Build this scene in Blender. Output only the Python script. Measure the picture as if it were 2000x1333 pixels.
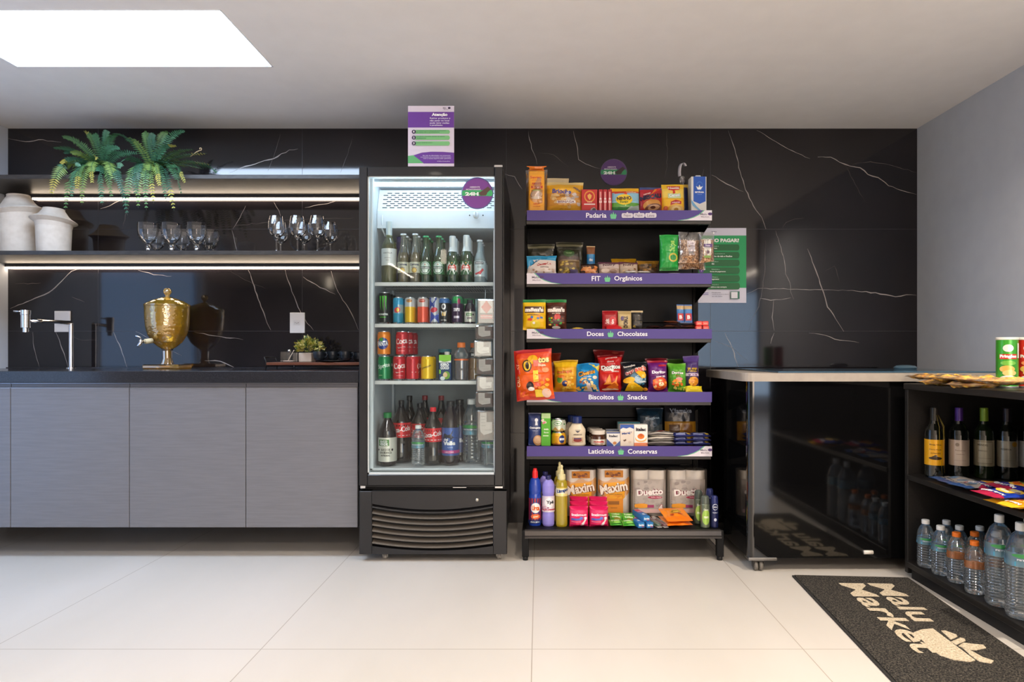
import bpy, math, random
from mathutils import Vector, Matrix, noise
from mathutils.geometry import tessellate_polygon
for o in list(bpy.data.objects): bpy.data.objects.remove(o)
SC = bpy.context.scene
COL = SC.collection
R = math.radians

# ------------------------------------------------------------------ camera
F = 1262.0; VX = 1052.0; VY = 693.0; EZ = 0.99      # focal length in px, vanishing point, eye height
cd = bpy.data.cameras.new('camera'); cam = bpy.data.objects.new('camera', cd); COL.objects.link(cam)
cam.location = (0, 0, EZ); cam.rotation_euler = (R(90), 0, 0)
cd.sensor_width = 36.0; cd.sensor_fit = 'HORIZONTAL'; cd.lens = F*36/2000
cd.shift_x = -(VX-1000)/2000; cd.shift_y = (VY-666.5)/2000; cd.clip_start = .05
SC.camera = cam
# ------------------------------------------------------------------ world, exposure
w = bpy.data.worlds.new('world'); SC.world = w; w.use_nodes = True
w.node_tree.nodes['Background'].inputs[0].default_value = (.62, .78, 1, 1)
w.node_tree.nodes['Background'].inputs[1].default_value = .6
SC.view_settings.view_transform = 'Standard'; SC.view_settings.look = 'None'
SC.view_settings.exposure = 0.3; SC.view_settings.gamma = 1.0; SC.view_settings.use_curve_mapping = False
# ------------------------------------------------------------------ lamps of the room
H = 2.32                                               # ceiling height
def lamp(name, kind, loc, power, color, size=.1, rot=(0,0,0), sy=None, spread=None, shape='DISK'):
    l = bpy.data.lights.new(name, kind); l.energy = power; l.color = color
    if kind == 'AREA':
        l.shape = shape; l.size = size
        if sy: l.size_y = sy
        if spread: l.spread = R(spread)
    else: l.shadow_soft_size = size
    o = bpy.data.objects.new(name, l); o.location = loc; o.rotation_euler = rot; COL.objects.link(o); return o
WARM = (1.0, .87, .73)
for x, y, p in ((-2.2, 1.55, 3.5), (-.75, 1.5, 6), (.55, 1.5, 10), (1.6, 1.7, 24), (-1.9, -.6, 12), (.6, -.6, 34), (2.0, -.6, 20), (-.4, -3, 30)):
    lamp('ceiling_downlight', 'AREA', (x, y, H-.012), p, WARM, .09, spread=150)
# daylight falling through the skylight, plus fill from an added glowing panel far behind the camera
# ------------------------------------------------------------------ measuring helpers
def xat(px, d): return (px-VX)*d/F
def zat(py, d): return EZ-(py-VY)*d/F
def ground(px, py, z=0):
    d = (EZ-z)*F/(py-VY); return (px-VX)*d/F, d
# ------------------------------------------------------------------ materials
def lin(c):
    c = c/255; return c/12.92 if c <= .04045 else ((c+.055)/1.055)**2.4
def rgb(h):
    if isinstance(h, (tuple, list)): return tuple(h)+(1,)
    h = h.lstrip('#'); return tuple(lin(int(h[i:i+2], 16)) for i in (0, 2, 4))+(1,)
_M = {}
def mat(h, rough=.45, metal=0., coat=0., emit=0., bump=0., scale=60., spec=.5, trans=0.):
    key = (h if isinstance(h, str) else tuple(h), rough, metal, coat, emit, bump, scale, spec, trans)
    if key in _M: return _M[key]
    m = bpy.data.materials.new('surface_%d' % len(_M)); m.use_nodes = True
    nt = m.node_tree; b = nt.nodes['Principled BSDF']
    b.inputs['Base Color'].default_value = rgb(h); b.inputs['Roughness'].default_value = rough
    b.inputs['Metallic'].default_value = metal; b.inputs['Coat Weight'].default_value = coat
    b.inputs['Coat Roughness'].default_value = .05; b.inputs['Specular IOR Level'].default_value = spec
    if emit:
        b.inputs['Emission Color'].default_value = rgb(h); b.inputs['Emission Strength'].default_value = emit
    if bump:
        tc = nt.nodes.new('ShaderNodeTexCoord'); n = nt.nodes.new('ShaderNodeTexNoise'); bp = nt.nodes.new('ShaderNodeBump')
        n.inputs['Scale'].default_value = scale; bp.inputs['Strength'].default_value = bump; bp.inputs['Distance'].default_value = .01
        nt.links.new(tc.outputs['Object'], n.inputs['Vector']); nt.links.new(n.outputs['Fac'], bp.inputs['Height']); nt.links.new(bp.outputs[0], b.inputs['Normal'])
    _M[key] = m; return m
def film(h): return mat(h, .33, 0, .22, 0, .30, 38.)
def paper(h): return mat(h, .55)
def mottled(name, c1, c2, scale, rough, coat=0., detail=6., bump=0., lo=.35, hi=.65, spec=.5, metal=0., stretch=None, coatr=.03):
    m = bpy.data.materials.new(name); m.use_nodes = True; nt = m.node_tree; b = nt.nodes['Principled BSDF']
    tc = nt.nodes.new('ShaderNodeTexCoord'); n = nt.nodes.new('ShaderNodeTexNoise'); cr = nt.nodes.new('ShaderNodeValToRGB')
    mp = nt.nodes.new('ShaderNodeMapping'); nt.links.new(tc.outputs['Object'], mp.inputs[0]); nt.links.new(mp.outputs[0], n.inputs['Vector'])
    if stretch: mp.inputs['Scale'].default_value = stretch
    n.inputs['Scale'].default_value = scale; n.inputs['Detail'].default_value = detail
    cr.color_ramp.elements[0].position = lo; cr.color_ramp.elements[0].color = rgb(c1)
    cr.color_ramp.elements[1].position = hi; cr.color_ramp.elements[1].color = rgb(c2)
    nt.links.new(n.outputs['Fac'], cr.inputs[0]); nt.links.new(cr.outputs[0], b.inputs['Base Color'])
    b.inputs['Roughness'].default_value = rough; b.inputs['Coat Weight'].default_value = coat; b.inputs['Coat Roughness'].default_value = coatr
    b.inputs['Specular IOR Level'].default_value = spec; b.inputs['Metallic'].default_value = metal
    if bump:
        bp = nt.nodes.new('ShaderNodeBump'); bp.inputs['Strength'].default_value = bump; bp.inputs['Distance'].default_value = .01
        nt.links.new(n.outputs['Fac'], bp.inputs['Height']); nt.links.new(bp.outputs[0], b.inputs['Normal'])
    return m
def clear(name, tint=(1, 1, 1), ior_blend=.25, body=0., bodycol=(1, 1, 1), rough=.02, base=.03, bump=0., bscale=60):
    """thin clear sheet: tinted see-through + mirror growing at grazing angles + optional milky body"""
    m = bpy.data.materials.new(name); m.use_nodes = True; nt = m.node_tree; nt.nodes.remove(nt.nodes['Principled BSDF'])
    out = nt.nodes['Material Output']; t = nt.nodes.new('ShaderNodeBsdfTransparent'); g = nt.nodes.new('ShaderNodeBsdfGlossy')
    t.inputs[0].default_value = tuple(tint)+(1,); g.inputs[0].default_value = (1, 1, 1, 1); g.inputs['Roughness'].default_value = rough
    lw = nt.nodes.new('ShaderNodeLayerWeight'); lw.inputs[0].default_value = ior_blend
    mr = nt.nodes.new('ShaderNodeMapRange'); mr.inputs['To Min'].default_value = base; mr.inputs['To Max'].default_value = .9
    nt.links.new(lw.outputs['Fresnel'], mr.inputs['Value']); mr.inputs['From Max'].default_value = .9; mx = nt.nodes.new('ShaderNodeMixShader')
    nt.links.new(mr.outputs[0], mx.inputs[0])
    src = t
    if body:
        d = nt.nodes.new('ShaderNodeBsdfDiffuse'); d.inputs[0].default_value = tuple(bodycol)+(1,)
        tl = nt.nodes.new('ShaderNodeBsdfTranslucent'); tl.inputs[0].default_value = tuple(bodycol)+(1,)
        m1 = nt.nodes.new('ShaderNodeMixShader'); m1.inputs[0].default_value = .5
        nt.links.new(d.outputs[0], m1.inputs[1]); nt.links.new(tl.outputs[0], m1.inputs[2])
        m2 = nt.nodes.new('ShaderNodeMixShader'); m2.inputs[0].default_value = body
        nt.links.new(t.outputs[0], m2.inputs[1]); nt.links.new(m1.outputs[0], m2.inputs[2]); src = m2
    if bump:
        tc = nt.nodes.new('ShaderNodeTexCoord'); v = nt.nodes.new('ShaderNodeTexVoronoi'); v.inputs['Scale'].default_value = bscale
        bp = nt.nodes.new('ShaderNodeBump'); bp.inputs['Strength'].default_value = bump; bp.inputs['Distance'].default_value = .004
        nt.links.new(tc.outputs['Object'], v.inputs['Vector']); nt.links.new(v.outputs['Distance'], bp.inputs['Height'])
        nt.links.new(bp.outputs[0], g.inputs['Normal']); nt.links.new(bp.outputs[0], lw.inputs['Normal'])
    nt.links.new(src.outputs[0], mx.inputs[1]); nt.links.new(g.outputs[0], mx.inputs[2]); nt.links.new(mx.outputs[0], out.inputs[0])
    return m
BLACK = mat('#101011', .45); BLKMETAL = mat('#16161a', .38, 0, .2); CHROME = mat('#e8e8ea', .12, 1.); WHITE = mat('#e9e9ea', .4)
PURPLE = mat('#473784', .5); LGREEN = mat('#69c08d', .4); INKWHITE = mat('#f4f2f6', .4)
def realglass():
    m = bpy.data.materials.new('crystal_glass'); m.use_nodes = True; b = m.node_tree.nodes['Principled BSDF']; b.inputs['Transmission Weight'].default_value = 1; b.inputs['Roughness'].default_value = .0; b.inputs['IOR'].default_value = 1.46; b.inputs['Base Color'].default_value = (.98, .99, 1, 1); return m
CRYSTAL = realglass()
GLASS = clear('clear_glass', (.985, .99, .995), .24, base=.004)
PET = clear('clear_plastic', (.90, .94, .96), .30, body=.10, bodycol=(.75, .85, .92), rough=.06, base=.06)
BAGCLEAR = clear('clear_film', (.95, .95, .95), .3, body=.16, bodycol=(.8, .8, .78), rough=.15, base=.06)

# ------------------------------------------------------------------ mesh builder
_T = {}
def text_mesh(s, bold=.012):
    k = (s, bold)
    if k in _T: return _T[k]
    c = bpy.data.curves.new('t', 'FONT'); c.body = s; c.size = 1; c.resolution_u = 3; c.offset = bold; c.fill_mode = 'BOTH'
    o = bpy.data.objects.new('t', c); me = bpy.data.meshes.new_from_object(o)
    vs = [(v.co.x, v.co.y) for v in me.vertices]; fs = [tuple(p.vertices) for p in me.polygons]
    bpy.data.objects.remove(o); bpy.data.curves.remove(c); bpy.data.meshes.remove(me)
    if vs:
        x0 = min(v[0] for v in vs); x1 = max(v[0] for v in vs); y0 = min(v[1] for v in vs); y1 = max(v[1] for v in vs)
        sx = max(1e-6, x1-x0); sy = max(1e-6, y1-y0); vs = [((x-x0)/sx-.5, (y-y0)/sy-.5) for x, y in vs]
    _T[k] = (vs, fs); return _T[k]
class MB:
    def __init__(s): s.v = []; s.f = []; s.m = []; s.sm = []; s.slots = []
    def slot(s, m):
        if m not in s.slots: s.slots.append(m)
        return s.slots.index(m)
    def add(s, vs, fs, m, smooth=False):
        b = len(s.v); s.v += [tuple(v) for v in vs]; i = s.slot(m)
        for f in fs: s.f.append(tuple(b+k for k in f)); s.m.append(i); s.sm.append(smooth)
    def box(s, x0, x1, y0, y1, z0, z1, m, b=0., front=None):
        if b <= 0:
            vs = [(x, y, z) for x in (x0, x1) for y in (y0, y1) for z in (z0, z1)]
            s.add(vs, [(0, 1, 3, 2), (4, 6, 7, 5), (2, 3, 7, 6), (0, 2, 6, 4), (1, 5, 7, 3)], m); s.add(vs, [(0, 4, 5, 1)], front or m); return s
        b = min(b, (x1-x0)/2.01, (y1-y0)/2.01, (z1-z0)/2.01)
        X = (x0, x1); Y = (y0, y1); Z = (z0, z1); vs = []; idx = {}
        for i in (0, 1):
            for j in (0, 1):
                for k in (0, 1):
                    sx, sy, sz = (1-2*i)*b, (1-2*j)*b, (1-2*k)*b
                    for a, p in enumerate(((X[i], Y[j]+sy, Z[k]+sz), (X[i]+sx, Y[j], Z[k]+sz), (X[i]+sx, Y[j]+sy, Z[k]))):
                        idx[i, j, k, a] = len(vs); vs.append(p)
        g = lambda *q: idx[q]; fs = []
        for i in (0, 1): fs.append((g(i,0,0,0), g(i,0,1,0), g(i,1,1,0), g(i,1,0,0)) if i == 0 else (g(i,0,0,0), g(i,1,0,0), g(i,1,1,0), g(i,0,1,0)))
        fr = (g(0,0,0,1), g(1,0,0,1), g(1,0,1,1), g(0,0,1,1)); fs.append((g(0,1,0,1), g(0,1,1,1), g(1,1,1,1), g(1,1,0,1)))
        fs.append((g(0,0,0,2), g(0,1,0,2), g(1,1,0,2), g(1,0,0,2))); fs.append((g(0,0,1,2), g(1,0,1,2), g(1,1,1,2), g(0,1,1,2)))
        for j in (0, 1):
            for k in (0, 1): fs.append((g(0,j,k,1), g(0,j,k,2), g(1,j,k,2), g(1,j,k,1)))
        for i in (0, 1):
            for k in (0, 1): fs.append((g(i,0,k,0), g(i,0,k,2), g(i,1,k,2), g(i,1,k,0)))
            for j in (0, 1): fs.append((g(i,j,0,0), g(i,j,0,1), g(i,j,1,1), g(i,j,1,0)))
            for j in (0, 1):
                for k in (0, 1): fs.append((g(i,j,k,0), g(i,j,k,1), g(i,j,k,2)))
        s.add(vs, fs, m); s.add(vs, [fr], front or m); return s
    def lathe(s, prof, m, seg=24, c=(0, 0, 0), tilt=0., rib=0., nr=0):
        """prof: (r, z) or (r, z, material-above) rings"""
        cx, cy, cz = c; n = len(prof)
        vs = []
        for p in prof:
            r, z = p[0], p[1]
            for k in range(seg):
                a = 2*math.pi*k/seg; rr = r*(1+(rib*math.cos(nr*a) if nr else 0)); zz = z+tilt*r*math.cos(a)*(1 if tilt else 0)
                vs.append((cx+rr*math.sin(a), cy-rr*math.cos(a), cz+zz))
        for i in range(n-1):
            if prof[i][:2] == prof[i+1][:2]: continue
            mm = prof[i][2] if len(prof[i]) > 2 else m
            fs = []
            for k in range(seg):
                a, b2 = i*seg+k, i*seg+(k+1) % seg; c2, d2 = a+seg, b2+seg
                if prof[i][0] == 0: fs.append((a, d2, c2))
                elif prof[i+1][0] == 0: fs.append((a, b2, c2))
                else: fs.append((a, b2, d2, c2))
            s.add(vs, fs, mm, True)
        return s
    def tube(s, pts, r, m, seg=8, caps=True):
        pts = [Vector(p) for p in pts]; n = len(pts); vs = []; fs = []
        rr = r if isinstance(r, (list, tuple)) else [r]*n
        up = None
        for i, p in enumerate(pts):
            t = (pts[min(i+1, n-1)]-pts[max(i-1, 0)]).normalized()
            if up is None: up = Vector((0, 0, 1)) if abs(t.z) < .9 else Vector((1, 0, 0))
            a = t.cross(up).normalized(); b2 = a.cross(t).normalized(); up = b2
            for k in range(seg):
                an = 2*math.pi*k/seg; vs.append(p+a*math.cos(an)*rr[i]+b2*math.sin(an)*rr[i])
        for i in range(n-1):
            for k in range(seg): fs.append((i*seg+k, i*seg+(k+1) % seg, (i+1)*seg+(k+1) % seg, (i+1)*seg+k))
        if caps: fs += [tuple(range(seg))[::-1], tuple(range((n-1)*seg, n*seg))]
        s.add(vs, fs, m, True); return s
    def prism(s, pts, y0, y1, m, axis='y'):
        n = len(pts); tri = tessellate_polygon([[Vector((a, b2, 0)) for a, b2 in pts]])
        def P(a, b2, c): return (a, c, b2) if axis == 'y' else ((c, a, b2) if axis == 'x' else (a, b2, c))
        vs = [P(a, b2, y0) for a, b2 in pts]+[P(a, b2, y1) for a, b2 in pts]
        fs = [tuple(t) for t in tri]+[tuple(n+k for k in t)[::-1] for t in tri]+[(k, (k+1) % n, n+(k+1) % n, n+k) for k in range(n)]
        s.add(vs, fs, m); return s
    # ---- flat print: fn(u, v, off) maps metres on the face to space
    def rect(s, fn, u0, v0, u1, v1, m, off, n=6):
        vs = [fn(u0+(u1-u0)*i/n, v0+(v1-v0)*j/n, off) for j in range(n+1) for i in range(n+1)]
        s.add(vs, [(j*(n+1)+i, j*(n+1)+i+1, (j+1)*(n+1)+i+1, (j+1)*(n+1)+i) for j in range(n) for i in range(n)], m, True)
    def star(s, fn, cu, cv, pts, m, off, rings=3):
        n = len(pts); vs = [fn(cu, cv, off)]
        for r in range(1, rings+1): vs += [fn(cu+(u-cu)*r/rings, cv+(v-cv)*r/rings, off) for u, v in pts]
        fs = [(0, 1+k, 1+(k+1) % n) for k in range(n)]
        for r in range(rings-1): fs += [(1+r*n+k, 1+(r+1)*n+k, 1+(r+1)*n+(k+1) % n, 1+r*n+(k+1) % n) for k in range(n)]
        s.add(vs, fs, m, True)
    def text(s, fn, t, cu, cv, wd, ht, m, off, rot=0., bold=.012, curve=0.):
        vs, fs = text_mesh(t, bold); ca, sa = math.cos(R(rot)), math.sin(R(rot)); o = []
        for x, y in vs:
            X = x*wd; Y = y*ht+curve*ht*(1-4*x*x)
            o.append(fn(cu+X*ca-Y*sa, cv+X*sa+Y*ca, off))
        s.add(o, fs, m, True)
    def art(s, fn, W, Hh, items, k0=1, mk=None, step=.00035):
        """items in fractions of the face: u -.5..+.5, v 0..1"""
        mk = mk or paper
        for i, it in enumerate(items):
            off = step*(k0+i); t = it[0]
            if t == 't':
                rot = it[7] if len(it) > 7 else 0; bd = it[8] if len(it) > 8 else .02
                s.text(fn, it[1], it[2]*W, it[3]*Hh, it[4]*W, it[5]*Hh, mk(it[6]), off, rot, bd, it[9] if len(it) > 9 else 0)
            elif t == 'e':
                rot = R(it[6]) if len(it) > 6 else 0; a, b2 = it[3]*W, it[4]*Hh; ps = []
                for k in range(22):
                    an = 2*math.pi*k/22; x, y = a*math.cos(an), b2*math.sin(an)
                    ps.append((it[1]*W+x*math.cos(rot)-y*math.sin(rot), it[2]*Hh+x*math.sin(rot)+y*math.cos(rot)))
                s.star(fn, it[1]*W, it[2]*Hh, ps, mk(it[5]), off)
            elif t == 'r': s.rect(fn, it[1]*W, it[2]*Hh, it[3]*W, it[4]*Hh, mk(it[5]), off)
            elif t == 'p':
                ps = [(u*W, v*Hh) for u, v in it[1]]; cu = sum(p[0] for p in ps)/len(ps); cv = sum(p[1] for p in ps)/len(ps)
                s.star(fn, cu, cv, ps, mk(it[2]), off)
            elif t == 'g':
                ps = [(u*W, v*Hh) for u, v in it[1]]; s.add([fn(u, v, off) for u, v in ps], [tuple(q) for q in tessellate_polygon([[Vector((u, v, 0)) for u, v in ps]])], mk(it[2]))
            elif t == 'c':                       # scattered crisps/nuts: cu cv spread-u spread-v n size colours seed
                rr = random.Random(it[8])
                for q in range(it[5]):
                    cu = (it[1]+rr.uniform(-1, 1)*it[3])*W; cv = (it[2]+rr.uniform(-1, 1)*it[4])*Hh; a0 = rr.random()*6
                    ps = [(cu+it[6]*W*rr.uniform(.6, 1.1)*math.cos(a0+j*.9), cv+it[6]*W*rr.uniform(.4, .8)*math.sin(a0+j*.9)) for j in range(7)]
                    s.star(fn, cu, cv, ps, mk(rr.choice(it[7])), off+step*.6*(q % 4)/4, 1)
        return s
    def xf(s, M4):
        s.v = [tuple(M4 @ Vector(v)) for v in s.v]; return s
    def build(s, name, parent=None, loc=(0, 0, 0), rot=(0, 0, 0)):
        me = bpy.data.meshes.new(name); me.from_pydata(s.v, [], s.f)
        for m in s.slots: me.materials.append(m)
        me.polygons.foreach_set('material_index', s.m); me.polygons.foreach_set('use_smooth', s.sm); me.update()
        o = bpy.data.objects.new(name, me); o.location = loc; o.rotation_euler = rot; o.parent = parent; COL.objects.link(o); return o
def tag(o, label, cat, group=None, kind=None):
    o['label'] = label; o['category'] = cat
    if group: o['group'] = group
    if kind: o['kind'] = kind
    return o
def struct(name, mb): o = mb.build(name); o['kind'] = 'structure'; return o
def empty(name, loc=(0, 0, 0), rot=(0, 0, 0)):
    o = bpy.data.objects.new(name, None); o.location = loc; o.rotation_euler = rot; o.empty_display_size = .05; COL.objects.link(o); return o
def thing(name, label, cat, parts, loc=(0, 0, 0), rot=(0, 0, 0), group=None):
    """parts: [(name, MB, label-or-None, [sub-parts])]; a single part becomes the thing itself"""
    if isinstance(parts, MB): o = parts.build(name, None, loc, rot); return tag(o, label, cat, group)
    e = empty(name, loc, rot); tag(e, label, cat, group)
    for p in parts:
        c = p[1].build(p[0], e)
        if len(p) > 2 and p[2]: c['label'] = p[2]
        if len(p) > 3:
            for q in p[3]: q[1].build(q[0], c)
    return e
def dup(o, label, loc, rot=None, parent=None, group=None):
    c = o.copy(); COL.objects.link(c)
    if parent is None:
        c.location = loc
        if rot is not None: c.rotation_euler = rot
        if label: c['label'] = label
        if group: c['group'] = group
    else: c.parent = parent
    for ch in list(o.children): dup(ch, None, None, None, c)
    return c
# faces to print on
def flat(y): return lambda u, v, off: (u, y-off, v)
def toplie(z): return lambda u, v, off: (u, v, z+off)
def cyl(r, z0=0.): return lambda u, v, off: ((r+off)*math.sin(u/r), -(r+off)*math.cos(u/r), z0+v)
def prof_r(prof, z):
    for a, b in zip(prof, prof[1:]):
        if min(a[1], b[1]) <= z <= max(a[1], b[1]) and a[1] != b[1]: return a[0]+(b[0]-a[0])*(z-a[1])/(b[1]-a[1])
    return prof[-1][0]

def pouch(W, Hh, T, bands, items=(), seed=0, pinch=.07, seal=.05, wr=1., mk=None, skew=0., fat=.0):
    """filled film bag standing on its bottom seal; bands: [(v_from, colour)]"""
    mk = mk or film; mb = MB(); nu, nv = 22, 30; ns = Vector((seed*3.1, seed*1.7, 0))
    def pt(u, v, off, side=-1):
        a = max(-1, min(1, 2*u/W)); b = max(-1, min(1, 2*v/Hh-1)); e = 1-abs(b)
        s_ = min(1, max(0, (e-seal)/(1-seal))); th = T/2*(1-abs(a)**2.6)**.62*min(1, (s_*(2.1+fat)))**.75*(1 if s_ > 0 else 0)
        th *= 1+.10*(1 if b < 0 else -1)*(1-abs(b))
        nz = noise.noise(Vector((u*26, v*26, side*2))+ns)*.0048*wr+noise.noise(Vector((u*90, v*34, side*5))+ns)*.0022*wr
        th2 = th+nz*min(1, th/T*5) if th > 0 else (.0006*math.sin(u*900) if s_ == 0 else 0)
        th2 = max(th2, .0004)
        x = u*(1-pinch*min(1, s_*3)*(1-a*a*0)) + skew*(v/Hh)
        z = v+noise.noise(Vector((u*14, b*2, 9))+ns)*.004*wr*abs(b)
        return (x, side*(th2+off), z)
    for side in (-1, 1):
        vs = [pt(W*(i/nu-.5), Hh*j/nv, 0, side) for j in range(nv+1) for i in range(nu+1)]
        for j in range(nv):
            c = [b for b in bands if b[0] <= (j+.5)/nv][-1][1]
            mb.add([vs[j*(nu+1)+i] for i in range(nu+1)]+[vs[(j+1)*(nu+1)+i] for i in range(nu+1)],
                   [((i, i+1, nu+2+i, nu+1+i) if side < 0 else (i+1, i, nu+1+i, nu+2+i)) for i in range(nu)], mk(c), True)
    mb.art(lambda u, v, off: pt(u, v, off), W, Hh, items, 2, mk, .0005)
    return mb
def carton(W, Dp, Hh, side, items=(), b=.0012, mk=None, ritems=()):
    mk = mk or paper; mb = MB(); mb.box(-W/2, W/2, 0, Dp, 0, Hh, mk(side), b)
    mb.art(flat(0), W, Hh, items, 1, mk)
    if ritems: mb.art(lambda u, v, off: (-W/2-off, Dp/2-u, v), Dp, Hh, ritems, 1, mk)
    return mb
def can(r, Hh, bands, items=(), seg=28):
    mb = MB(); A = mat('#c9ccd0', .25, 1.)
    pr = [(0, .004), (r*.72, .004, A), (r*.78, 0, A), (r*.97, .008)]
    col = lambda f: paperc([b for b in bands if b[0] <= f][-1][1])
    n = 10
    for i in range(n+1): pr.append((r, .010+(Hh-.026)*i/n, col((i+.5)/n)))
    pr[3] = (r*.97, .008, col(0)); pr += [(r*.86, Hh-.004, A), (r*.86, Hh, A), (r*.8, Hh, A), (r*.78, Hh-.004, A), (0, Hh-.004, A)]
    mb.lathe(pr, A, seg); mb.box(-.006, .006, -.012, .012, Hh-.004, Hh-.0025, A)
    mb.art(cyl(r), 2*r, Hh, items, 1, paperc)
    return mb
def paperc(h): return mat(h, .28, .25, .3)
def product(name, label, cat, mb, px0, px1, d, z, rot=(0, 0, 0), group=None, dz=0.):
    return thing(name, label, cat, mb, ((xat(px0, d)+xat(px1, d))/2, d, z+dz), tuple(R(a) for a in rot), group)
def wd(px0, px1, d): return (px1-px0)*d/F
# ================================================================== the room
D0 = 3.80; XL = -3.12; XR = 2.226
TILE = mottled('black_marble_tile', '#151316', '#231f22', 3.5, .065, .0, 8, lo=.3, hi=.8, spec=.62)
VEIN = mat('#9c9694', .2); VEIN2 = mat('#5d5756', .2); JOINT = mat('#3b3b40', .4)
PAINT = mottled('wall_paint', '#bcc1ca', '#c0c5cd', 12, .8, bump=.02); CEIL = mottled('ceiling_paint', '#edeae8', '#f0edeb', 9, .85, bump=.02)
mb = MB(); mb.box(XL-.1, XR+.1, D0, D0+.1, 0, H+.1, TILE)
yv = D0-.0004
def ribbon(pts, w, m, y=yv):
    p = [Vector((xat(a, D0), zat(b, D0), 0)) for a, b in pts]; q = [p[0]]
    for a, b in zip(p, p[1:]):
        n = max(1, int((b-a).length/.025)); dr = (b-a).normalized(); pe = Vector((-dr.y, dr.x, 0))
        for k in range(1, n+1): q.append(a+(b-a)*k/n+(pe*random.uniform(-.0035, .0035) if k < n else Vector()))
    vs = []; fs = []
    for i, c in enumerate(q):
        t = (q[min(i+1, len(q)-1)]-q[max(0, i-1)]).normalized(); pe = Vector((-t.y, t.x, 0)); e = min(1, .25+3.0*min(i, len(q)-1-i)/len(q))
        ww = w*e*random.uniform(.5, 1.25)/2; vs += [(c.x+pe.x*ww, y, c.y+pe.y*ww), (c.x-pe.x*ww, y, c.y-pe.y*ww)]
        if i: k = 2*i; fs.append((k-2, k-1, k+1, k))
    mb.add(vs, fs, m)
random.seed(5)
for w_, m_, ps in (
    (.0045, VEIN, [(1422,255),(1437,300),(1448,345),(1456,371),(1476,410),(1488,425),(1496,448)]), (.003, VEIN, [(1478,255),(1500,268),(1548,295),(1582,310)]),
    (.0055, VEIN, [(1597,307),(1622,307),(1650,321),(1680,328),(1695,341),(1715,347),(1735,363),(1760,372),(1790,380)]), (.003, VEIN2, [(1665,321),(1700,316),(1740,323),(1790,337)]),
    (.0045, VEIN, [(1390,342),(1420,360),(1452,375)]), (.003, VEIN, [(1515,451),(1522,475),(1532,510),(1534,535),(1543,553),(1544,570),(1550,585)]),
    (.0055, VEIN, [(1577,486),(1590,520),(1605,563),(1616,600),(1632,623),(1648,648)]), (.003, VEIN, [(1459,574),(1480,564),(1530,564),(1600,566),(1655,568)]),
    (.0055, VEIN, [(1655,568),(1710,572),(1749,580),(1770,576),(1790,577)]), (.003, VEIN2, [(1495,470),(1494,530),(1488,570),(1482,600),(1470,620),(1462,646)]),
    (.004, VEIN, [(1484,583),(1505,587),(1545,582)]), (.004, VEIN, [(1511,587),(1508,620),(1512,646)]), (.004, VEIN, [(1512,651),(1505,672)]),
    (.005, VEIN, [(1416,651),(1430,680),(1442,718)]), (.004, VEIN, [(1580,651),(1610,655),(1640,665),(1678,670)]), (.003, VEIN2, [(1527,446),(1535,435),(1552,428),(1570,426)]),
    (.003, VEIN2, [(1395,665),(1430,680),(1460,705)]), (.002, VEIN2, [(1610,530),(1630,520),(1640,552)]), (.002, VEIN2, [(1650,320),(1670,360),(1690,395)]),
    (.003, VEIN, [(1032,256),(1038,290),(1047,310),(1049,322)]), (.003, VEIN, [(1120,256),(1128,290),(1130,312),(1143,320),(1172,330)]), (.003, VEIN2, [(1303,256),(1303,325),(1298,348)]),
    (.0035, VEIN, [(985,340),(1005,345),(1020,370)]), (.003, VEIN2, [(1375,330),(1372,345),(1358,370)]), (.0025, VEIN2, [(1050,298),(1080,302),(1110,325)]),
    (.006, VEIN, [(448,338),(480,325),(535,310),(565,293),(582,291)]), (.004, VEIN, [(13,270),(50,277),(75,273),(120,278)]),
    (.003, VEIN2, [(665,337),(680,300),(690,262)]), (.003, VEIN2, [(522,336),(540,290),(548,260)]), (.003, VEIN, [(480,402),(460,440),(455,447)]), (.004, VEIN, [(453,450),(458,470),(463,490)]),
    (.003, VEIN, [(535,395),(545,412),(552,440)]), (.004, VEIN, [(595,406),(640,398),(655,393)]), (.0025, VEIN2, [(240,447),(245,420),(255,400)]), (.004, VEIN, [(196,408),(215,402),(235,392)]),
    (.003, VEIN2, [(420,445),(510,436),(560,430),(690,426)]),
    (.0055, VEIN, [(20,603),(60,587),(95,572),(120,550),(140,530),(152,526)]), (.0055, VEIN, [(485,528),(497,560),(510,600),(522,632),(529,645)]),
    (.0045, VEIN, [(557,528),(570,570),(582,600),(600,632),(612,645)]), (.0045, VEIN, [(592,541),(625,562),(655,575)]), (.0045, VEIN, [(647,530),(660,570),(685,610),(700,645)]),
    (.005, VEIN, [(222,649),(236,680),(248,718)]), (.005, VEIN, [(109,649),(125,690),(133,718)]), (.003, VEIN, [(64,649),(65,670),(77,718)]), (.004, VEIN, [(265,648),(305,667),(355,695)]),
    (.005, VEIN, [(400,705),(430,706),(457,718)]), (.0035, VEIN, [(270,528),(300,537),(335,540)]), (.0035, VEIN, [(380,649),(425,657),(475,664)]), (.002, VEIN2, [(450,530),(480,548),(520,565)]),
    (.002, VEIN2, [(135,655),(160,665),(190,665)]), (.004, VEIN2, [(30,555),(80,553)]), (.003, VEIN2, [(140,580),(165,590)])):
    ribbon(ps, w_, m_)
for z in (.528, 1.128, 1.728): mb.add([(XL, yv+.0001, z-.0009), (XR, yv+.0001, z-.0009), (XR, yv+.0001, z+.0009), (XL, yv+.0001, z+.0009)], [(0, 1, 2, 3)], JOINT)
for k in range(4): x = -2.59+1.2*k; mb.add([(x-.0009, yv+.0001, 0), (x+.0009, yv+.0001, 0), (x+.0009, yv+.0001, H), (x-.0009, yv+.0001, H)], [(0, 1, 2, 3)], JOINT)
struct('wall_back', mb)
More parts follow.
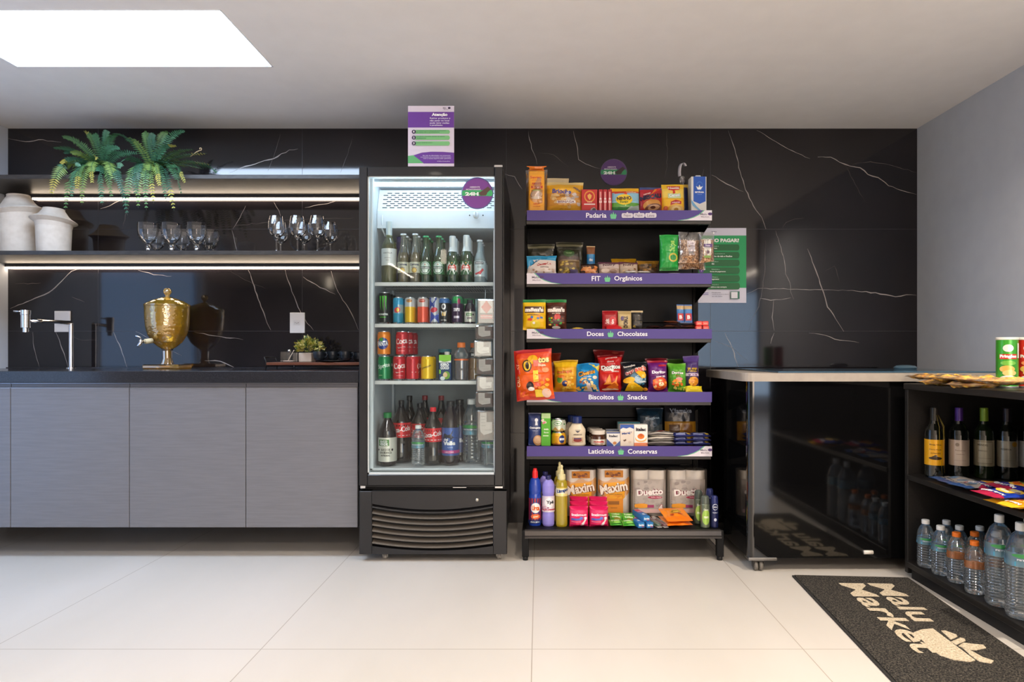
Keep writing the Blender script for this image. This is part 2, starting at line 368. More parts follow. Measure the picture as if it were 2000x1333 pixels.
m = MB(); m.box(XL-.12, XL, 3.0, D0-.0005, 0, H, PAINT).box(XL-.12, XL, 1.56, 1.62, 0, H, PAINT).box(XL-.12, XL, 1.62, 3.0, 1.78, H, PAINT); struct('wall_left', m)
DOORGLOW = mat('#8fb6e6', .4, emit=1.15); m = MB().box(XL-.075, XL-.05, 1.66, 2.96, .02, 1.74, DOORGLOW); m.box(XL-.09, XL-.02, 1.62, 1.66, 0, 1.78, PAINT).box(XL-.09, XL-.02, 2.96, 3.0, 0, 1.78, PAINT).box(XL-.09, XL-.02, 1.66, 2.96, 1.74, 1.78, PAINT); struct('door_1', m)
struct('wall_right', MB().box(XR, XR+.12, 1.0, D0, 0, H, PAINT))
struct('wall_far_left', MB().box(-6.1, -6, -5, D0, 0, H, PAINT)); struct('wall_far_right', MB().box(4.6, 4.7, -5, 1.0, 0, H, PAINT))
struct('wall_right_return', MB().box(XR, 4.7, 1.0, 1.1, 0, H, PAINT))
struct('wall_left_return', MB().box(-6.1, XL-.125, D0-.1, D0-.002, 0, H, PAINT))
GLOWWIN = mat('#b9d4f2', .5, emit=3.)
mb = MB(); mb.box(-6.1, 4.7, -5.1, -5, 0, .3, PAINT).box(-6.1, 4.7, -5.1, -5, 2.2, H, PAINT)
for x0_, x1_ in ((-6.1, -.2), (4.4, 4.7)): mb.box(x0_, x1_, -5.1, -5, .3, 2.2, PAINT)
struct('wall_front', mb)
mb.v = mb.v; struct('window_and_fill_panel', MB().box(-.2, 2.9, -5.09, -5.06, .3, 2.2, mat('#f0dccb', .5, emit=6.)).box(2.9, 2.92, -5.1, -5, .3, 2.2, PAINT).box(2.9, 4.4, -5.09, -5.06, .3, 2.2, GLOWWIN))  # warm panel is an unseen, added fill light; the bluish part is the window
# floor: large pale porcelain tiles 0.9 x 1.8 m
fm = mottled('porcelain_floor', '#d0cac1', '#d8d2ca', 2.2, .30, .0, 9, stretch=(1, .35, 1), spec=.5)
nt = fm.node_tree; bs = nt.nodes['Principled BSDF']; tc = nt.nodes.new('ShaderNodeTexCoord'); br = nt.nodes.new('ShaderNodeTexBrick')
mp = nt.nodes.new('ShaderNodeMapping'); mp.inputs['Location'].default_value = (.022+.91*20, -2.17+1.8*10, 0); nt.links.new(tc.outputs['Object'], mp.inputs[0]); nt.links.new(mp.outputs[0], br.inputs['Vector'])
br.offset = 0; br.squash = 1; br.inputs['Scale'].default_value = 1; br.inputs['Brick Width'].default_value = .91; br.inputs['Row Height'].default_value = 1.8; br.inputs['Mortar Size'].default_value = .0018
br.inputs['Color1'].default_value = (1, 1, 1, 1); br.inputs['Color2'].default_value = (.97, .97, .97, 1); br.inputs['Mortar'].default_value = (.62, .58, .53, 1)
mixn = nt.nodes.new('ShaderNodeMix'); mixn.data_type = 'RGBA'; mixn.blend_type = 'MULTIPLY'; mixn.inputs[0].default_value = 1
src = [l.from_socket for l in nt.links if l.to_socket == bs.inputs['Base Color']][0]
nt.links.new(src, mixn.inputs[6]); nt.links.new(br.outputs['Color'], mixn.inputs[7]); nt.links.new(mixn.outputs[2], bs.inputs['Base Color'])
mb = MB(); mb.box(-6.1, 4.7, -5.1, D0+.1, -.1, 0, fm); struct('floor', mb)
# ceiling with the skylight opening
sx0, sx1, sy0, sy1 = -2.41, -1.225, 2.49, 2.985
mb = MB()
for a in ((-6.1, sx0, -5.1, D0+.1), (sx1, 4.7, -5.1, D0+.1), (sx0, sx1, -5.1, sy0), (sx0, sx1, sy1, D0+.1)): mb.box(*a, H, H+.12, CEIL)
struct('ceiling', mb)
SKY = mat('#cfe4ff', .5, emit=17.0)
mb = MB(); mb.box(sx0-.03, sx1+.03, sy0-.03, sy1+.03, H+.03, H+.05, SKY); struct('window_2', mb)
mb = MB()
for a in ((sx0-.001, sx0+.006, sy0, sy1), (sx1-.006, sx1+.001, sy0, sy1), (sx0, sx1, sy0-.001, sy0+.006), (sx0, sx1, sy1-.006, sy1+.001)): mb.box(*a, H-.001, H+.03, mat('#f2f4f6', .6))
struct('trim_1', mb)
# ================================================================== kitchen run
CAB = mottled('grey_laminate', '#707075', '#76767b', 40, .42, stretch=(.2, 1, 3), bump=.02); CABIN = mat('#3a3a3e', .5)
GRAN = mottled('black_granite', '#232327', '#404046', 420, .16, 0, 3, lo=.5, hi=.78, spec=.55)
mb = MB(); mb.box(XL+.004, -.872, 3.135, D0-.003, .853, .91, GRAN, .0025)
mb.box(XL+.004, -.872, D0-.02, D0-.003, .9095, .9155, GRAN)
tag(mb.build('countertop'), 'speckled black granite worktop running over the grey cabinets', 'countertop')
xs = [XL+.004, -2.571, -1.9925, -1.4255, -.880]
labs = ['narrow grey cabinet at the left wall, cut by the picture edge', 'grey wall-hung cabinet below the tall chrome faucet', 'grey wall-hung cabinet below the golden drink dispenser', 'grey wall-hung cabinet directly left of the drinks fridge']
for i in range(4):
    a, b = xs[i], xs[i+1]; body = MB()
    body.box(a+.001, b-.001, 3.165, D0-.004, .148, .852, CABIN); ch = MB(); ch.box(a+.001, b-.001, 3.150, 3.1645, .829, .847, mat('#55555a', .35), .001); ch.box(a+.001, b-.001, 3.147, 3.164, .8475, .8515, mat('#8d8d92', .3, .8))
    dr = MB().box(a+.0015, b-.0015, 3.145, 3.1645, .148, .826, CAB, .0015); dr.box(a+.0015, b-.0015, 3.144, 3.1655, .8262, .8282, mat('#c8c8cc', .3, .7))
    thing('base_cabinet', labs[i], 'cabinet', [('carcass', body), ('door', dr), ('finger_rail', ch)], group='grey cabinets under the worktop')
# shelves with LED profiles
WOODB = mottled('dark_textured_laminate', '#2b2826', '#3a3633', 90, .38, bump=.05, stretch=(.3, 1, 1)); LEDM = mat((1, .80, .60), .5, emit=11.)
for z0, z1, lb, x0 in ((1.52, 1.542, 'lower black wall shelf, holding the vases and glasses', XL+.003), (1.924, 1.946, 'upper black wall shelf, holding the fern', XL+.003)):
    s_ = MB().box(x0, -.872, 3.43, D0-.003, z0, z1, WOODB, .0012)
    l_ = MB().box(XL+(.01 if z0 < 1.7 else .16), -.874, D0-.024, D0-.0035, z0-.0265, z0-.0175, LEDM)
    h_ = MB().box(x0, -.874, D0-.028, D0-.0035, z0-.016, z0-.0005, mat('#2a2a2c', .5))
    thing('wall_shelf', lb, 'shelf', [('board', s_), ('light_profile', h_, None, [('light_strip', l_)])], group='black wall shelves over the worktop')
LINL = mat((1, .86, .70), .5, emit=30.)
for x_, a_, b_, lb in ((-2.155, -4.8, -3.1, 'linear ceiling light behind the viewer on the left'), (3.43, -3.16, -2.39, 'short linear ceiling light behind the viewer on the right')):
    thing('linear_ceiling_light', lb, 'ceiling light', [('housing', MB().box(x_-.03, x_+.03, a_-.01, b_+.01, H-.012, H-.0005, mat('#dddddd', .5))), ('diffuser', MB().box(x_-.02, x_+.02, a_, b_, H-.016, H-.0125, LINL))])
for x_, y_, lb in ((-1.18, -1.80, 'lit cylindrical ceiling spot behind the viewer, nearer one'), (-3.53, -3.3, 'lit cylindrical ceiling spot behind the viewer, farther one')):
    thing('ceiling_spotlight', lb, 'spotlight', [('housing', MB().tube([(x_, y_, H-.03), (x_, y_, H-.0005)], .04, mat('#dddddd', .5), 20)), ('diffuser', MB().tube([(x_, y_, H-.20), (x_, y_, H-.031)], .035, mat((1, .85, .66), .5, emit=9.), 20))])
thing('light_switch', 'white blank wall plate behind the tall chrome faucet', 'switch plate', MB().box(xat(108, D0), xat(139, D0), D0-.009, D0-.001, zat(649, D0), zat(608, D0), WHITE, .002))
pl = MB().box(xat(567, D0), xat(596, D0), D0-.009, D0-.001, zat(651, D0), zat(611, D0), WHITE, .002); sc_ = MB(); cx = xat(581, D0); cz = zat(631, D0)
sc_.box(cx-.02, cx+.02, D0-.0105, D0-.0092, cz-.014, cz+.014, mat('#dcdcdc', .4), .0005)
for k in (-1, 0, 1): sc_.tube([(cx+k*.009, D0-.0112, cz-(.003 if k == 0 else 0)), (cx+k*.009, D0-.0104, cz-(.003 if k == 0 else 0))], .0023, BLACK, 8)
thing('wall_socket', 'white power socket on the marble above the small potted plant', 'socket', [('cover_plate', pl), ('outlet', sc_)])
# faucet
px_, dy_ = -2.681, 3.706
post = MB().lathe([(0, 0), (.024, 0), (.024, .006), (.012, .008), (.012, .262)], CHROME, 20)
post.tube([(0, 0, .25), (0, 0, .258), (-.003, -.006, .262), (-.02, -.075, .2635), (-.043, -.16, .2625), (-.06, -.222, .261)], [.012, .0125, .012, .0105, .0105, .0105], CHROME, 14)
hd = MB().lathe([(0, .20), (.0135, .20), (.0135, .222), (.021, .224), (.021, .292), (.023, .294), (.023, .318), (0, .318)], CHROME, 22, (-.066, -.246, 0))
lv = MB().tube([(-.085, -.246, .310), (-.125, -.252, .313)], .0045, CHROME, 10)
thing('faucet', 'tall chrome faucet with angled spout and cylindrical valve head', 'faucet', [('spout', post), ('valve_head', hd, None, [('lever', lv)])], (px_, dy_, .91))
# golden dispenser
AMB = clear('amber_glass', (.95, .80, .36), .34, body=.22, bodycol=(1, .66, .06), rough=.06, base=.12, bump=.22, bscale=75)
AMB2 = clear('amber_glass_smooth', (.82, .58, .18), .34, body=.2, bodycol=(.95, .58, .05), rough=.04, base=.12)
vase_ = MB().lathe([(.030, .112), (.045, .122), (.075, .150), (.097, .190), (.108, .235), (.111, .28), (.113, .335), (.113, .345), (.109, .345), (.107, .28), (.104, .235), (.092, .190), (.07, .152), (.04, .127), (0, .122)], AMB, 40)
foot = MB().lathe([(.030, .112), (.024, .100), (.023, .06), (.027, .045), (.030, .035), (.034, .026), (0, .025)], AMB2, 28); foot.box(-.10, .10, -.07, .07, 0, .025, AMB2, .006)
lid = MB().lathe([(.109, .346), (.115, .347), (.115, .357), (.108, .362), (.08, .378), (.045, .392), (.022, .399), (.010, .403), (.010, .410), (.019, .422), (.021, .432), (.017, .444), (.008, .449), (0, .450)], AMB, 36)
tap = MB().tube([(-.035, -.085, .155), (-.052, -.118, .150)], .014, mat('#d8cda8', .3), 14).tube([(-.052, -.118, .150), (-.065, -.142, .148)], .008, CHROME, 10)
tap.tube([(-.063, -.139, .158), (-.063, -.139, .142), (-.070, -.152, .122)], [.009, .009, .007], CHROME, 10).tube([(-.063, -.139, .158), (-.064, -.141, .172), (-.084, -.150, .180)], [.004, .004, .006], CHROME, 8)
thing('drink_dispenser', 'golden glass drink dispenser with lid and silver tap', 'drink dispenser', [('vessel', vase_), ('foot', foot), ('lid', lid), ('tap', tap)], (xat(327, 3.60), 3.60, .9105))
# tray and what stands on it
WOODT = mottled('reddish_wood', '#5e3424', '#7d4a34', 14, .35, stretch=(.25, 2, 2)); d = 3.52
bx0, bx1 = xat(520, d), xat(702, d); mb = MB().box(bx0, bx1, d, d+.17, .9315, .9475, WOODT, .002); lg = MB()
for y in (d+.012, d+.158): lg.tube([(bx0-.006, y, .9105), (bx0-.006, y, .952), (bx0-.016, y, .975)], .003, BLACK).tube([(bx1+.005, y, .9105), (bx1+.005, y, .952), (bx1+.014, y, .975)], .003, BLACK).tube([(bx0-.006, y, .929), (bx1+.005, y, .929)], .0025, BLACK)
for x in (bx0-.016, bx1+.014): lg.tube([(x, d+.012, .975), (x, d+.158, .975)], .003, BLACK)
for x in (bx0+.15,): lg.tube([(x, d+.005, .9105), (x, d+.005, .931)], .0035, BLACK)
thing('serving_tray', 'reddish wooden tray on black wire legs beside the fridge', 'tray', [('board', mb), ('wire_frame', lg)])
gb = MB(); q = .034; zt = .0478
gb.box(-q, q, -q, q, 0, .003, GLASS)
for a in ((-q, -q+.002, -q, q), (q-.002, q, -q, q), (-q, q, -q, -q+.002), (-q, q, q-.002, q)): gb.box(*a, 0, .058, GLASS)
sp = MB().tube([(-.012, .01, .005), (.03, -.01, .066)], .002, mat('#d9c7b4', .3), 8).lathe([(0, .052), (.008, .055), (.0095, .062), (.008, .068), (0, .071)], CHROME, 12, (0, 0, 0)); sg = MB().box(-.026, .026, -.024, .024, .004, .009, mat('#e8d8d0', .6), .001)
thing('glass_box', 'small clear glass box with a stirrer standing on the wooden tray', 'glass box', [('box', gb), ('stirrer', sp), ('sachets', sg)], (xat(565, 3.57), 3.57, .9485))
def leafy(n, r, hgt, sz, cols, seed, c=(0, 0, 0)):
    rr = random.Random(seed); m = MB()
    for i in range(n):
        a = rr.random()*6.283; ph = math.acos(rr.uniform(0, 1)); q = Vector((math.sin(ph)*math.cos(a)*r, math.sin(ph)*math.sin(a)*r, math.cos(ph)*hgt)); k = rr.uniform(.45, 1); p = Vector(c)+q*k
        dr = (q.normalized()+Vector((rr.uniform(-.6, .6), rr.uniform(-.6, .6), rr.uniform(-.2, .6)))).normalized(); sd = dr.cross(Vector((rr.uniform(-1, 1), rr.uniform(-1, 1), rr.uniform(-1, 1)))).normalized(); up = sd.cross(dr)
        L = sz*rr.uniform(.7, 1.2); W = L*.34; t = p+dr*L
        m.add([p, p+dr*L*.45+sd*W+up*L*.08, t+up*L*.02, p+dr*L*.45-sd*W+up*L*.08, p+dr*L*.5], [(0, 4, 1), (1, 4, 2), (2, 4, 3), (3, 4, 0)], rr.choice(cols), True)
    return m
lf = leafy(330, .080, .075, .022, [mat('#8f8a2c', .5), mat('#6d7a2a', .5), mat('#b3a94a', .5), mat('#3f5a26', .5), mat('#c9bf7a', .5)], 3, (.012, 0, .060))
rr_ = random.Random(8)
for k in range(14): a = rr_.random()*6.283; lf.tube([(0, 0, .04), (.045*math.cos(a), .03*math.sin(a), .08+.02*rr_.random())], .0012, mat('#4a4a22', .6), 5)
pt_ = MB().box(-.036, .036, -.036, .036, 0, .052, mat('#c9bdb0', .6), .003)
thing('potted_plant', 'small yellow-green bushy plant in a square white pot on the tray', 'plant', [('pot', pt_), ('foliage', lf)], (xat(600, 3.645), 3.645, .948))
thing('cup_plate', 'round matte black plate under the black cups on the tray', 'plate', MB().lathe([(0, 0), (.06, 0), (.085, .006), (.088, .007), (.084, .009), (.06, .004), (0, .004)], mat('#17181c', .4), 40), (xat(649, 3.60), 3.60, .9485))
CUP = mat('#1d2228', .35)
cb = MB().lathe([(0, 0), (.016, 0), (.024, .004), (.031, .016), (.0345, .035), (.0355, .052), (.0335, .052), (.0325, .035), (.029, .018), (.02, .008), (0, .006)], CUP, 28)
hn = MB().tube([(.033, -.004, .043), (.047, -.004, .044), (.051, -.004, .034), (.046, -.004, .022), (.031, -.004, .019)], .004, CUP, 10)
c0 = thing('coffee_cup', 'black cup at the left end of the cup row, beside the plant pot', 'cup', [('bowl', cb), ('handle', hn)], (xat(624, 3.55), 3.55, .9555), (0, 0, R(-15)), 'black coffee cups on the tray')
dup(c0, 'second black cup from the plant, with its handle to the right', (xat(650, 3.60), 3.60, .955)); dup(c0, 'third black cup from the plant on the tray', (xat(675, 3.57), 3.57, .9555), (0, 0, R(-10)))
thing('coffee_cup', 'black cup half hidden behind the left edge of the fridge', 'cup', [('bowl', cb), ('handle', hn)], (xat(703, 3.66), 3.64, .9485), (0, 0, R(160)), 'black coffee cups on the tray')
# vases
CER = mottled('matt_cream_ceramic', '#c9bfb2', '#d2c9bd', 30, .75, bump=.03)
def vase(s_, h_, neck, shoulder, waist, tilt, seed):
    pr = []; m = MB(); seg = 72
    prof = [(0, 0), (waist, 0), (waist*1.04, .04), (waist*1.11, .58), (waist*1.17, .67), (shoulder*.93, .715), (shoulder, .735), (shoulder*.975, .745), (shoulder*.90, .765), (shoulder*.80, .79), (shoulder*.70, .825), (shoulder*.61, .87), (shoulder*.54, .92), (neck*1.0, .97), (neck, 1.0), (neck*.93, 1.0), (neck*.95, .9), (neck*.9, .8), (0, .78)]
    vs = []
    for r, z in prof:
        for k in range(seg):
            a = 2*math.pi*k/seg; rib = .0012*math.cos(36*a) if .02 < z < .74 else 0; bulge = max(0, 1-abs(z-.75)/.35)
            rr2 = (r+rib); zz = z*h_+tilt*math.sin(a+seed)*(r/shoulder)*bulge
            vs.append((rr2*math.cos(a), rr2*math.sin(a), zz))
    for i in range(len(prof)-1):
        m.add(vs[i*seg:(i+2)*seg], [(k, (k+1) % seg, seg+(k+1) % seg, seg+k) for k in range(seg)], CER, True)
    return m
zs = 1.5425
thing('ceramic_vase', 'larger ribbed cream vase at the left end of the lower shelf', 'vase', vase(1, .335, .054, .120, .082, .022, 1.2), (xat(36, 3.60), 3.60, zs), (0, 0, 0), 'ribbed cream vases')
thing('ceramic_vase', 'smaller ribbed cream vase standing right of the larger one', 'vase', vase(1, .252, .051, .110, .074, -.014, .2), (xat(105, 3.57), 3.57, zs), (0, 0, 0), 'ribbed cream vases')
# glasses
GOB = CRYSTAL
gp = [(0, 0), (.036, 0), (.036, .003), (.010, .008), (.006, .014), (.011, .022), (.014, .029), (.011, .036), (.008, .040), (.018, .048), (.036, .068), (.046, .092), (.050, .120), (.0495, .158), (.047, .158), (.0475, .120), (.043, .093), (.033, .071), (.012, .053), (0, .052)]
gm = MB().lathe(gp, GOB, 60, rib=.012, nr=12)
g0 = None; GX = [(289, 3.5, 'front cut-glass goblet nearest the cream vases'), (335, 3.5, 'middle one of the three front cut-glass goblets'), (384, 3.5, 'front cut-glass goblet nearest the wine glasses'), (306, 3.69, 'rear cut-glass goblet half hidden by the front one nearest the vases'), (356, 3.69, 'rear middle cut-glass goblet between two front goblets'), (409, 3.69, 'rear cut-glass goblet at the right end of the goblets')]
for px, d, lb in GX:
    p = (xat(px, d), d, zs)
    if g0 is None: g0 = thing('glass_goblet', lb, 'glass', gm, p, group='cut glass goblets on the lower shelf')
    else: dup(g0, lb, p)
wp = [(0, 0), (.036, 0), (.036, .002), (.006, .006), (.0035, .015), (.0035, .072), (.008, .078), (.026, .090), (.040, .110), (.045, .128), (.044, .150), (.038, .180), (.034, .196), (.033, .196), (.037, .179), (.0428, .150), (.0435, .128), (.038, .111), (.025, .093), (0, .082)]
wm = MB().lathe(wp, GOB, 32); g0 = None
for px, d, lb in [(540, 3.5, 'front wine glass nearest the cut-glass goblets'), (581, 3.5, 'middle one of the three front wine glasses'), (620, 3.5, 'front wine glass nearest the fridge'), (548, 3.67, 'rear wine glass hidden behind the leftmost front wine glass'), (594, 3.67, 'rear wine glass between the middle and right front ones'), (645, 3.67, 'rear wine glass at the right end, closest to the fridge')]:
    p = (xat(px, d), d, zs)
    if g0 is None: g0 = thing('wine_glass', lb, 'glass', wm, p, group='wine glasses on the lower shelf')
    else: dup(g0, lb, p)
# fern
FG = [mat('#34603c', .5), mat('#4f7340', .5), mat('#2a5540', .5), mat('#6b8440', .5), mat('#3d6f52', .5)]; FY = mat('#a39a45', .5)
def frond(b, t, lift, seed, n=34, L=.030, fw=.0):
    rr = random.Random(seed); b = Vector(b); t = Vector(t); hang = t.z < b.z-.02; mid = (b*.25+t*.75) if hang else (b*.6+t*.4); mid.z = (b.z+lift+.045) if hang else (max(b.z, t.z)+lift); mid.y = min(b.y, t.y)-.01+fw
    m = MB(); pts = [b*(1-s)**2+mid*2*s*(1-s)+t*s*s for s in [k/n for k in range(n+1)]]
    gcol = rr.choice(FG); L *= rr.uniform(.85, 1.1)*(1.25 if hang else 1); m.tube(pts, [.0016*(1-.8*k/n)+.0003 for k in range(n+1)], FG[2], 4)
    roll = rr.uniform(-.5, .5)
    for k in range(3, n):
        s = k/n; tg = (pts[k+1]-pts[k-1]).normalized(); sd = tg.cross(Vector((0, math.cos(1.2+roll), math.sin(1.2+roll)))); 
        if sd.length < .2: sd = tg.cross(Vector((0, -1, .2)))
        sd.normalize(); nrm = sd.cross(tg).normalized()
        if abs(tg.z) > .6: sd = (sd+Vector((.8*(1 if sd.x > 0 else -1), 0, 0))).normalized()
        ll = L*math.sin(math.pi*min(1, (s*.86+.10)))**.6*rr.uniform(.85, 1.1)*(1-.25*s); col = FY if (s > .8 and seed % 4 == 0) else gcol
        for sg in (-1, 1):
            dr = (sd*sg+tg*.35-Vector((0, 0, .18))+nrm*rr.uniform(-.15, .15)).normalized(); p = pts[k]; wv = tg*.0040
            m.add([p-wv*.6, p+dr*ll*.4-wv, p+dr*ll, p+dr*ll*.4+wv, p+wv*.6], [(0, 1, 3, 4), (1, 2, 3)], col)
    return m
A_ = (xat(205, 3.56), 3.56, 1.985); B_ = (xat(302, 3.56), 3.56, 1.99)
tips = [(A_,100,372,3.40,.07),(A_,128,402,3.39,.06),(A_,104,290,3.5,.02),(A_,122,268,3.5,.0),(A_,150,362,3.39,.05),(A_,210,256,3.55,.0),(A_,200,392,3.39,.06),(A_,249,412,3.38,.05),(A_,165,258,3.52,.0),(A_,140,300,3.42,.03),(A_,112,345,3.42,.06),(A_,225,350,3.38,.06),(A_,180,350,3.38,.06),(A_,240,372,3.38,.05),
        (B_,222,262,3.45,.02),(B_,286,402,3.38,.05),(B_,340,403,3.38,.05),(B_,362,256,3.52,.0),(B_,328,258,3.55,.0),(B_,425,338,3.46,.04),(B_,404,300,3.44,.0),(B_,248,398,3.38,.06),(B_,378,292,3.48,.0),(B_,265,372,3.38,.05),(B_,312,356,3.38,.05),(B_,396,330,3.42,.04),(B_,282,258,3.5,.0),(B_,250,270,3.45,.02),(B_,362,350,3.39,.05),(B_,232,330,3.4,.05),(B_,200,300,3.46,.04),(B_,330,320,3.4,.04),(A_,190,310,3.4,.04),(A_,150,325,3.4,.05),(A_,235,290,3.42,.03),(A_,270,300,3.44,.03),(A_,118,320,3.42,.06),(A_,140,378,3.39,.07),(A_,160,392,3.39,.07),(A_,218,378,3.38,.07),(B_,300,388,3.38,.07),(B_,270,398,3.38,.07),(B_,325,385,3.38,.07),(B_,355,372,3.39,.07),(B_,412,322,3.44,.05),(B_,300,262,3.5,.0),(A_,185,262,3.5,.01),(A_,125,300,3.42,.04),(B_,345,285,3.45,.02),(A_,235,262,3.5,.02)]
fe = empty('potted_fern', (xat(250, 3.56), 3.56, 1.9465)); tag(fe, 'bushy green fern trailing over the front of the upper shelf', 'fern')
for c in (A_, B_): pot = MB().lathe([(0, 0), (.045, 0), (.055, .035), (.050, .035), (0, .030)], mat('#26221f', .7), 20, (c[0]-fe.location.x, 0, 0)); pot.build('planter', fe)
for i, (b, px, py, d, lf_) in enumerate(tips):
    off = fe.location; m = frond(b, (xat(px, d), d, zat(py+(9 if py > 345 else 0), d)), lf_, i, n=34 if py > 340 or px < 130 else 26, L=.036)
    m.xf(Matrix.Translation(-off)).build('frond', fe)
cr = MB(); cc = (xat(391, 3.45), zat(291, 3.45)); cr.tube([(xat(372, 3.45), 3.45, zat(306, 3.45)), (xat(384, 3.45), 3.45, zat(297, 3.45))]+[(cc[0]+.010*(1-k/12)*math.cos(R(250+k*35)), 3.45, cc[1]+.010*(1-k/12)*math.sin(R(250+k*35))) for k in range(11)], .0022, mat('#a98f6c', .6), 6)
cr.xf(Matrix.Translation(-fe.location)).build('curled_frond', fe)['label'] = 'brown coiled young frond tip'
# ================================================================== glass-door fridge
FX0, FX1, FY = -.862, -.168, 3.10
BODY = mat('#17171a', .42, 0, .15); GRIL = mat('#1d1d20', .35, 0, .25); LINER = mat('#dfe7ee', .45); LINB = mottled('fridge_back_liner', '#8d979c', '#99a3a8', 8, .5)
fr = empty('glass_door_fridge', ((FX0+FX1)/2, 3.42, 0)); tag(fr, 'tall black glass-door drinks fridge with lit interior', 'fridge')
def part(name, mb, parent=fr, label=None):
    base = Vector(fr.location); o = mb.xf(Matrix.Translation(-base)).build(name, parent)
    if label: o['label'] = label
    return o
ix0, ix1 = -.826, -.200; iz0, iz1 = .425, 1.855; iy1 = 3.70
mb = MB(); mb.box(FX0, ix0, 3.135, 3.76, .345, 1.892, BODY).box(ix1, FX1, 3.135, 3.76, .345, 1.892, BODY).box(ix0, ix1, 3.135, 3.76, iz1, 1.892, BODY).box(ix0, ix1, 3.135, 3.76, .345, iz0, BODY).box(ix0, ix1, iy1+.004, 3.76, iz0, iz1, BODY)
mb.box(FX0, FX1, 3.13, 3.74, .05, .345, BODY, .004)
part('cabinet_shell', mb)
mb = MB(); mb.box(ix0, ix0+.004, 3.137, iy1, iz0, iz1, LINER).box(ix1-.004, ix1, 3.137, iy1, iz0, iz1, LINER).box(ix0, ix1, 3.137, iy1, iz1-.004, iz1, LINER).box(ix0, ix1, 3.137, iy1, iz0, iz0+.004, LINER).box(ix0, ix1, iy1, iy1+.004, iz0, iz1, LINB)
mb.box(ix0, ix1, 3.137, 3.16, iz0, iz0+.012, LINER, .002)
mb.box(ix0, ix0+.022, 3.137, 3.165, iz0, iz1, LINER, .004)
for x in (ix0+.012, ix1-.018):
    for y in (3.165, 3.60): mb.box(x-.004, x+.008, y, y+.012, iz0+.02, 1.60, mat('#c3ccd2', .4))
part('inner_liner', mb)
# evaporator cover: sloped slotted panel and flat panel with thermostat
mb = MB(); y0 = 3.26; p = [(3.33, 1.838), (3.285, 1.724), (3.28, 1.720), (3.28, 1.632), (3.69, 1.632), (3.69, 1.838)]
mb.prism([(a, b) for a, b in p], ix0+.006, ix1-.006, LINER, 'x'); DK = mat('#20303c', .6)
def slope(u, v, off):
    n = Vector((0, -(1.838-1.724), -(3.285-3.33)*-1)).normalized(); t = v/.1226
    return (u, 3.285+(3.33-3.285)*t-off, 1.724+(1.838-1.724)*t+off*.3)
for r_ in range(8):
    for k in range(16):
        u = ix0+.03+k*.038+(.019 if r_ % 2 else 0)
        if u < ix1-.04: mb.rect(slope, u, .012+r_*.0125, u+.024, .012+r_*.0125+.0052, DK, .001, 1)
part('evaporator_cover', mb)
kx, kz = xat(930, 3.28), zat(421, 3.28); K = MB().tube([(kx, 3.279, kz), (kx, 3.262, kz)], .016, WHITE, 20).box(kx-.0025, kx+.0025, 3.258, 3.262, kz-.013, kz+.013, mat('#b9c2c8', .4)); part('thermostat_knob', K)
for x in (kx-.033, kx+.035): part('screw', MB().tube([(x, 3.279, kz), (x, 3.277, kz)], .0035, DK, 8))
K = MB().tube([(ix0+.03, 3.30, 1.72), (ix0+.032, 3.27, 1.68), (ix0+.03, 3.29, 1.63), (ix0+.04, 3.31, 1.60), (ix0+.04, 3.4, 1.60)], .0045, LINER, 8); part('sensor_cable', K)
TUBE = mat((.80, .92, 1.0), .5, emit=15.)
hsg = MB().box(ix0+.006, ix1-.006, 3.175, 3.215, 1.838, 1.852, mat('#aeb8be', .4)); ho = part('light_housing', hsg)
tb = MB().tube([(ix0+.015, 3.192, 1.830), (ix1-.015, 3.192, 1.830)], .0085, TUBE, 12); part('light_tube', tb, ho)
# shelves
WIRE = mat('#e2e4e4', .4)
SH = [1.349, 1.143, .860]
for z in SH:
    m = MB(); m.box(ix0+.012, ix1-.012, 3.205, 3.212, z-.018, z, WIRE, .001)
    for k in range(44): x = ix0+.02+k*(ix1-ix0-.04)/43; m.tube([(x, 3.212, z-.003), (x, 3.67, z-.003)], .0018, WIRE, 5, False)
    for y in (3.3, 3.45, 3.66): m.tube([(ix0+.012, y, z-.007), (ix1-.012, y, z-.007)], .003, WIRE, 6)
    part('wire_shelf', m)
# door
m = MB(); a0, a1, b0, b1 = FX0, FX1-.004, .360, 1.892; g0, g1, h0, h1 = xat(717.5, FY), xat(966, FY), zat(928, FY), zat(344, FY)
for q in ((a0, g0, b0, b1), (g1, a1, b0, b1), (g0, g1, h1, b1), (g0, g1, b0, h0)): m.box(q[0], q[1], FY, FY+.034, q[2], q[3], BODY, .003)
GK = mat('#cfd8dd', .5)
for q in ((g0-.001, g0+.006, h0, h1), (g1-.003, g1+.001, h0, h1), (g0, g1, h1-.004, h1+.001), (g0, g1, h0-.001, h0+.010)): m.box(q[0], q[1], FY+.006, FY+.030, q[2], q[3], GK)
do = part('door', m)
DG = clear('door_glass', (.93, .97, .98), .12, base=.015)
part('door_glass', MB().box(g0-.002, g1+.002, FY+.008, FY+.011, h0-.002, h1+.002, DG), do)
for x, z in ((xat(974, FY), 1.896), (xat(975, FY), .352)): part('hinge', MB().box(x-.022, x+.018, FY+.004, FY+.03, z-.006, z+.006, CHROME, .002))
part('hinge', MB().box(FX0+.004, FX0+.03, FY+.006, FY+.03, .345, .36, CHROME, .002)); part('latch', MB().box(xat(884, FY), xat(911, FY), FY+.002, FY+.02, .349, .354, CHROME, .001))
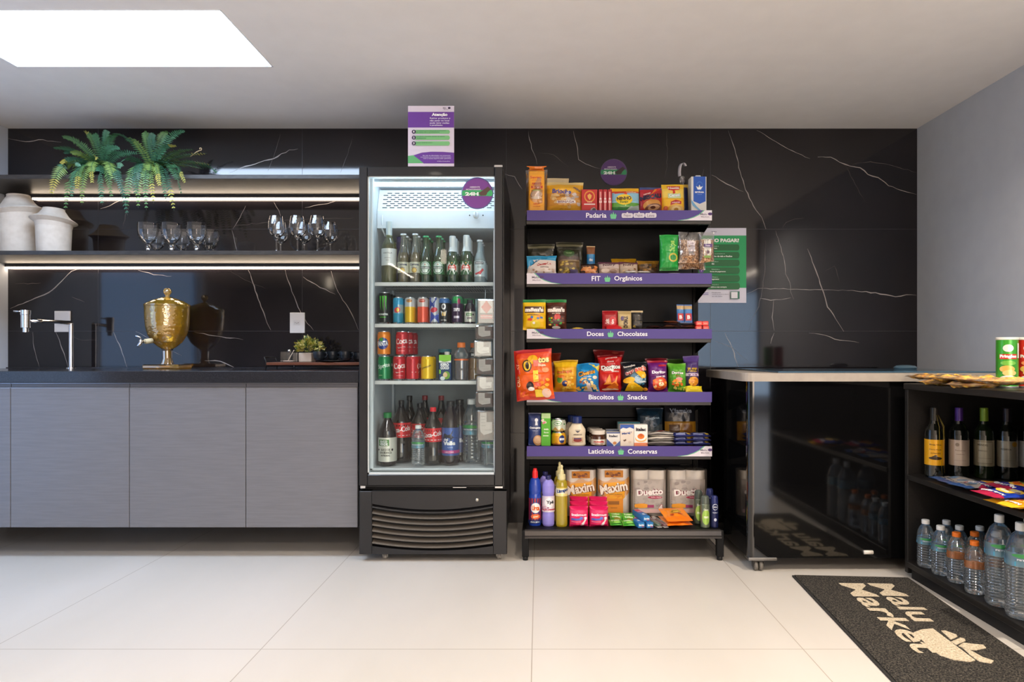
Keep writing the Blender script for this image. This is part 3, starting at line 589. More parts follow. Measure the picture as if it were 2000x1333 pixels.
# lower panel with curved louvres
m = MB(); PX0, PX1 = xat(702, 3.09), xat(990, 3.09); zz0, zz1 = .036, .338; lx0, lx1 = xat(727, 3.09), xat(963, 3.09); YP = 3.085
xm = (lx0+lx1)/2; hw = (lx1-lx0)/2
def smile(x, z, amt): return z-amt*(1-((x-xm)/hw)**2)
top = [(lx0+(lx1-lx0)*k/20, smile(lx0+(lx1-lx0)*k/20, .277, .028)) for k in range(21)]; bot = [(lx0+(lx1-lx0)*k/20, smile(lx0+(lx1-lx0)*k/20, .075, .022)) for k in range(21)]
for k in range(20):
    for A, B in ((top, zz1), (bot, zz0)):
        (x0, z0), (x1, z1) = A[k], A[k+1]; m.add([(x0, YP, z0), (x1, YP, z1), (x1, YP, B), (x0, YP, B), (x0, YP+.03, z0), (x1, YP+.03, z1)], [(0, 1, 2, 3), (0, 1, 5, 4)], BODY)
m.box(PX0, lx0, YP, YP+.04, zz0, zz1, BODY, .003).box(lx1, PX1, YP, YP+.04, zz0, zz1, BODY, .003)
m.box(PX0, PX1, YP+.001, YP+.04, zz1-.004, zz1, BODY).box(PX0, PX1, YP+.001, YP+.04, zz0, zz0+.004, BODY)
m.box(lx0, lx1, YP+.034, YP+.04, zz0, zz1, mat('#060607', .7)); po = part('lower_panel', m)
SL = mat('#5a544d', .33, .2, .2)
m = MB()
for s_ in range(7):
    zc = .262-s_*.0285; n = 24; vs = []
    for k in range(n+1):
        x = lx0+(lx1-lx0)*k/n; z = smile(x, zc, .028-.0008*s_)
        vs += [(x, YP+.002, z), (x, YP+.001, z-.004), (x, YP+.024, z+.011), (x, YP+.026, z+.008)]
    m.add(vs, [(4*k+a, 4*k+4+a, 4*k+4+b, 4*k+b) for k in range(n) for a, b in ((0, 1), (2, 0), (1, 3))], SL if s_ else GRIL, True)
part('ventilation_louvres', m, po)
lk = MB().tube([(xat(932, YP), YP+.001, zat(977, YP)), (xat(932, YP), YP-.003, zat(977, YP))], .0075, mat('#cfc8b8', .3, .8), 18); part('lock', lk, po)
def caster(cx, cy, r, wm, parent, pf, fork=CHROME):
    m = MB(); m.box(cx-.016, cx+.016, cy-.018, cy+.018, 2*r+.006, 2*r+.012, fork, .001)
    for s_ in (-1, 1): m.prism([(cy-.012, 2*r+.006), (cy+.012, 2*r+.006), (cy+.006, r-.004), (cy-.006, r-.004)], cx+s_*.012-.001, cx+s_*.012+.001, fork, 'x')
    o = pf('caster', m, parent); w_ = MB().tube([(cx-.009, cy, r), (cx+.009, cy, r)], r, wm, 20); pf('wheel', w_, o)
for x, y in ((xat(752, 3.12), 3.13), (xat(975, 3.12), 3.13), (FX0+.06, 3.68), (FX1-.06, 3.68)):
    caster(x, y, .0135, mat('#8c8780', .4), fr, part)
# ---- round 24H stickers and posters
def sign24(r, dark, tilt=0):
    m = MB(); pu, pu2, gr, br_ = ('#7a3f8f', '#84468f', '#3fae6a', '#5a4238') if not dark else ('#54306e', '#5a3575', '#2f8f5b', '#3a2a28')
    m.tube([(0, .0012, 0), (0, 0, 0)], r, mat('#6b6a9c' if not dark else '#6d5a7d', .4), 48)
    it = [('e', 0, .5, .47, .47, pu), ('p', [(-.475, .42), (-.485, .5), (-.468, .585), (-.3, .6), (.1, .6), (.45, .6), (.485, .5), (.465, .41)], gr), ('p', [(.04, .5), (.34, .71), (.42, .62), (.27, .43), (.1, .42)], br_), ('p', [(.30, .50), (.38, .58), (.485, .52), (.46, .41), (.36, .40)], gr),
          ('t', 'AMBIENTE', -.08, .69, .32, .045, '#e6dbe8'), ('t', 'MONITORADO', -.12, .615, .46, .045, '#e6dbe8'), ('t', '24H', -.17, .475, .42, .115, '#eef6ee', 0, .05), ('p', [(.09, .5), (.13, .52), (.13, .43), (.09, .43)], br_)]
    m.art(lambda u, v, off: (u, -off, v-r), 2*r, 2*r, it, 1); return m
s1 = thing('round_sign', 'purple round 24H sign stuck on the fridge door glass', 'sign', sign24(.0765, False), (xat(932, FY), FY+.0065, zat(377, FY)))
s2 = thing('round_sign', 'purple round 24H sign on the marble above the snack shelves', 'sign', sign24(.079, True), (xat(1199, 3.79), 3.797, zat(336, 3.79)))
def lines(x0, x1, y0, n, dy, h, c, rag=3):
    rr = random.Random(int(x0*100+y0*100)); o = []
    for k in range(n): o.append(('t', ''.join(rr.choice('aenomrsuic tldp') for _ in range(rag)), 0, 0, 0, 0, c))
    return o
W_, H_ = wd(797, 887, FY), wd(208, 326, FY)
m = MB(); m.box(-W_/2, W_/2, 0, .003, 0, H_, mat('#d9d0e0', .35))
m.art(flat(0), W_, H_, [('r', -.5, .64, .5, .90, '#6a3a9a'), ('p', [(-.38, .18), (-.2, .225), (0, .24), (.25, .238), (.5, .225), (.5, .045), (-.16, .045), (-.3, .12)], '#6a3a9a'), ('p', [(-.5, .05), (-.5, .17), (-.38, .18), (-.26, .11), (-.16, .05)], '#5fb072'),
    ('r', -.34, .535, .39, .60, '#7cc07f'), ('e', .37, .567, .04, .0325, '#7cc07f'), ('r', -.34, .435, .39, .505, '#7cc07f'), ('e', .37, .47, .04, .035, '#7cc07f'), ('r', -.34, .34, .39, .41, '#7cc07f'), ('e', .37, .375, .04, .035, '#7cc07f'),
    ('e', -.37, .567, .045, .033, '#3d2f52'), ('e', -.37, .47, .045, .033, '#3d2f52'), ('e', -.37, .375, .045, .033, '#3d2f52'), ('t', '1', -.37, .567, .022, .03, '#ffffff'), ('t', '2', -.37, .47, .03, .03, '#ffffff'), ('t', '3', -.37, .375, .03, .03, '#ffffff'),
    ('t', 'Atenção', .19, .845, .34, .062, '#ffffff', 0, .04), ('t', 'Retirar produtos e', .20, .785, .44, .032, '#e8e0f0'), ('t', 'não pagar no local', .19, .745, .42, .034, '#e8e0f0'), ('t', 'pode gerar multas', .19, .705, .42, .034, '#e8e0f0'), ('t', 'e penalidades.', .12, .668, .28, .03, '#e8e0f0'),
    ('t', 'Malu', .30, .955, .07, .022, '#4a4058'), ('e', .40, .955, .03, .018, '#3a2a4a'), ('t', 'Market', .33, .93, .10, .014, '#8a8098'),
    ('t', 'O ambiente possui câmeras de monitoramento', .02, .578, .62, .018, '#2f6f45'), ('t', 'em tempo real e reconhecimento', -.06, .553, .5, .018, '#2f6f45'), ('t', 'Produtos retirados devem ser pagos', -.0, .483, .6, .018, '#2f6f45'), ('t', 'imediatamente', -.2, .456, .2, .018, '#2f6f45'), ('t', 'Qualquer dúvida fale conosco', -.14, .378, .36, .018, '#2f6f45'),
    ('t', 'Em caso de dificuldades com pagamento', .13, .165, .6, .02, '#d9cdea'), ('t', 'ou problemas com os produtos, entre em contato', .11, .14, .66, .02, '#d9cdea'), ('t', 'com o nosso suporte pelo aplicativo', .14, .115, .6, .02, '#d9cdea'), ('t', 'Obrigado', .28, .07, .28, .018, '#d9cdea')], 1)
thing('notice_sign', 'purple and white notice headed Atenção standing on top of the fridge', 'sign', m, (xat(842, FY), FY-.002, 1.8935))
W_, H_ = wd(1357, 1457, D0), wd(446, 592, D0)
m = MB(); m.box(-W_/2, W_/2, 0, .003, 0, H_, mat('#d7d6e6', .3)); GR = '#1f8f55'; G2 = '#1e6b3a'; it = [('r', -.5, .20, .5, .90, '#21a562')]
it.append(('t', 'COMO PAGAR?', .0, .835, .72, .05, '#f2f4f2', 0, .05))
txt = [('Escaneie o', 'produto'), ('Confira os produtos no', 'carrinho da tela e finalize'), ('Escolha o', 'PIX'), ('Selecione a', 'forma de pagamento'), ('Efetue o', 'pagamento'), ('Aguarde e', 'retire a sua compra')]
for k in range(6):
    v = .74-k*.104; it += [('r', -.46, v-.042, .34, v+.042, G2), ('e', .33, v, .035, .042, G2), ('e', -.38, v, .045, .032, '#5b3a8f'), ('t', '%d' % (k+1), -.38, v, .02, .03, '#cdb9e8'), ('t', txt[k][0], -.14+.003*len(txt[k][0]), v+.018, .014*len(txt[k][0]), .016, '#9fd4b4'), ('t', txt[k][1], -.17+.006*len(txt[k][1]), v-.014, .017*len(txt[k][1]), .022, '#e6f4ea', 0, .03)]
it += [('r', -.42, .125, -.25, .132, '#6a54a8'), ('r', -.42, .105, -.25, .112, '#6a54a8'), ('t', 'Atendimento', -.1, .135, .18, .014, '#6b6b80'), ('t', 'central de ajuda ao cliente', -.02, .11, .32, .014, '#6b6b80'), ('t', 'sac malu market', -.08, .085, .2, .014, '#6b6b80'), ('t', 'Malu Market', -.14, .945, .1, .014, '#7a7890'), ('r', .18, .05, .355, .15, '#3a7a66'), ('r', .19, .058, .315, .142, '#e9e9f2')]
m.art(flat(0), W_, H_, it, 1); thing('payment_poster', 'green COMO PAGAR poster on the marble right of the snack shelves', 'poster', m, (xat(1407, D0), D0-.0045, zat(592, D0)))

# ---- bottles and cans in the fridge
def bottle(prof, glassm, label=None, capm=None, capprof=None, seg=24, liquid=None, extra=None):
    """label: (z0, z1, colour, items[, arc radius offset]); returns part list"""
    b = MB().lathe(prof, glassm, seg); parts = [('bottle_body', b)]
    if liquid:
        lm, lz = liquid; lp = [(0, .004)]+[(max(0, p[0]-.0022), p[1]+.003) for p in prof if p[0] > 0 and p[1] < lz-.004]; lr = max(.001, prof_r(prof, lz)-.0022); lp += [(lr, lz), (0, lz)]
        parts.append(('drink', MB().lathe(lp, lm, seg)))
    if label:
        z0, z1, c, items = label[:4]; r = prof_r(prof, (z0+z1)/2)+.0007; l = MB().lathe([(r, z0), (r, z1)], paperc(c), 32); l.art(cyl(r, z0), 2*r, z1-z0, items, 1, paperc, .0003); parts.append(('label', l))
    if capprof: parts.append(('cap', MB().lathe(capprof, capm, 20)))
    if extra: parts += extra
    return parts
def rows(n, first, at0, dy, labels, group=None, dxs=None):
    for k in range(1, n):
        dup(first, labels[k-1] if k-1 < len(labels) else labels[-1], (at0[0]+(dxs[k-1] if dxs else 0), at0[1]+dy*k, at0[2]), None, None, group)
GR_ = clear('green_bottle_glass', (.16, .42, .16), .3, body=.22, bodycol=(.05, .22, .06), base=.07); CL_ = clear('pale_bottle_glass', (.82, .86, .80), .33, body=.08, bodycol=(.7, .75, .7), base=.07)
BEER = clear('pale_beer', (.80, .62, .22), .2, body=.35, bodycol=(.62, .45, .10), base=.03); OLV = clear('olive_bottle_glass', (.55, .62, .28), .3, body=.22, bodycol=(.35, .38, .14), base=.07)
BR = lambda h, r, nr=.0125: [(0, 0), (r*.9, 0), (r, .006), (r, h*.50), (r*.93, h*.57), (nr*1.25, h*.74), (nr, h*.84), (nr, h*.955), (nr*1.15, h*.96), (nr*1.15, h)]
CAP = lambda h, nr=.0125: [(nr*1.18, h-.006), (nr*1.32, h-.003), (nr*1.2, h+.003), (0, h+.004)]
zf = SH[0]+.0005; dF = 3.242; names = ['front', 'second', 'third', 'fourth']
def beers(px, h, r, parts_fn, what, n=3, sp=.068, cat='bottle', grp=None):
    parts = parts_fn(h, r); at0 = (xat(px, dF), dF, zf)
    g = thing('drink_bottle', what+', nearest the glass', cat, parts, at0, group=grp)
    rows(n, g, at0, sp, [what+', '+q+' from glass' for q in ('second', 'third', 'fourth')])
thing('wine_bottle', 'white wine bottle with pale label at the left of the top fridge shelf', 'bottle', bottle([(0, 0), (.034, 0), (.038, .006), (.038, .175), (.034, .198), (.018, .225), (.0145, .245), (.0145, .305)], OLV, (.085, .17, '#dfe3e2', [('t', 'CASTIÇA', 0, .72, .62, .1, '#6a7072'), ('t', 'vinho branco', 0, .45, .4, .06, '#8a9092'), ('t', 'seco', 0, .3, .2, .05, '#9aa0a2')]), mat('#cfdcdf', .3, .4), [(.0155, .235), (.0155, .308), (.013, .311), (0, .311)], liquid=(BEER, .19)), (xat(760, 3.25), 3.25, zf))
cor = lambda h, r: bottle(BR(h, r), CL_, (.048, .102, '#cfcfba', [('r', -.9, .62, .9, .98, '#d9dccb'), ('t', 'Corona', 0, .78, .8, .22, '#23305a', 0, .04), ('t', 'Extra', 0, .5, .4, .16, '#3a4668'), ('e', 0, .24, .22, .24, '#b08c3a'), ('e', 0, .24, .14, .16, '#d9c074')]), mat('#e3e6e8', .3, .6), CAP(h), liquid=(BEER, h*.62))
beers(788, .243, .0288, cor, 'clear beer bottle with white label right of the white wine', grp='clear beers in the fridge')
beers(811, .243, .0288, cor, 'clear beer bottle with white label beside the green bottles', grp='clear beers in the fridge')
hei = lambda h, r: bottle(BR(h, r), GR_, (.040, .105, '#2f6b3e', [('e', 0, .5, .46, .48, '#c5d8cf'), ('e', 0, .5, .40, .42, '#2b6540'), ('e', 0, .56, .34, .33, '#c8d9d0'), ('r', -.46, .42, .46, .6, '#23483a'), ('t', 'Heineken', 0, .51, .8, .1, '#f0f4f0', 0, .03), ('p', [(0, .82), (.05, .72), (-.05, .72)], '#c7352b'), ('e', 0, .25, .22, .12, '#e1ebe6')]), mat('#4fae74', .3, .4), CAP(h), liquid=(clear('green_beer', (.35, .6, .2), .2, body=.3, bodycol=(.10, .24, .06)), h*.66))
beers(832, .232, .029, hei, 'green beer bottle with oval green label, left column', grp='green beers with oval label')
beers(857, .232, .0295, hei, 'green beer bottle with oval green label, right column', grp='green beers with oval label')
ste = lambda h, r: bottle(BR(h, r), GR_, (.038, .108, '#2a5b36', [('p', [(-.5, .2), (-.5, .78), (-.25, .95), (.25, .95), (.5, .78), (.5, .2), (.2, .02), (-.2, .02)], '#dfe2dc'), ('p', [(-.36, .3), (-.36, .6), (-.2, .74), (.2, .74), (.36, .6), (.36, .3)], '#d8402f'), ('t', 'Stella', 0, .58, .44, .13, '#ffffff', 0, .03), ('t', 'ARTOIS', 0, .42, .56, .1, '#ffffff', 0, .03), ('e', 0, .84, .06, .05, '#c0a25a')]), mat('#dfe6e8', .35, .3), [(.0255*.9, h*.66), (.020, h*.70), (.0165, h*.76), (.0165, h*.99), (.013, h*1.005), (0, h*1.005)], liquid=None)
beers(884, .234, .0295, ste, 'green beer bottle with white foil neck, left column', grp='green beers with white foil neck')
beers(911, .238, .0305, ste, 'green beer bottle with white foil neck, right column', grp='green beers with white foil neck')
ice = lambda h, r: bottle(BR(h, r, .0115), clear('frosted_glass', (.80, .90, .94), .3, body=.45, bodycol=(.72, .84, .88), base=.06), (.03, .108, '#cfdde0', [('r', -.4, .78, .4, .95, '#4a4a52'), ('t', 'SMIRNOFF', 0, .865, .7, .1, '#e8e8ea', 0, .03), ('t', 'ICE', 0, .6, .3, .12, '#7a8a94'), ('p', [(-.42, .2), (.3, .52), (.42, .42), (.1, .12), (-.3, .1)], '#c9404a')]), mat('#e4e4e6', .35, .5), CAP(h, .0115))
beers(937, .212, .028, ice, 'frosted bottle with red mark by the fridge wall', grp='frosted bottles in the fridge')
thing('wine_bottle', 'purple-necked bottle standing behind the white wine', 'bottle', bottle([(0, 0), (.034, 0), (.036, .006), (.036, .165), (.018, .205), (.015, .262)], clear('violet_glass', (.3, .25, .6), .3, body=.5, bodycol=(.18, .14, .45)), None, mat('#4a4390', .4), [(.0165, .20), (.0165, .262), (0, .264)]), (xat(765, 3.25)+.004, 3.42, zf))
# cans on the second shelf
zf = SH[1]+.0005
def cans(px, r, h, bands, items, what, n=3, d=3.25, z=None, g=None, name='drink_can'):
    z = zf if z is None else z; at0 = (xat(px, d), d, z)
    o = thing(name, what+', front', 'can', can(r, h, bands, items), at0, group=g)
    rows(n, o, at0, r*2+.004, [what+', second from glass', what+', third from glass'])
claw = [('p', [(-.30+k*.22, .88), (-.16+k*.22, .88), (-.20+k*.22, .62), (-.17+k*.22, .42-.04*(k == 1)), (-.24+k*.22, .55), (-.26+k*.22, .72)], '#58d23a') for k in range(3)]
cans(751, .0315, .158, [(0, '#121414')], claw+[('t', 'MONSTER', 0, .30, .8, .06, '#e2e6e2', 0, .05), ('t', 'ENERGY', 0, .21, .5, .035, '#58d23a')], 'tall black can with green claw marks on the second shelf')
cans(778, .0265, .134, [(0, '#1f93b8'), (.44, '#9fb6c0'), (.8, '#2f9fcf')], [('p', [(-.5, .95), (-.5, .42), (0, .42), (.1, .95)], '#2fa0d4'), ('p', [(0, .44), (0, .02), (.5, .02), (.5, .44)], '#1d7f9f'), ('e', 0, .52, .3, .10, '#d9404a', 20), ('e', .05, .52, .12, .07, '#e9c84a')], 'blue and silver slim can beside the tall black can')
cans(801, .0265, .134, [(0, '#e8b90f'), (.74, '#c9ccd0')], [('e', 0, .86, .3, .06, '#c7862a'), ('t', 'energy', 0, .86, .5, .04, '#5a6a8a')], 'yellow slim can on the second fridge shelf')
cans(826, .0275, .134, [(0, '#e8563a'), (.74, '#d3c4c2')], [('e', 0, .86, .3, .06, '#c7462a'), ('t', 'energy', 0, .86, .5, .04, '#f0d0c8')], 'coral red slim can on the second fridge shelf')
cans(849, .0265, .134, [(0, '#b6bcc6')], [('p', [(-.5, .98), (-.5, .5), (.1, .5), (.28, .98)], '#26409c'), ('p', [(-.3, .5), (-.42, .03), (.5, .03), (.5, .42)], '#26409c'), ('e', 0, .52, .34, .09, '#c9384a', 15)], 'blue and silver can with slanted panels, second shelf')
cans(868, .0275, .131, [(0, '#17181c'), (.9, '#3a6fb0')], [('e', 0, .66, .2, .12, '#d8d8dc'), ('e', -.02, .66, .1, .06, '#4a4a55'), ('p', [(-.28, .5), (.28, .5), (.16, .30), (-.16, .30)], '#c7c9cc'), ('t', '61', 0, .38, .3, .16, '#d9a92a', 0, .05), ('t', 'ICE TEA', 0, .14, .5, .05, '#dddddd')], 'black can with white figure on the second shelf')
cans(893, .0275, .142, [(0, '#3a1f45'), (.68, '#4a2450'), (.84, '#2f8f5b')], [('e', -.1, .88, .25, .08, '#3fb060'), ('e', .22, .8, .14, .1, '#a02f5a'), ('t', 'zero', 0, .5, .6, .12, '#eae4ee', 0, .05), ('r', -.25, .2, .25, .28, '#d9d0de')], 'dark purple can with green top, second shelf')
thing('juice_bottle', 'small dark juice bottle with white label at the right of the second shelf', 'bottle', bottle([(0, 0), (.026, 0), (.028, .005), (.028, .075), (.024, .092), (.014, .108), (.014, .118)], mat('#231225', .12, 0, .6), (.010, .062, '#e3e3d8', [('r', -.3, .58, .2, .84, '#4a8a3a'), ('t', 'SUCO', -.05, .7, .3, .16, '#ffffff', 0, .03), ('t', 'uva', 0, .36, .4, .2, '#6a4a6a', 0, .03), ('e', .32, .7, .07, .1, '#3a2a3a')]), mat('#1f1f2a', .4), [(.0155, .106), (.0155, .122), (0, .123)]), (xat(918, 3.25), 3.25, zf))
thing('drink_carton', 'green and white carton behind the small dark juice bottle', 'carton', carton(.062, .06, .135, '#1f8f5a', [('r', -.5, .75, .5, .8, '#e0ebe6'), ('r', -.5, .5, .5, .54, '#b9dcca')]), (xat(915, 3.36), 3.33, zf))
thing('drink_carton', 'pale blue net-patterned carton at the right fridge wall', 'carton', carton(.055, .06, .135, '#a8cfdd', [('r', -.5, .7+.05*k, .5, .715+.05*k, '#e6f2f6') for k in range(5)]), (xat(938, 3.33), 3.34, zf))
# cans and bottles on the third shelf
zf = SH[2]+.0005; r = .0325; h = .123
spr = [('t', 'Sprite', .06, .58, 1.0, .22, '#e6f4ea', 12, .03), ('r', -.35, .2, -.05, .225, '#bfe0a8')]
cola = [('t', 'Coca', .0, .60, .95, .24, '#f6e9e8', 8, .03), ('p', [(-.9, .32), (-.3, .28), (.3, .36), (.9, .34), (.9, .37), (.3, .40), (-.3, .32), (-.9, .36)], '#f0d8d8'), ('t', 'sabor original', 0, .2, .5, .035, '#f0d0d0')]
cans(751, r, h, [(0, '#0f8a4f')], spr, 'green soda can at the left of the third fridge shelf', 3, 3.25)
ctop = thing('drink_can', 'orange soda can stacked on the green can at the left', 'can', can(r, h, [(0, '#f08a1c')], [('e', 0, .5, .46, .24, '#1f3f8f'), ('e', -.1, .66, .16, .07, '#4aa84a'), ('t', 'FANTA', 0, .5, .86, .2, '#ffffff', 6, .05)]), (xat(750, 3.25), 3.25, zf+h+.0005))
for k, (px, d) in enumerate(((780, 3.25), (806, 3.25), (780, 3.32), (806, 3.32))):
    lbs = ['red cola can in the lower layer, next to the green can', 'red cola can in the lower layer, next to the yellow can', 'red cola can of the lower layer, second row by the green can', 'red cola can of the lower layer, second row by the yellow can']
    if k == 0: cc_ = thing('drink_can', lbs[0], 'can', can(r, h, [(0, '#c41f2c')], cola), (xat(px, d)+.0, d, zf), (0, 0, .25), 'red cola cans')
    else: dup(cc_, lbs[k], (xat(780, 3.25)+(.0665 if k % 2 else 0), d, zf), (0, 0, (.25, 1.9, 1.2, .3)[k]))
dup(cc_, 'red cola can of the upper layer, nearest the orange can', (xat(785, 3.25), 3.26, zf+h+.0005), (0, 0, .05))
dup(cc_, 'red cola can of the upper layer, second from the glass', (xat(785, 3.25)+.012, 3.33, zf+h+.0005), (0, 0, .1)); dup(cc_, 'red cola can of the upper layer, third from the glass', (xat(785, 3.25)+.020, 3.40, zf+h+.0005), (0, 0, .1)); dup(cc_, 'red cola can of the lower layer in the third row from the glass', (xat(785, 3.25)+.015, 3.40, zf), (0, 0, .1))
cans(835, r, h, [(0, '#f2c40f')], [('t', 'Schweppes', -.05, .54, .85, .12, '#4a3a10', 20, .02)], 'yellow soda can in the middle of the third shelf', 2, 3.25)
m = carton(.060, .060, .128, '#1d3f70', [('r', -.5, .70, .5, 1, '#8ccf3f'), ('p', [(-.5, .70), (.5, .70), (.5, .78), (0, .72), (-.5, .78)], '#f0f4ec'), ('t', 'KERO', -.02, .62, .7, .12, '#ffffff', 0, .06), ('t', 'COCO', -.02, .49, .7, .12, '#ffffff', 0, .06), ('e', .12, .20, .3, .16, '#7aa83a'), ('e', .02, .22, .18, .10, '#e8c89a'), ('e', -.2, .08, .2, .08, '#dfe9f0'), ('r', -.48, .26, -.34, .42, '#8ccf3f')], .002)
cp = MB().lathe([(.013, 0), (.013, .015), (0, .016)], mat('#e9e4da', .4), 16, (.006, .03, .128)); thing('coconut_water_carton', 'blue and green coconut water carton with white cap on third shelf', 'carton', [('carton', m), ('cap', cp)], (xat(870, 3.25), 3.235, zf))
ISO = clear('isotonic_drink', (.85, .72, .68), .2, body=.3, bodycol=(.62, .45, .42), base=.03)
gat = [(0, 0), (.033, 0), (.036, .006), (.036, .05), (.034, .055), (.036, .06), (.036, .108), (.033, .112), (.036, .118), (.034, .140), (.018, .166), (.018, .178)]
thing('sports_drink_bottle', 'clear sports drink bottle with orange cap on the third shelf', 'bottle', bottle(gat, PET, (.100, .108, '#e8743a', []), mat('#ee7a2c', .4), [(.0205, .165), (.0205, .188), (.018, .190), (0, .190)], liquid=(ISO, .105)), (xat(901, 3.25), 3.25, zf))
thing('sports_drink_bottle', 'sports drink bottle of amber drink behind the meat packets', 'bottle', bottle(gat, PET, (.118, .14, '#1c1c1e', [('t', 'zero', 0, .5, .4, .5, '#ffffff')]), mat('#c96a34', .4), [(.0205, .165), (.0205, .188), (0, .190)], liquid=(clear('amber_drink', (.9, .55, .1), .2, body=.6, bodycol=(.85, .42, .04)), .112)), (xat(925, 3.25), 3.29, zf-.0))
thing('jar', 'dark jar with teal lid behind the coconut water carton', 'jar', [('glass', MB().lathe([(0, 0), (.033, 0), (.034, .005), (.034, .13), (.03, .14)], clear('dark_drink', (.3, .4, .45), .3, body=.5, bodycol=(.05, .08, .1)), 24)), ('lid', MB().lathe([(.034, .14), (.035, .142), (.035, .158), (0, .159)], mat('#1d6f80', .4), 24))], (xat(868, 3.36), 3.38, zf))
# bottom of the fridge: large bottles
zf = iz0+.0125
COLA = mat('#120807', .08, 0, .8); DARKB = mat('#1a0e16', .1, 0, .7)
cb_ = lambda h, r: [(0, .004), (r*.6, 0), (r*.95, .004), (r, .02), (r, h*.16), (r*.93, h*.30), (r*.96, h*.42), (r, h*.60), (r*.97, h*.66), (r*.55, h*.80), (.0135, h*.90), (.0135, h*.93)]
capp = lambda h, rr=.0155: [(rr, h*.925), (rr, h*.985), (rr*.9, h), (0, h)]
def bigb(px, d, h, r, bodym, lab, capc, what, name='soda_bottle', cp=None, grp=None):
    return thing(name, what, 'bottle', bottle(cb_(h, r), bodym, lab, mat(capc, .4), capp(h)), (xat(px, d), d, zf), group=grp)
wl = ('e', 0, .5, .01, .01, '#ffffff')
clab = lambda h: (h*.40, h*.64, '#d4202b', [('t', 'Coca-Cola', .02, .55, 1.2, .36, '#f8ecec', 8, .03), ('r', -.6, .12, .6, .17, '#f0d8d8')])
thing('juice_bottle', 'grape juice bottle with white label and green cap at bottom left', 'bottle', bottle([(0, 0), (.042, 0), (.046, .005), (.046, .155), (.044, .17), (.020, .222), (.017, .23), (.017, .238)], DARKB, (.018, .138, '#e4e3d8', [('r', -.42, .66, .2, .92, '#3f7a35'), ('t', 'SUCO', -.11, .84, .4, .1, '#ffffff', 0, .04), ('t', 'VERDE', -.11, .73, .46, .1, '#ffffff', 0, .04), ('t', 'SUCO DE', 0, .50, .5, .09, '#3a3a34', 0, .03), ('t', 'UVA BRANCA', 0, .38, .66, .09, '#3a3a34', 0, .03), ('t', 'INTEGRAL', 0, .26, .5, .07, '#3a3a34', 0, .03), ('e', .36, .5, .05, .05, '#3a2f3a'), ('e', -.4, .5, .05, .04, '#3a2f3a')]), mat('#1c7a3e', .4), [(.0205, .234), (.0205, .258), (.018, .260), (0, .260)]), (xat(757, 3.26), 3.26, zf))
bigb(784, 3.36, .315, .050, COLA, clab(.315), '#16161a', 'dark cola bottle with red label behind the grape juice', grp='large cola bottles in the fridge')
bigb(846, 3.28, .285, .046, COLA, clab(.285), '#dd2530', 'cola bottle with red cap and label, front middle of the fridge', grp='large cola bottles in the fridge')
bigb(820, 3.40, .300, .046, COLA, clab(.3), '#1c1c1e', 'dark cola bottle behind the small water bottle', grp='large cola bottles in the fridge')
bigb(800, 3.50, .330, .036, COLA, None, '#141416', 'dark bottle at the back left of the fridge floor, no label visible')
bigb(830, 3.52, .330, .036, COLA, clab(.33), '#8a1c22', 'cola bottle at the fridge back, behind the red-capped one', grp='large cola bottles in the fridge')
bigb(862, 3.50, .330, .036, COLA, clab(.33), '#8a1c22', 'cola bottle at the fridge back, left of the tall juice', grp='large cola bottles in the fridge')
def water(h, r, capc='#e6e9ea', lab='#3fa6c9', lz=(.44, .60), orange=False):
    pr = [(0, .006), (r*.7, 0), (r*.92, .003), (r, .012)]; n = int(h*.62/.011)
    for k in range(n):
        z = .018+k*(h*.66-.018)/n; pr += [(r, z), (r*.985, z+.003), (r*.95, z+.0055), (r*.985, z+.008)]
    pr += [(r, h*.67), (r*.93, h*.75), (r*.68, h*.85), (.0135, h*.91), (.0125, h*.94)]
    L = h*(lz[1]-lz[0]); it = [('p', [(-1.4, .5), (-.8, .62), (0, .5), (.8, .62), (1.4, .5), (1.4, .36), (-1.4, .36)], '#2d6fa0')] if not orange else []
    if not orange: it += [('r', -1.45, .05, 1.45, .38, lab), ('e', -.1, .82, .5, .16, '#3f9a55'), ('e', .35, .76, .3, .12, '#5cb05a'), ('t', 'PETRÓPOLIS', 0, .55, .85, .15, '#e9f2fa', 0, .03)]
    else: it += [('r', -1.45, .4, 1.45, .5, '#f08a3c')]
    labm = clear('clear_orange_label', (.95, .62, .42), .2, body=.45, bodycol=(.8, .32, .12)) if orange else clear('clear_blue_label', (.78, .92, .95), .2, body=.35, bodycol=(.45, .7, .8))
    body = MB().lathe(pr, PET, 26); parts = [('bottle_body', body)]
    rr = r+.0006; l = MB().lathe([(rr, h*lz[0]), (rr, h*lz[1])], labm, 32); l.art(cyl(rr, h*lz[0]), 2*rr, L, it, 1, paperc, .0003); parts.append(('label', l))
    parts.append(('cap', MB().lathe([(.0155, h*.915), (.0155, h*.99), (.014, h), (0, h)], mat(capc, .45), 20))); return parts
wb = thing('water_bottle', 'small water bottle with white cap at the front of the fridge floor', 'bottle', water(.200, .0335), (xat(817, 3.23), 3.23, zf))
tj = [(0, 0), (.040, 0), (.044, .005), (.044, .20), (.040, .225), (.019, .285), (.017, .30)]
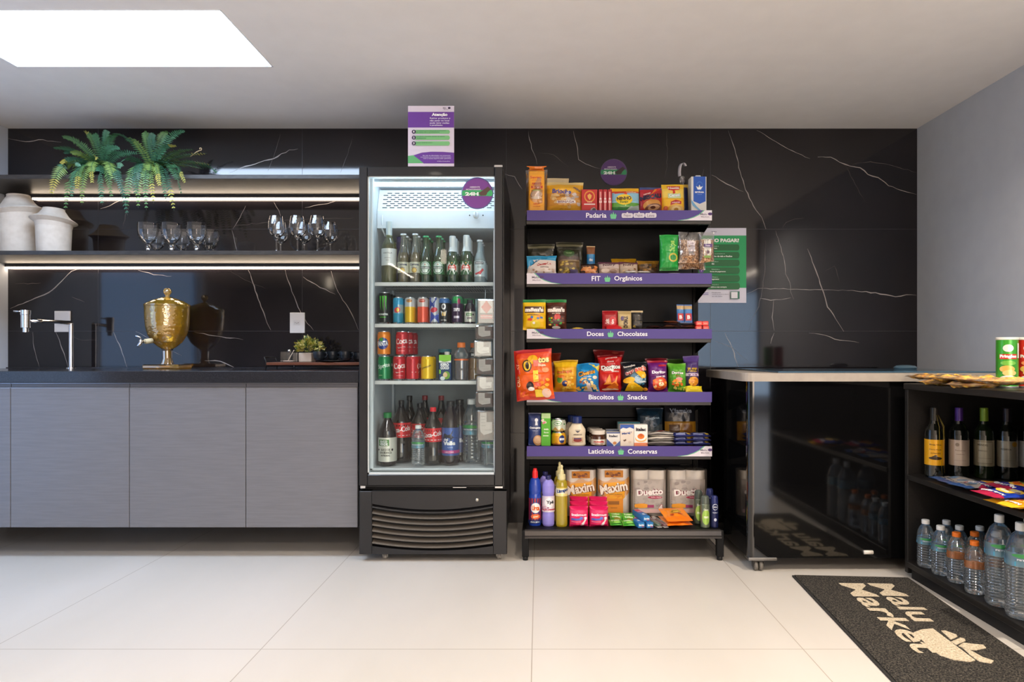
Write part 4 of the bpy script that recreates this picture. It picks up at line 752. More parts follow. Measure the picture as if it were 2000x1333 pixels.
thing('juice_bottle', 'tall grape nectar bottle with blue label in the middle of the fridge', 'bottle', bottle(tj, DARKB, (.045, .185, '#3d5fa8', [('p', [(-.7, .95), (.3, .95), (.55, .62), (-.3, .35), (-.7, .5)], '#2a3550'), ('p', [(-.3, .8), (.2, .9), (.6, .6), (.1, .5), (-.45, .6)], '#1c2030'), ('t', 'del', -.2, .58, .26, .09, '#f2f2f4', 0, .04), ('t', 'Valle', -.02, .45, .72, .15, '#f2f2f4', 0, .06), ('t', 'uva', .05, .3, .3, .05, '#9ab0d8'), ('r', -.72, .08, .72, .19, '#c4408a'), ('t', 'NÉCTAR', 0, .135, .5, .06, '#f6dcea')]), mat('#1a1a1c', .4), [(.0205, .292), (.0205, .316), (0, .317)]), (xat(880, 3.28), 3.28, zf))
thing('juice_bottle', 'second tall grape nectar bottle, half behind the front one', 'bottle', bottle(tj, DARKB, (.045, .185, '#2d3f78', [('t', 'Valle', 0, .45, .7, .15, '#d0d0d8', 0, .05)]), mat('#1a1a1c', .4), [(.0205, .292), (.0205, .316), (0, .317)]), (xat(893, 3.38)+.012, 3.39, zf))
dup(wb, 'tall-looking water bottle left of the meat packets', (xat(921, 3.33), 3.33, zf)).scale = (1.35, 1.35, 1.62)
dup(wb, 'water bottle at the lower right corner of the fridge', (xat(955, 3.24), 3.24, zf)).scale = (1.15, 1.15, 1.0)
dup(wb, 'water bottle at the back right of the fridge floor', (xat(935, 3.45), 3.46, zf)).scale = (1.35, 1.35, 1.62)
# meat snack packets hanging on the inside of the glass
MEAT = mottled('dried_meat', '#3e1f18', '#7a4838', 90, .4, lo=.35, hi=.7)
def snackpack(W, Hh, red=False):
    m = MB(); m.box(-W/2, W/2, -.006, .006, .004, Hh*.98, MEAT, .005)
    lay = [('p', [(-.34, .42), (-.34, .93), (.04, .93), (.04, .62), (.36, .62), (.36, .28), (-.12, .2), (-.3, .3)], '#d9d0cc')]
    for k in range(4): lay.append(('r', -.28, .50+.1*k, 0-.03, .515+.1*k, '#a79f9f'))
    lay.append(('r', -.05, .35, .3, .37, '#a79f9f'))
    if red: lay = [('r', -.36, .45, .36, .95, '#e6dad8'), ('p', [(-.3, .68), (0, .95), (.3, .68), (0, .42)], '#d6502f'), ('r', -.34, .22, .34, .38, '#d65a50'), ('r', -.34, .3, .34, .32, '#f0dedc')]
    m.art(flat(-.006), W, Hh, lay, 1); f = MB().box(-W/2-.003, W/2+.003, -.0075, .0075, 0, Hh, BAGCLEAR, .006); return [('bag', f), ('contents', m)]
strip = MB().tube([(0, 0, 0), (-.01, 0, -.2), (-.012, 0, -.45), (.006, 0, -.86)], .0012, mat('#b9c2c8', .3), 5)
thing('hanging_strip', 'thin strip the meat packets hang from behind the door glass', 'strip', strip, (xat(948, 3.15), 3.168, zat(565, 3.15)))
lb_ = ['topmost hanging meat packet with an orange diamond label', 'second hanging meat packet from the top', 'third hanging meat packet from the top', 'fourth hanging meat packet from the top', 'fifth hanging meat packet from the top', 'sixth hanging meat packet from the top, just above the red one', 'lowest hanging meat packet, beside the bottled water']
for k, (px, y0, y1) in enumerate(((950, 583, 634), (946, 634, 664), (943, 664, 698), (947, 698, 733), (948, 733, 766), (946, 764, 797), (949, 800, 862))):
    d = 3.15; thing('meat_snack_pack', lb_[k], 'snack packet', snackpack(wd(0, 34, d), wd(y0, y1-2, d), k == 0), (xat(px, d), d, zat(y1, d)), (0, 0, R((-1)**k*6)), 'meat packets hanging in the fridge')
# ================================================================== snack shelf unit
GM = mat('#0b0b0c', .5, spec=.22); GX0, GX1 = -.066, .866
gu = empty('display_shelving', ((GX0+GX1)/2, 3.35, 0)); tag(gu, 'black metal shop shelving with purple strips, filled with snacks and groceries', 'shelving unit')
def gp_(name, mb, parent=gu, label=None): return part(name, mb, parent, label) if parent is not gu else _gp(name, mb, label)
def _gp(name, mb, label):
    o = mb.xf(Matrix.Translation(-Vector(gu.location))).build(name, gu)
    if label: o['label'] = label
    return o
for x0 in (GX0-.012, GX1-.018):
    m = MB(); m.box(x0, x0+.03, 3.555, 3.60, .0, 1.70, GM, .002); SLT = mat('#050505', .8)
    for k in range(30): m.box(x0+.010, x0+.014, 3.554, 3.5555, .12+k*.052, .15+k*.052, SLT); m.box(x0+.018, x0+.022, 3.554, 3.5555, .12+k*.052, .15+k*.052, SLT)
    _gp('upright', m, None)
m = MB()
for k in range(6): m.box(GX0+.016, GX1-.016, 3.565, 3.575, .12+k*.262, .12+k*.262+.258, GM, .001)
_gp('back_panel', m, None)
dL = 3.22
SHV = [(411, 431, 'Padaria', 'R'), (534, 555, 'FIT|Orgânicos', 'L'), (643, 662, 'Doces|Chocolates', 'L'), (766, 786, 'Biscoitos|Snacks', 'L'), (872, 892, 'Laticínios|Conservas', 'R')]
GZ = []
def basket(cx, cy, s, c):
    """little crown-like basket emblem in strip fractions; s = half width, aspect handled by caller"""
    a, b = s, s*AS
    return [('p', [(cx-a, cy+.15*b), (cx+a, cy+.15*b), (cx+.72*a, cy-b), (cx-.72*a, cy-b)], c), ('e', cx, cy+.15*b, a*1.05, b*.18, c), ('p', [(cx-.75*a, cy+.2*b), (cx-.35*a, cy+.2*b), (cx-.62*a, cy+.75*b)], c), ('p', [(cx-.25*a, cy+.2*b), (cx+.25*a, cy+.2*b), (cx, cy+1.2*b)], c), ('p', [(cx+.35*a, cy+.2*b), (cx+.75*a, cy+.2*b), (cx+.62*a, cy+.75*b)], c)]
for i, (ya, yb, tx, side) in enumerate(SHV):
    zt, zb_ = zat(ya, dL), zat(yb, dL); zs_ = zt-.006; GZ.append(zs_+.0005)
    m = MB(); m.box(GX0+.004, GX1-.004, dL+.006, 3.553, zs_-.022, zs_, GM, .002).box(GX0+.004, GX1-.004, dL+.008, dL+.03, zs_-.062, zs_-.02, mat('#2b2724', .4), .002)
    sh = _gp('shelf', m, None)
    for x in (GX0+.001, GX1-.003):
        b_ = MB().prism([(dL+.012, zs_-.02), (dL+.012, zs_-.045), (3.553, zs_-.115), (3.553, zs_-.02)], x, x+.0025, GM, 'x'); b_.v = b_.v
        part('bracket', b_.xf(Matrix.Translation(Vector(fr.location)-Vector(gu.location))), sh)
    Wl = xat(1390.5, dL)-xat(1029, dL); Hl = zt-zb_; AS = Wl/Hl; l = MB(); l.box(-Wl/2, Wl/2, 0, .003, 0, Hl, PURPLE)
    sg = 1 if side == 'R' else -1; X = lambda v: sg*v
    it = [('g', [(X(.5), 0), (X(.5), 1), (X(.455), 1), (X(.43), .62), (X(.40), .35), (X(.365), .14), (X(.31), 0)], '#66b58a'), ('g', [(X(.5), 0), (X(.5), 1), (X(.462), 1), (X(.435), .58), (X(.405), .30), (X(.37), .10), (X(.33), 0)], '#dcd6de'),
          ('t', 'Malu', X(.455), .62, .035, .2, '#6a6076'), ('e', X(.455)+.035, .64, .012, .14, '#4a2f6a'), ('t', 'Market', X(.455)+.008, .36, .045, .13, '#9a90a0')]
    if '|' in tx:
        t1, t2 = tx.split('|'); w1, w2 = {'FIT': .048, 'Doces': .09, 'Biscoitos': .135, 'Laticínios': .138}[t1], {'Orgânicos': .15, 'Chocolates': .162, 'Snacks': .105, 'Conservas': .158}[t2]
        cx = {'FIT': -.065, 'Doces': -.048, 'Biscoitos': .006, 'Laticínios': .008}[t1]
        it += [('t', t1, cx-.037-w1/2, .5, w1, .46, '#f2eff6', 0, .015)]+basket(cx, .48, .0165, '#69c08d')+[('t', t2, cx+.037+w2/2, .5 if 'g' not in t2 else .46, w2, .46 if 'g' not in t2 else .56, '#f2eff6', 0, .015)]
    else:
        it += [('t', tx, -.125, .5, .11, .48, '#f2eff6', 0, .015)]+basket(-.033, .48, .018, '#69c08d')
        for k, t in enumerate(('Pegue', 'Pague', 'Leve')):
            cx = .042+k*.063; it += [('r', cx-.024, .24, cx+.024, .70, '#d6d0da'), ('e', cx-.024, .47, .007, .23, '#d6d0da'), ('e', cx+.024, .47, .007, .23, '#d6d0da'), ('t', t, cx, .46, .038, .3, '#8a7f94', 0, .01), ('e', cx, .74, .005, .06, '#d6d0da')]
    l.art(flat(0), Wl, Hl, it, 1)
    o = l.build('price_strip', sh, Vector(((xat(1029, dL)+xat(1390.5, dL))/2, dL, zb_))-Vector(gu.location)); o['label'] = 'purple strip reading %s' % tx.replace('|', ' and ')
m = MB(); zB = .150; m.box(GX0+.004, GX1+.004, 3.10, 3.553, zB-.018, zB, GM, .003)
pr = [(3.098, zB-.001), (3.092, zB-.006), (3.090, zB-.026), (3.082, zB-.032), (3.082, zB-.038), (3.094, zB-.042), (3.11, zB-.042), (3.11, zB-.001)]
m.prism(pr, GX0, GX1+.008, mat('#4a4745', .3, .7), 'x'); bs_ = _gp('base_shelf', m, None)
for x0 in (GX0-.014, GX1-.010):
    m = MB(); m.box(x0, x0+.033, 3.10, 3.13, .018, .145, GM, .002).box(x0, x0+.033, 3.13, 3.58, .09, .13, GM, .002).box(x0, x0+.033, 3.55, 3.58, .018, .10, GM, .002)
    f_ = _gp('base_leg', m, None)
    for y in (3.115, 3.565): q = MB().tube([(x0+.0165, y, .0), (x0+.0165, y, .02)], .013, mat('#111111', .6), 14); q.xf(Matrix.Translation(-Vector(gu.location))).build('levelling_foot', f_)
_gp('diagonal_brace', MB().tube([(xat(1377, 3.12), 3.5, .12), (GX1, 3.11, .05)], .004, mat('#5a5654', .4), 6), None)
_gp('kick_plate', MB().box(GX0+.02, GX1-.02, 3.555, 3.562, .02, .12, mat('#131313', .6)), None)
GZ.append(zB+.0005)
# ---------------------------------------------------------------- goods
dS = 3.262
def shelf(i, py, d=dS): return zat(py, d)-GZ[i]
def P(i, name, label, px0, px1, pytop, bands, items, T=.05, d=None, seed=0, lean=-5, group=None, rz=0, pinch=.07, seal=.05, mk=None, cat='packet', wr=1., skew=0, dz=0, fat=0.):
    d = d or dS; W = wd(px0, px1, d); Hh = shelf(i, pytop, d)-dz; y = d+T/2
    mb = pouch(W, Hh/math.cos(R(lean)), T, bands, items, seed, pinch, seal, wr, mk, skew*(F and d/F), fat)
    return thing(name, label, cat, mb, ((xat(px0, d)+xat(px1, d))/2, y, GZ[i]+.001+dz), (R(lean), 0, R(rz)), group)
def B(i, name, label, px0, px1, pytop, side, items, dep=.05, d=None, rz=0, group=None, cat='box', ritems=(), mk=None, extra=None, dz=0):
    d = d or dS; W = wd(px0, px1, d); Hh = shelf(i, pytop, d)-dz; m = carton(W, dep, Hh, side, items, .0015, mk, ritems)
    parts = m if not extra else [(extra[0], m)]+extra[1](W, dep, Hh)
    return thing(name, label, cat, parts, ((xat(px0, d)+xat(px1, d))/2, d, GZ[i]+dz), (0, 0, R(rz)), group)
matte = lambda h: mat(h, .5, 0, .1)
# --- Padaria
m1 = carton(wd(1033, 1064, dS), .09, shelf(0, 333), '#e9a020', [('r', -.36, 0, .48, .9, '#f2a514'), ('t', 'Seven', -.05, .84, .7, .06, '#d9501e', 0, .03), ('t', 'pão de forma', 0, .77, .6, .03, '#d9641e'), ('t', 'AMANTE-', .02, .69, .66, .055, '#c9401e', 0, .04), ('r', -.34, .58, .38, .64, '#c9401e'), ('t', 'IGADO', .02, .61, .5, .035, '#f0c070', 0, .02), ('e', 0, .53, .25, .02, '#a7c23a'), ('e', 0, .42, .38, .09, '#a8753e'), ('e', 0, .44, .36, .085, '#e0b890'), ('e', 0, .36, .33, .035, '#ead2b8'), ('t', 'sabor', 0, .22, .4, .04, '#c9401e'), ('t', 'original', 0, .16, .45, .03, '#c9401e')], .006, film)
wr_ = pouch(wd(1027, 1070, dS), shelf(0, 327), .10, [(0, 'clear')], [], 3, .04, .03, 1.6, lambda h: BAGCLEAR)
wr_.v = [(x, y+.045, z) for x, y, z in wr_.v]
tp = pouch(wd(1032, 1064, dS), .022, .03, [(0, '#f0851e')], [], 2, .2, .2); tp.v = [(x*(1+.2*z/.02), y+.04, z+shelf(0, 329)) for x, y, z in tp.v]
thing('sliced_bread', 'tall orange bag of sliced bread at the left of the top shelf', 'bread', [('loaf', m1), ('wrapper', wr_), ('gathered_top', tp)], (xat(1048, dS), dS, GZ[0]))
P(0, 'bread_roll_bag', 'front yellow bag of bread rolls with blue lettering on the top shelf', 1068, 1141, 352, [(0, '#e8ac1c'), (.12, '#e2a63a'), (.22, '#d99a42'), (.62, '#eab02a'), (.9, '#e9cf8a')], [('c', 0, .38, .42, .2, 26, .07, ['#d9a25a', '#cf8f42', '#e0b878', '#e9c98f'], 5), ('c', .2, .45, .18, .18, 12, .08, ['#cdbfb4', '#d9cdc4', '#b7a89d'], 8), ('t', 'Brioche', -.10, .66, .52, .13, '#33409a', -5, .03), ('t', 'mini', .32, .74, .2, .08, '#3a3f7a', -25, .02), ('t', 'tradicional', 0, .54, .3, .05, '#7a5a2a'), ('r', -.24, .28, .28, .36, '#efe9e2'), ('t', 'BISNAGA', .02, .32, .46, .06, '#7a3f52', 0, .03), ('t', 'pão macio', 0, .13, .3, .03, '#a86a1a')], T=.075, seed=4, pinch=.03)
P(0, 'bread_roll_bag', 'bag of bread rolls behind the front yellow one, by the tall bread', 1066, 1112, 344, [(0, '#e2b24a'), (.8, '#dcc79a')], [], T=.06, d=3.37, seed=6, pinch=.05)
B(0, 'coffee_box', 'red coffee box with a round heart emblem on the top shelf', 1136, 1167, 370, '#c22e2c', [('e', 0, .70, .34, .25, '#e0913a'), ('e', 0, .70, .27, .19, '#c22e2c'), ('p', [(-.14, .74), (0, .82), (.14, .74), (.1, .64), (0, .55), (-.1, .64)], '#e8b25a'), ('r', -.35, .35, .35, .40, '#ecdcd4'), ('p', [(-.05, .0), (.1, .2), (.3, .25), (.48, .12), (.48, 0)], '#9a928c'), ('e', .28, .12, .12, .09, '#4a3a30'), ('t', 'CAFÉ', 0, .47, .3, .05, '#e9d2c8')], .07)
for k, px in enumerate((1169, 1178, 1187)):
    B(0, 'coffee_box', ['narrow red coffee box nearest the heart-emblem box', 'middle one of the three narrow red coffee boxes', 'narrow red coffee box next to the landscape-pictured pouch'][k], px, px+8.2, 370, '#b3242c', [('r', -.18, 0, .12, .9, '#e8a8a0'), ('t', '3C', -.02, .48, .5, .12, '#f8eeea', 90, .05), ('t', '3', -.02, .60, .5, .08, '#f8eeea', 90, .05)], .11, group='narrow red coffee boxes')
P(0, 'milk_powder_pouch', 'milk powder pouch with blue sky, meadow and yellow oval', 1193, 1249, 366, [(0, '#d9b23a'), (.06, '#2f7a33'), (.24, '#5fa53c'), (.40, '#8fc4dd'), (.80, '#d8552a'), (.88, '#f0b81c')], [('p', [(-.5, .74), (-.15, .80), (.05, .72), (.5, .80), (.5, .84), (-.5, .84)], '#d8402a'), ('p', [(0, .08), (.2, .25), (.5, .34), (.5, .1)], '#9aa8a0'), ('e', -.03, .52, .29, .21, '#f3cf1d'), ('t', 'NINHO', -.03, .57, .5, .14, '#4a3020', 4, .05), ('t', 'Forti+', -.03, .42, .28, .09, '#3a6a2a', 0, .03), ('t', 'instantâneo', .22, .82, .34, .05, '#f8e8c0')], T=.035, seed=9, pinch=.0, wr=.4)
P(0, 'cocoa_pouch', 'dark red chocolate powder pouch with slanted lettering', 1249, 1294, 364, [(0, '#a3202a'), (.5, '#b3202c'), (.9, '#3f4f86')], [('p', [(-.5, .5), (.15, .93), (.45, .98), (.1, .6), (-.1, .35)], '#d83a2c'), ('p', [(.15, .9), (.3, .95), (-.1, .5), (-.35, .4)], '#e8922a'), ('e', .04, .30, .40, .20, '#c98a3a', 10), ('e', .1, .18, .38, .16, '#6a3a28', 10), ('e', .12, .2, .26, .10, '#b98a62', 10), ('e', .08, .2, .12, .05, '#5a2f20'), ('t', 'NESCAU', -.02, .60, .94, .17, '#14183a', 9, .07), ('t', 'cereal', -.2, .72, .3, .06, '#f0e0d8', 12)], T=.04, seed=12, pinch=.02, wr=.5, skew=2)
P(0, 'cereal_pouch', 'yellow cereal pouch with red banner next to the milk carton', 1294, 1338, 358, [(0, '#e9a81f'), (.25, '#f0b924'), (.55, '#f0cf5a'), (.85, '#eebf2a')], [('p', [(-.28, .93), (.32, .93), (.28, .80), (.02, .64), (-.22, .80)], '#cf2a2a'), ('t', 'Nestlé', .02, .86, .5, .09, '#f6e6e0', 0, .04), ('p', [(-.25, .66), (.32, .66), (.34, .5), (-.24, .5)], '#b9cf9a'), ('t', 'Cereal', .04, .6, .48, .1, '#e2e8ee', 5, .05), ('p', [(-.15, .25), (-.12, .37), (.1, .44), (.35, .39), (.34, .29), (.1, .32)], '#b3262a'), ('t', 'multicereais', .1, .35, .36, .05, '#f0d8d0', 4), ('e', .12, .12, .34, .15, '#dcae5a'), ('e', .12, .12, .22, .10, '#efd092'), ('e', .12, .12, .1, .05, '#b07f34'), ('e', -.35, .15, .1, .08, '#c4562a')], T=.04, seed=14, pinch=.0, wr=.4)
P(0, 'cereal_pouch', 'cereal pouch with dark blue edge behind the yellow front one', 1318, 1349, 358, [(0, '#232a52'), (.9, '#c9a63a')], [('r', .36, .02, .46, .95, '#d9b93f')], T=.035, d=3.34, seed=15, pinch=0, wr=.4)
def mcap(W, D, Hh): return [('cap', MB().box(-.014, .014, .012, .04, Hh, Hh+.010, mat('#d9dde2', .4), .003))]
B(0, 'milk_carton', 'tall white and blue milk carton at the right of the top shelf', 1350, 1380, 345, '#dcdad4', [('p', [(-.36, 1), (.44, 1), (.44, .34), (.05, .27), (-.36, .34)], '#1f56b8'), ('e', .04, .74, .22, .13, '#3f74c9'), ('e', .04, .735, .19, .11, '#1f56b8'), ('p', [(-.2, .74), (-.05, .72), (.04, .78), (.1, .72), (.26, .74), (.12, .65), (-.08, .65)], '#eef2f4'), ('t', 'BETÂNIA', .04, .585, .6, .05, '#f2f4f8', 0, .05), ('t', 'integral', .04, .52, .3, .02, '#9db8e8'), ('p', [(-.5, .3), (-.42, .22), (-.1, .12), (.1, .02), (.12, .10), (-.15, .20), (-.5, .38)], '#6fa8cf')], .06, d=3.28, extra=('carton', mcap), rz=2)
# wobbler
m = MB(); n = 14; vs = []
for k in range(n+1):
    a = R(95+ -150*k/n+60); x, z = .030*math.cos(R(200-150*k/n)), .052+.055*math.sin(R(200-150*k/n)); vs += [(x, -.010, z-.012), (x, .010, z-.012), (x*.96, .010, z-.012), (x*.96, -.010, z-.012)]
m.add(vs, [(4*k+a, 4*k+4+a, 4*k+4+b, 4*k+b) for k in range(n) for a, b in ((0, 1), (1, 2), (2, 3), (3, 0))], mat('#c4c0c6', .35), True)
d1 = MB().tube([(0, .001, 0), (0, -.001, 0)], .027, clear('frosted_disc', (.8, .8, .8), .3, body=.5, bodycol=(.45, .44, .45), rough=.2), 28).tube([(0, -.001, 0), (0, -.0025, 0)], .012, mat('#9a9498', .5), 20)
stem_ = MB().box(-.004, .004, .002, .0028, -.198, .0, mat('#c9c9cc', .3))
thing('price_wobbler', 'curved white band over a clear disc beside the milk carton', 'price wobbler', [('disc', d1), ('curved_band', m), ('clip', stem_)], (xat(1334, 3.40), 3.40, GZ[0]+.199), (0, 0, R(38)))
# --- FIT / Orgânicos
P(1, 'snack_pouch', 'blue and white snack pouch at the left of the second shelf', 1028, 1088, 498, [(0, '#cfc6c2'), (.35, '#d9d2cf'), (.75, '#4fa6d0')], [('p', [(-.5, .95), (.5, 1.0), (.5, .88), (0, .80), (-.35, .55), (-.5, .3)], '#2f93c4'), ('e', .1, .42, .40, .30, '#ddd0c8'), ('t', 'Castanha', .08, .52, .5, .14, '#b3262c', 6, .04), ('t', 'salgada', .1, .34, .3, .08, '#5a4a4a'), ('c', .0, .14, .45, .1, 16, .05, ['#b8a08c', '#d8c8b8', '#a3806a'], 2)], T=.03, seed=21, lean=-18, d=3.25)
P(1, 'snack_pouch', 'brown and green snack pouch second from the left on its shelf', 1089, 1134, 484, [(0, '#5a4a28'), (.3, '#6a5234'), (.55, '#4a3a34'), (.7, '#2f2f22')], [('e', 0, .80, .26, .14, '#39552f'), ('t', 'vegan', 0, .8, .3, .07, '#8fae7a'), ('r', -.5, .5, .5, .56, '#77603f'), ('c', 0, .28, .38, .2, 16, .09, ['#b59a48', '#8f7a34', '#c9ae5a'], 4), ('r', .05, .05, .4, .2, '#4a3f66')], T=.035, seed=22, lean=-8)
for k, (a, b, y, d) in enumerate(((1030, 1084, 476, 3.38), (1086, 1140, 472, 3.38))):
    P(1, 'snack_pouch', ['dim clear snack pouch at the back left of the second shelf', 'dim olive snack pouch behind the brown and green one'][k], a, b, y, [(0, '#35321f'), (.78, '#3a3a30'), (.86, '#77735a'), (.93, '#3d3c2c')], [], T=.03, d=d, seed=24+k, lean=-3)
P(1, 'cereal_bar_pack', 'upright narrow blue and brown bar pack on the second shelf', 1146, 1163, 480, [(0, '#1c2f66'), (.4, '#2878b4'), (.62, '#2f8ac4'), (.72, '#8a5a3a'), (.97, '#c9a87a')], [('t', 'fit', 0, .55, .5, .08, '#dfe9f2', 0, .03), ('r', -.3, .36, .3, .40, '#9fc0dd')], T=.02, d=3.36, seed=26, lean=-4, wr=.5)
P(1, 'nut_pouch', 'low dark pouch showing orange cashew nuts', 1134, 1170, 514, [(0, '#4a2f22'), (.8, '#2a1c18')], [('c', 0, .45, .42, .3, 20, .14, ['#d98a4a', '#c9743a', '#e0a068'], 3)], T=.03, d=3.25, seed=27, lean=-20)
P(1, 'cereal_bar_pack', 'pale bar pack with berry lettering, left one of two', 1169, 1212, 511, [(0, '#b9a08f'), (.5, '#c7b4ac'), (.85, '#6a3f52')], [('t', 'Nutry', 0, .72, .6, .2, '#4a2433', 5, .03), ('e', -.2, .3, .2, .14, '#d8c4b4'), ('e', .2, .25, .18, .12, '#8a6a5a')], T=.03, d=3.28, seed=28, lean=-20)
P(1, 'cereal_bar_pack', 'pale bar pack with berry lettering, right one of two', 1210, 1248, 511, [(0, '#b9a58f'), (.5, '#c4ae9a'), (.85, '#6a3f52')], [('t', 'Nutry', 0, .72, .6, .2, '#4a2433', 5, .03), ('c', 0, .3, .35, .15, 10, .08, ['#8a5a3a', '#d8b88a'], 7)], T=.03, d=3.285, seed=29, lean=-20)
P(1, 'snack_pouch', 'mustard yellow pouch lying behind the pale bar packs', 1196, 1246, 503, [(0, '#b5862a'), (.7, '#c9981f')], [], T=.03, d=3.37, seed=30, lean=-25)
P(1, 'nut_pouch', 'golden brown pouch right of the mustard yellow one', 1245, 1290, 508, [(0, '#4a3118'), (.4, '#6b4a1c'), (.75, '#a87c2a')], [('c', 0, .45, .4, .25, 18, .09, ['#7a5420', '#a3752f', '#3a2812'], 9)], T=.035, d=3.31, seed=31, lean=-15)
for k, (a, b) in enumerate(((1221, 1246), (1246, 1273))):
    thing('sachet', ['small white sachet in front of the pale bar packs', 'small white sachet in front of the golden pouch'][k], 'sachet', pouch(wd(a, b, 3.235), .04, .010, [(0, '#cfc9c0')], [('r', -.3, .3, .1, .6, '#b9783a'), ('t', 'mix', .2, .5, .2, .2, '#5a4a3a')], 40+k), (xat((a+b)/2, 3.235), 3.238, GZ[1]+.012), (R(-80), 0, R(4*k)))
def hangbag(name, label, px0, px1, y0, y1, d, bands, items, T, seed, mk=None, skew=0):
    W = wd(px0, px1, d); Hh = zat(y0, d)-zat(y1, d); mb = pouch(W, Hh, T, bands, items, seed, .05, .04, 1.2, mk, skew)
    return thing(name, label, 'packet', mb, ((xat(px0, d)+xat(px1, d))/2, d, zat(y1, d)), (0, 0, R(-3)))
hangbag('snack_pouch', 'shiny green bag hanging at the right of the second shelf', 1288, 1325, 459, 530, 3.235, [(0, '#147a2c'), (.1, '#1e9a3c')], [('t', 'Chips', .18, .62, .8, .2, '#a8d86a', 90, .04), ('e', .2, .36, .25, .12, '#c9b43a'), ('e', .2, .36, .17, .08, '#2a8a3c')], .045, 51)
NUT = ['#b98a62', '#d9ab80', '#8f6038', '#c99468']
def nutbag(label, px0, px1, y0, y1, d, lab, seed):
    W = wd(px0, px1, d); Hh = zat(y0, d)-zat(y1, d); nb = mottled('mixed_nuts_%d' % seed, '#7a4c2c', '#d9ae84', 130, .5, lo=.4, hi=.6, bump=.4)
    c_ = pouch(W*.94, Hh*.74, .036, [(0, 'n')], [], seed, .06, .02, 2., lambda h: nb); c_.art(lambda u, v, off: (u, -.019-off, v), W, Hh, lab, 1); b = pouch(W, Hh, .044, [(0, 'x')], [], seed, .03, .03, 1.5, lambda h: BAGCLEAR)
    return thing('nut_bag', label, 'packet', [('bag', b), ('nuts', c_)], ((xat(px0, d)+xat(px1, d))/2, d, zat(y1, d)))
nutbag('clear bag of mixed nuts with a barcode label, hanging', 1325, 1368, 454, 514, 3.225, [('r', -.14, .25, .20, .70, '#cfc4cc'), ('t', 'mix nuts', .03, .62, .24, .04, '#7a6a72'), ('t', 'castanhas', .03, .54, .26, .03, '#7a6a72')]+[('r', -.10+.024*k, .28, -.088+.024*k, .36, '#2a2a2a') for k in range(11)], 61)
nutbag('clear bag of mixed nuts with purple banded label, hanging at the corner', 1366, 1395, 455, 512, 3.20, [('r', -.25, .20, .2, .72, '#ddd9cf'), ('r', -.26, .48, .3, .6, '#5a3a78'), ('e', 0, .32, .12, .06, '#6a4a5a'), ('t', 'nuts', 0, .54, .3, .05, '#e2d8ee'), ('r', -.25, .12, .2, .2, '#7a9a4a')], 62)
nutbag('darker nut bag hanging behind the two clear ones', 1322, 1378, 470, 527, 3.275, [], 63)
thing('hanging_hook', 'black wire hooks holding the nut bags at the shelf corner', 'hook', MB().tube([(xat(1345, 3.23), 3.25, zat(452, 3.23)), (xat(1345, 3.2), 3.20, zat(456, 3.2)), (xat(1340, 3.19), 3.19, zat(463, 3.19))], .0018, BLACK, 6))
thing('oval_lid', 'thin pale oval container edge lying under the hanging bags', 'container', MB().lathe([(0, 0), (.05, 0), (.055, .008), (.053, .009), (.048, .002), (0, .002)], mat('#b9b4a8', .4), 36), (xat(1313, 3.29), 3.29, GZ[1]))
# --- Doces / Chocolates
P(2, 'candy_pouch', 'yellow chocolate candy pouch with green top, left of the pair', 1021, 1066, 585, [(0, '#e9b80f'), (.8, '#f0c71c'), (.9, '#2f8a4a')], [('r', -.42, .55, .42, .76, '#4a2a1c'), ('t', "m&m's", 0, .655, .8, .14, '#f6efe6', 0, .08), ('t', 'amendoim', -.05, .49, .5, .05, '#7a4a1c'), ('c', .05, .4, .3, .08, 8, .08, ['#3f9a3f', '#d8402a', '#e88a1f', '#2f6fc0'], 3), ('e', .05, .18, .22, .12, '#e0c81c'), ('e', -.02, .22, .06, .04, '#f6f2e4')], T=.05, seed=71, d=3.21, pinch=.0, wr=.6, lean=-3)
P(2, 'candy_pouch', 'brown chocolate candy pouch with green top, right of the pair', 1066, 1107, 585, [(0, '#4a2418'), (.8, '#5a2e20'), (.9, '#2f8a4a')], [('t', "m&m's", 0, .655, .84, .15, '#ece4dc', 0, .08), ('t', 'ao leite', 0, .54, .4, .05, '#d8c0a8'), ('e', .05, .42, .16, .1, '#c4302a'), ('c', 0, .25, .36, .14, 14, .07, ['#c4302a', '#3f9a3f', '#e0b020', '#d0cac4', '#8a4a2a'], 5), ('e', 0, .08, .2, .05, '#d8d0c8')], T=.05, seed=72, d=3.23, pinch=.02, wr=.6, lean=-3)
def lay(i, name, label, cat, px0, px1, d, L, T, col, items, rz=0, dz=0, group=None, seed=0, mk=None):
    W = wd(px0, px1, d); m = pouch(W, L, T, [(0, col)] if isinstance(col, str) else col, items, seed, .02, .06, .8, mk)
    return thing(name, label, cat, m, ((xat(px0, d)+xat(px1, d))/2, d, GZ[i]+T/2+.001+dz), (R(-88), 0, R(rz)), group)
lay(2, 'candy_bar', 'flat yellow candy bar lying alone on the sweets shelf', 'candy bar', 1115, 1141, 3.235, .03, .012, '#d9b84a', [], 3, seed=1)
lay(2, 'candy_bar', 'thin white bar lying left of the red chocolate packs', 'candy bar', 1152, 1176, 3.235, .03, .006, '#a8a39c', [], -3, seed=2)
P(2, 'chocolate_pack', 'red chocolate pack standing in the middle of the sweets shelf', 1177, 1208, 607, [(0, '#b01c22'), (.1, '#a31a20')], [('t', 'kit', -.2, .45, .3, .2, '#e8d0cc', 90, .04), ('e', .15, .45, .22, .25, '#c9262c'), ('t', 'S', .15, .42, .16, .25, '#f0dcd8', 0, .06)], T=.03, seed=73, d=3.27, wr=.5, lean=-6, pinch=0)
P(2, 'chocolate_pack', 'second red chocolate pack lying in front of the standing one', 1185, 1216, 632, [(0, '#c9202a')], [], T=.015, seed=74, d=3.235, wr=.5, lean=-60, pinch=0)
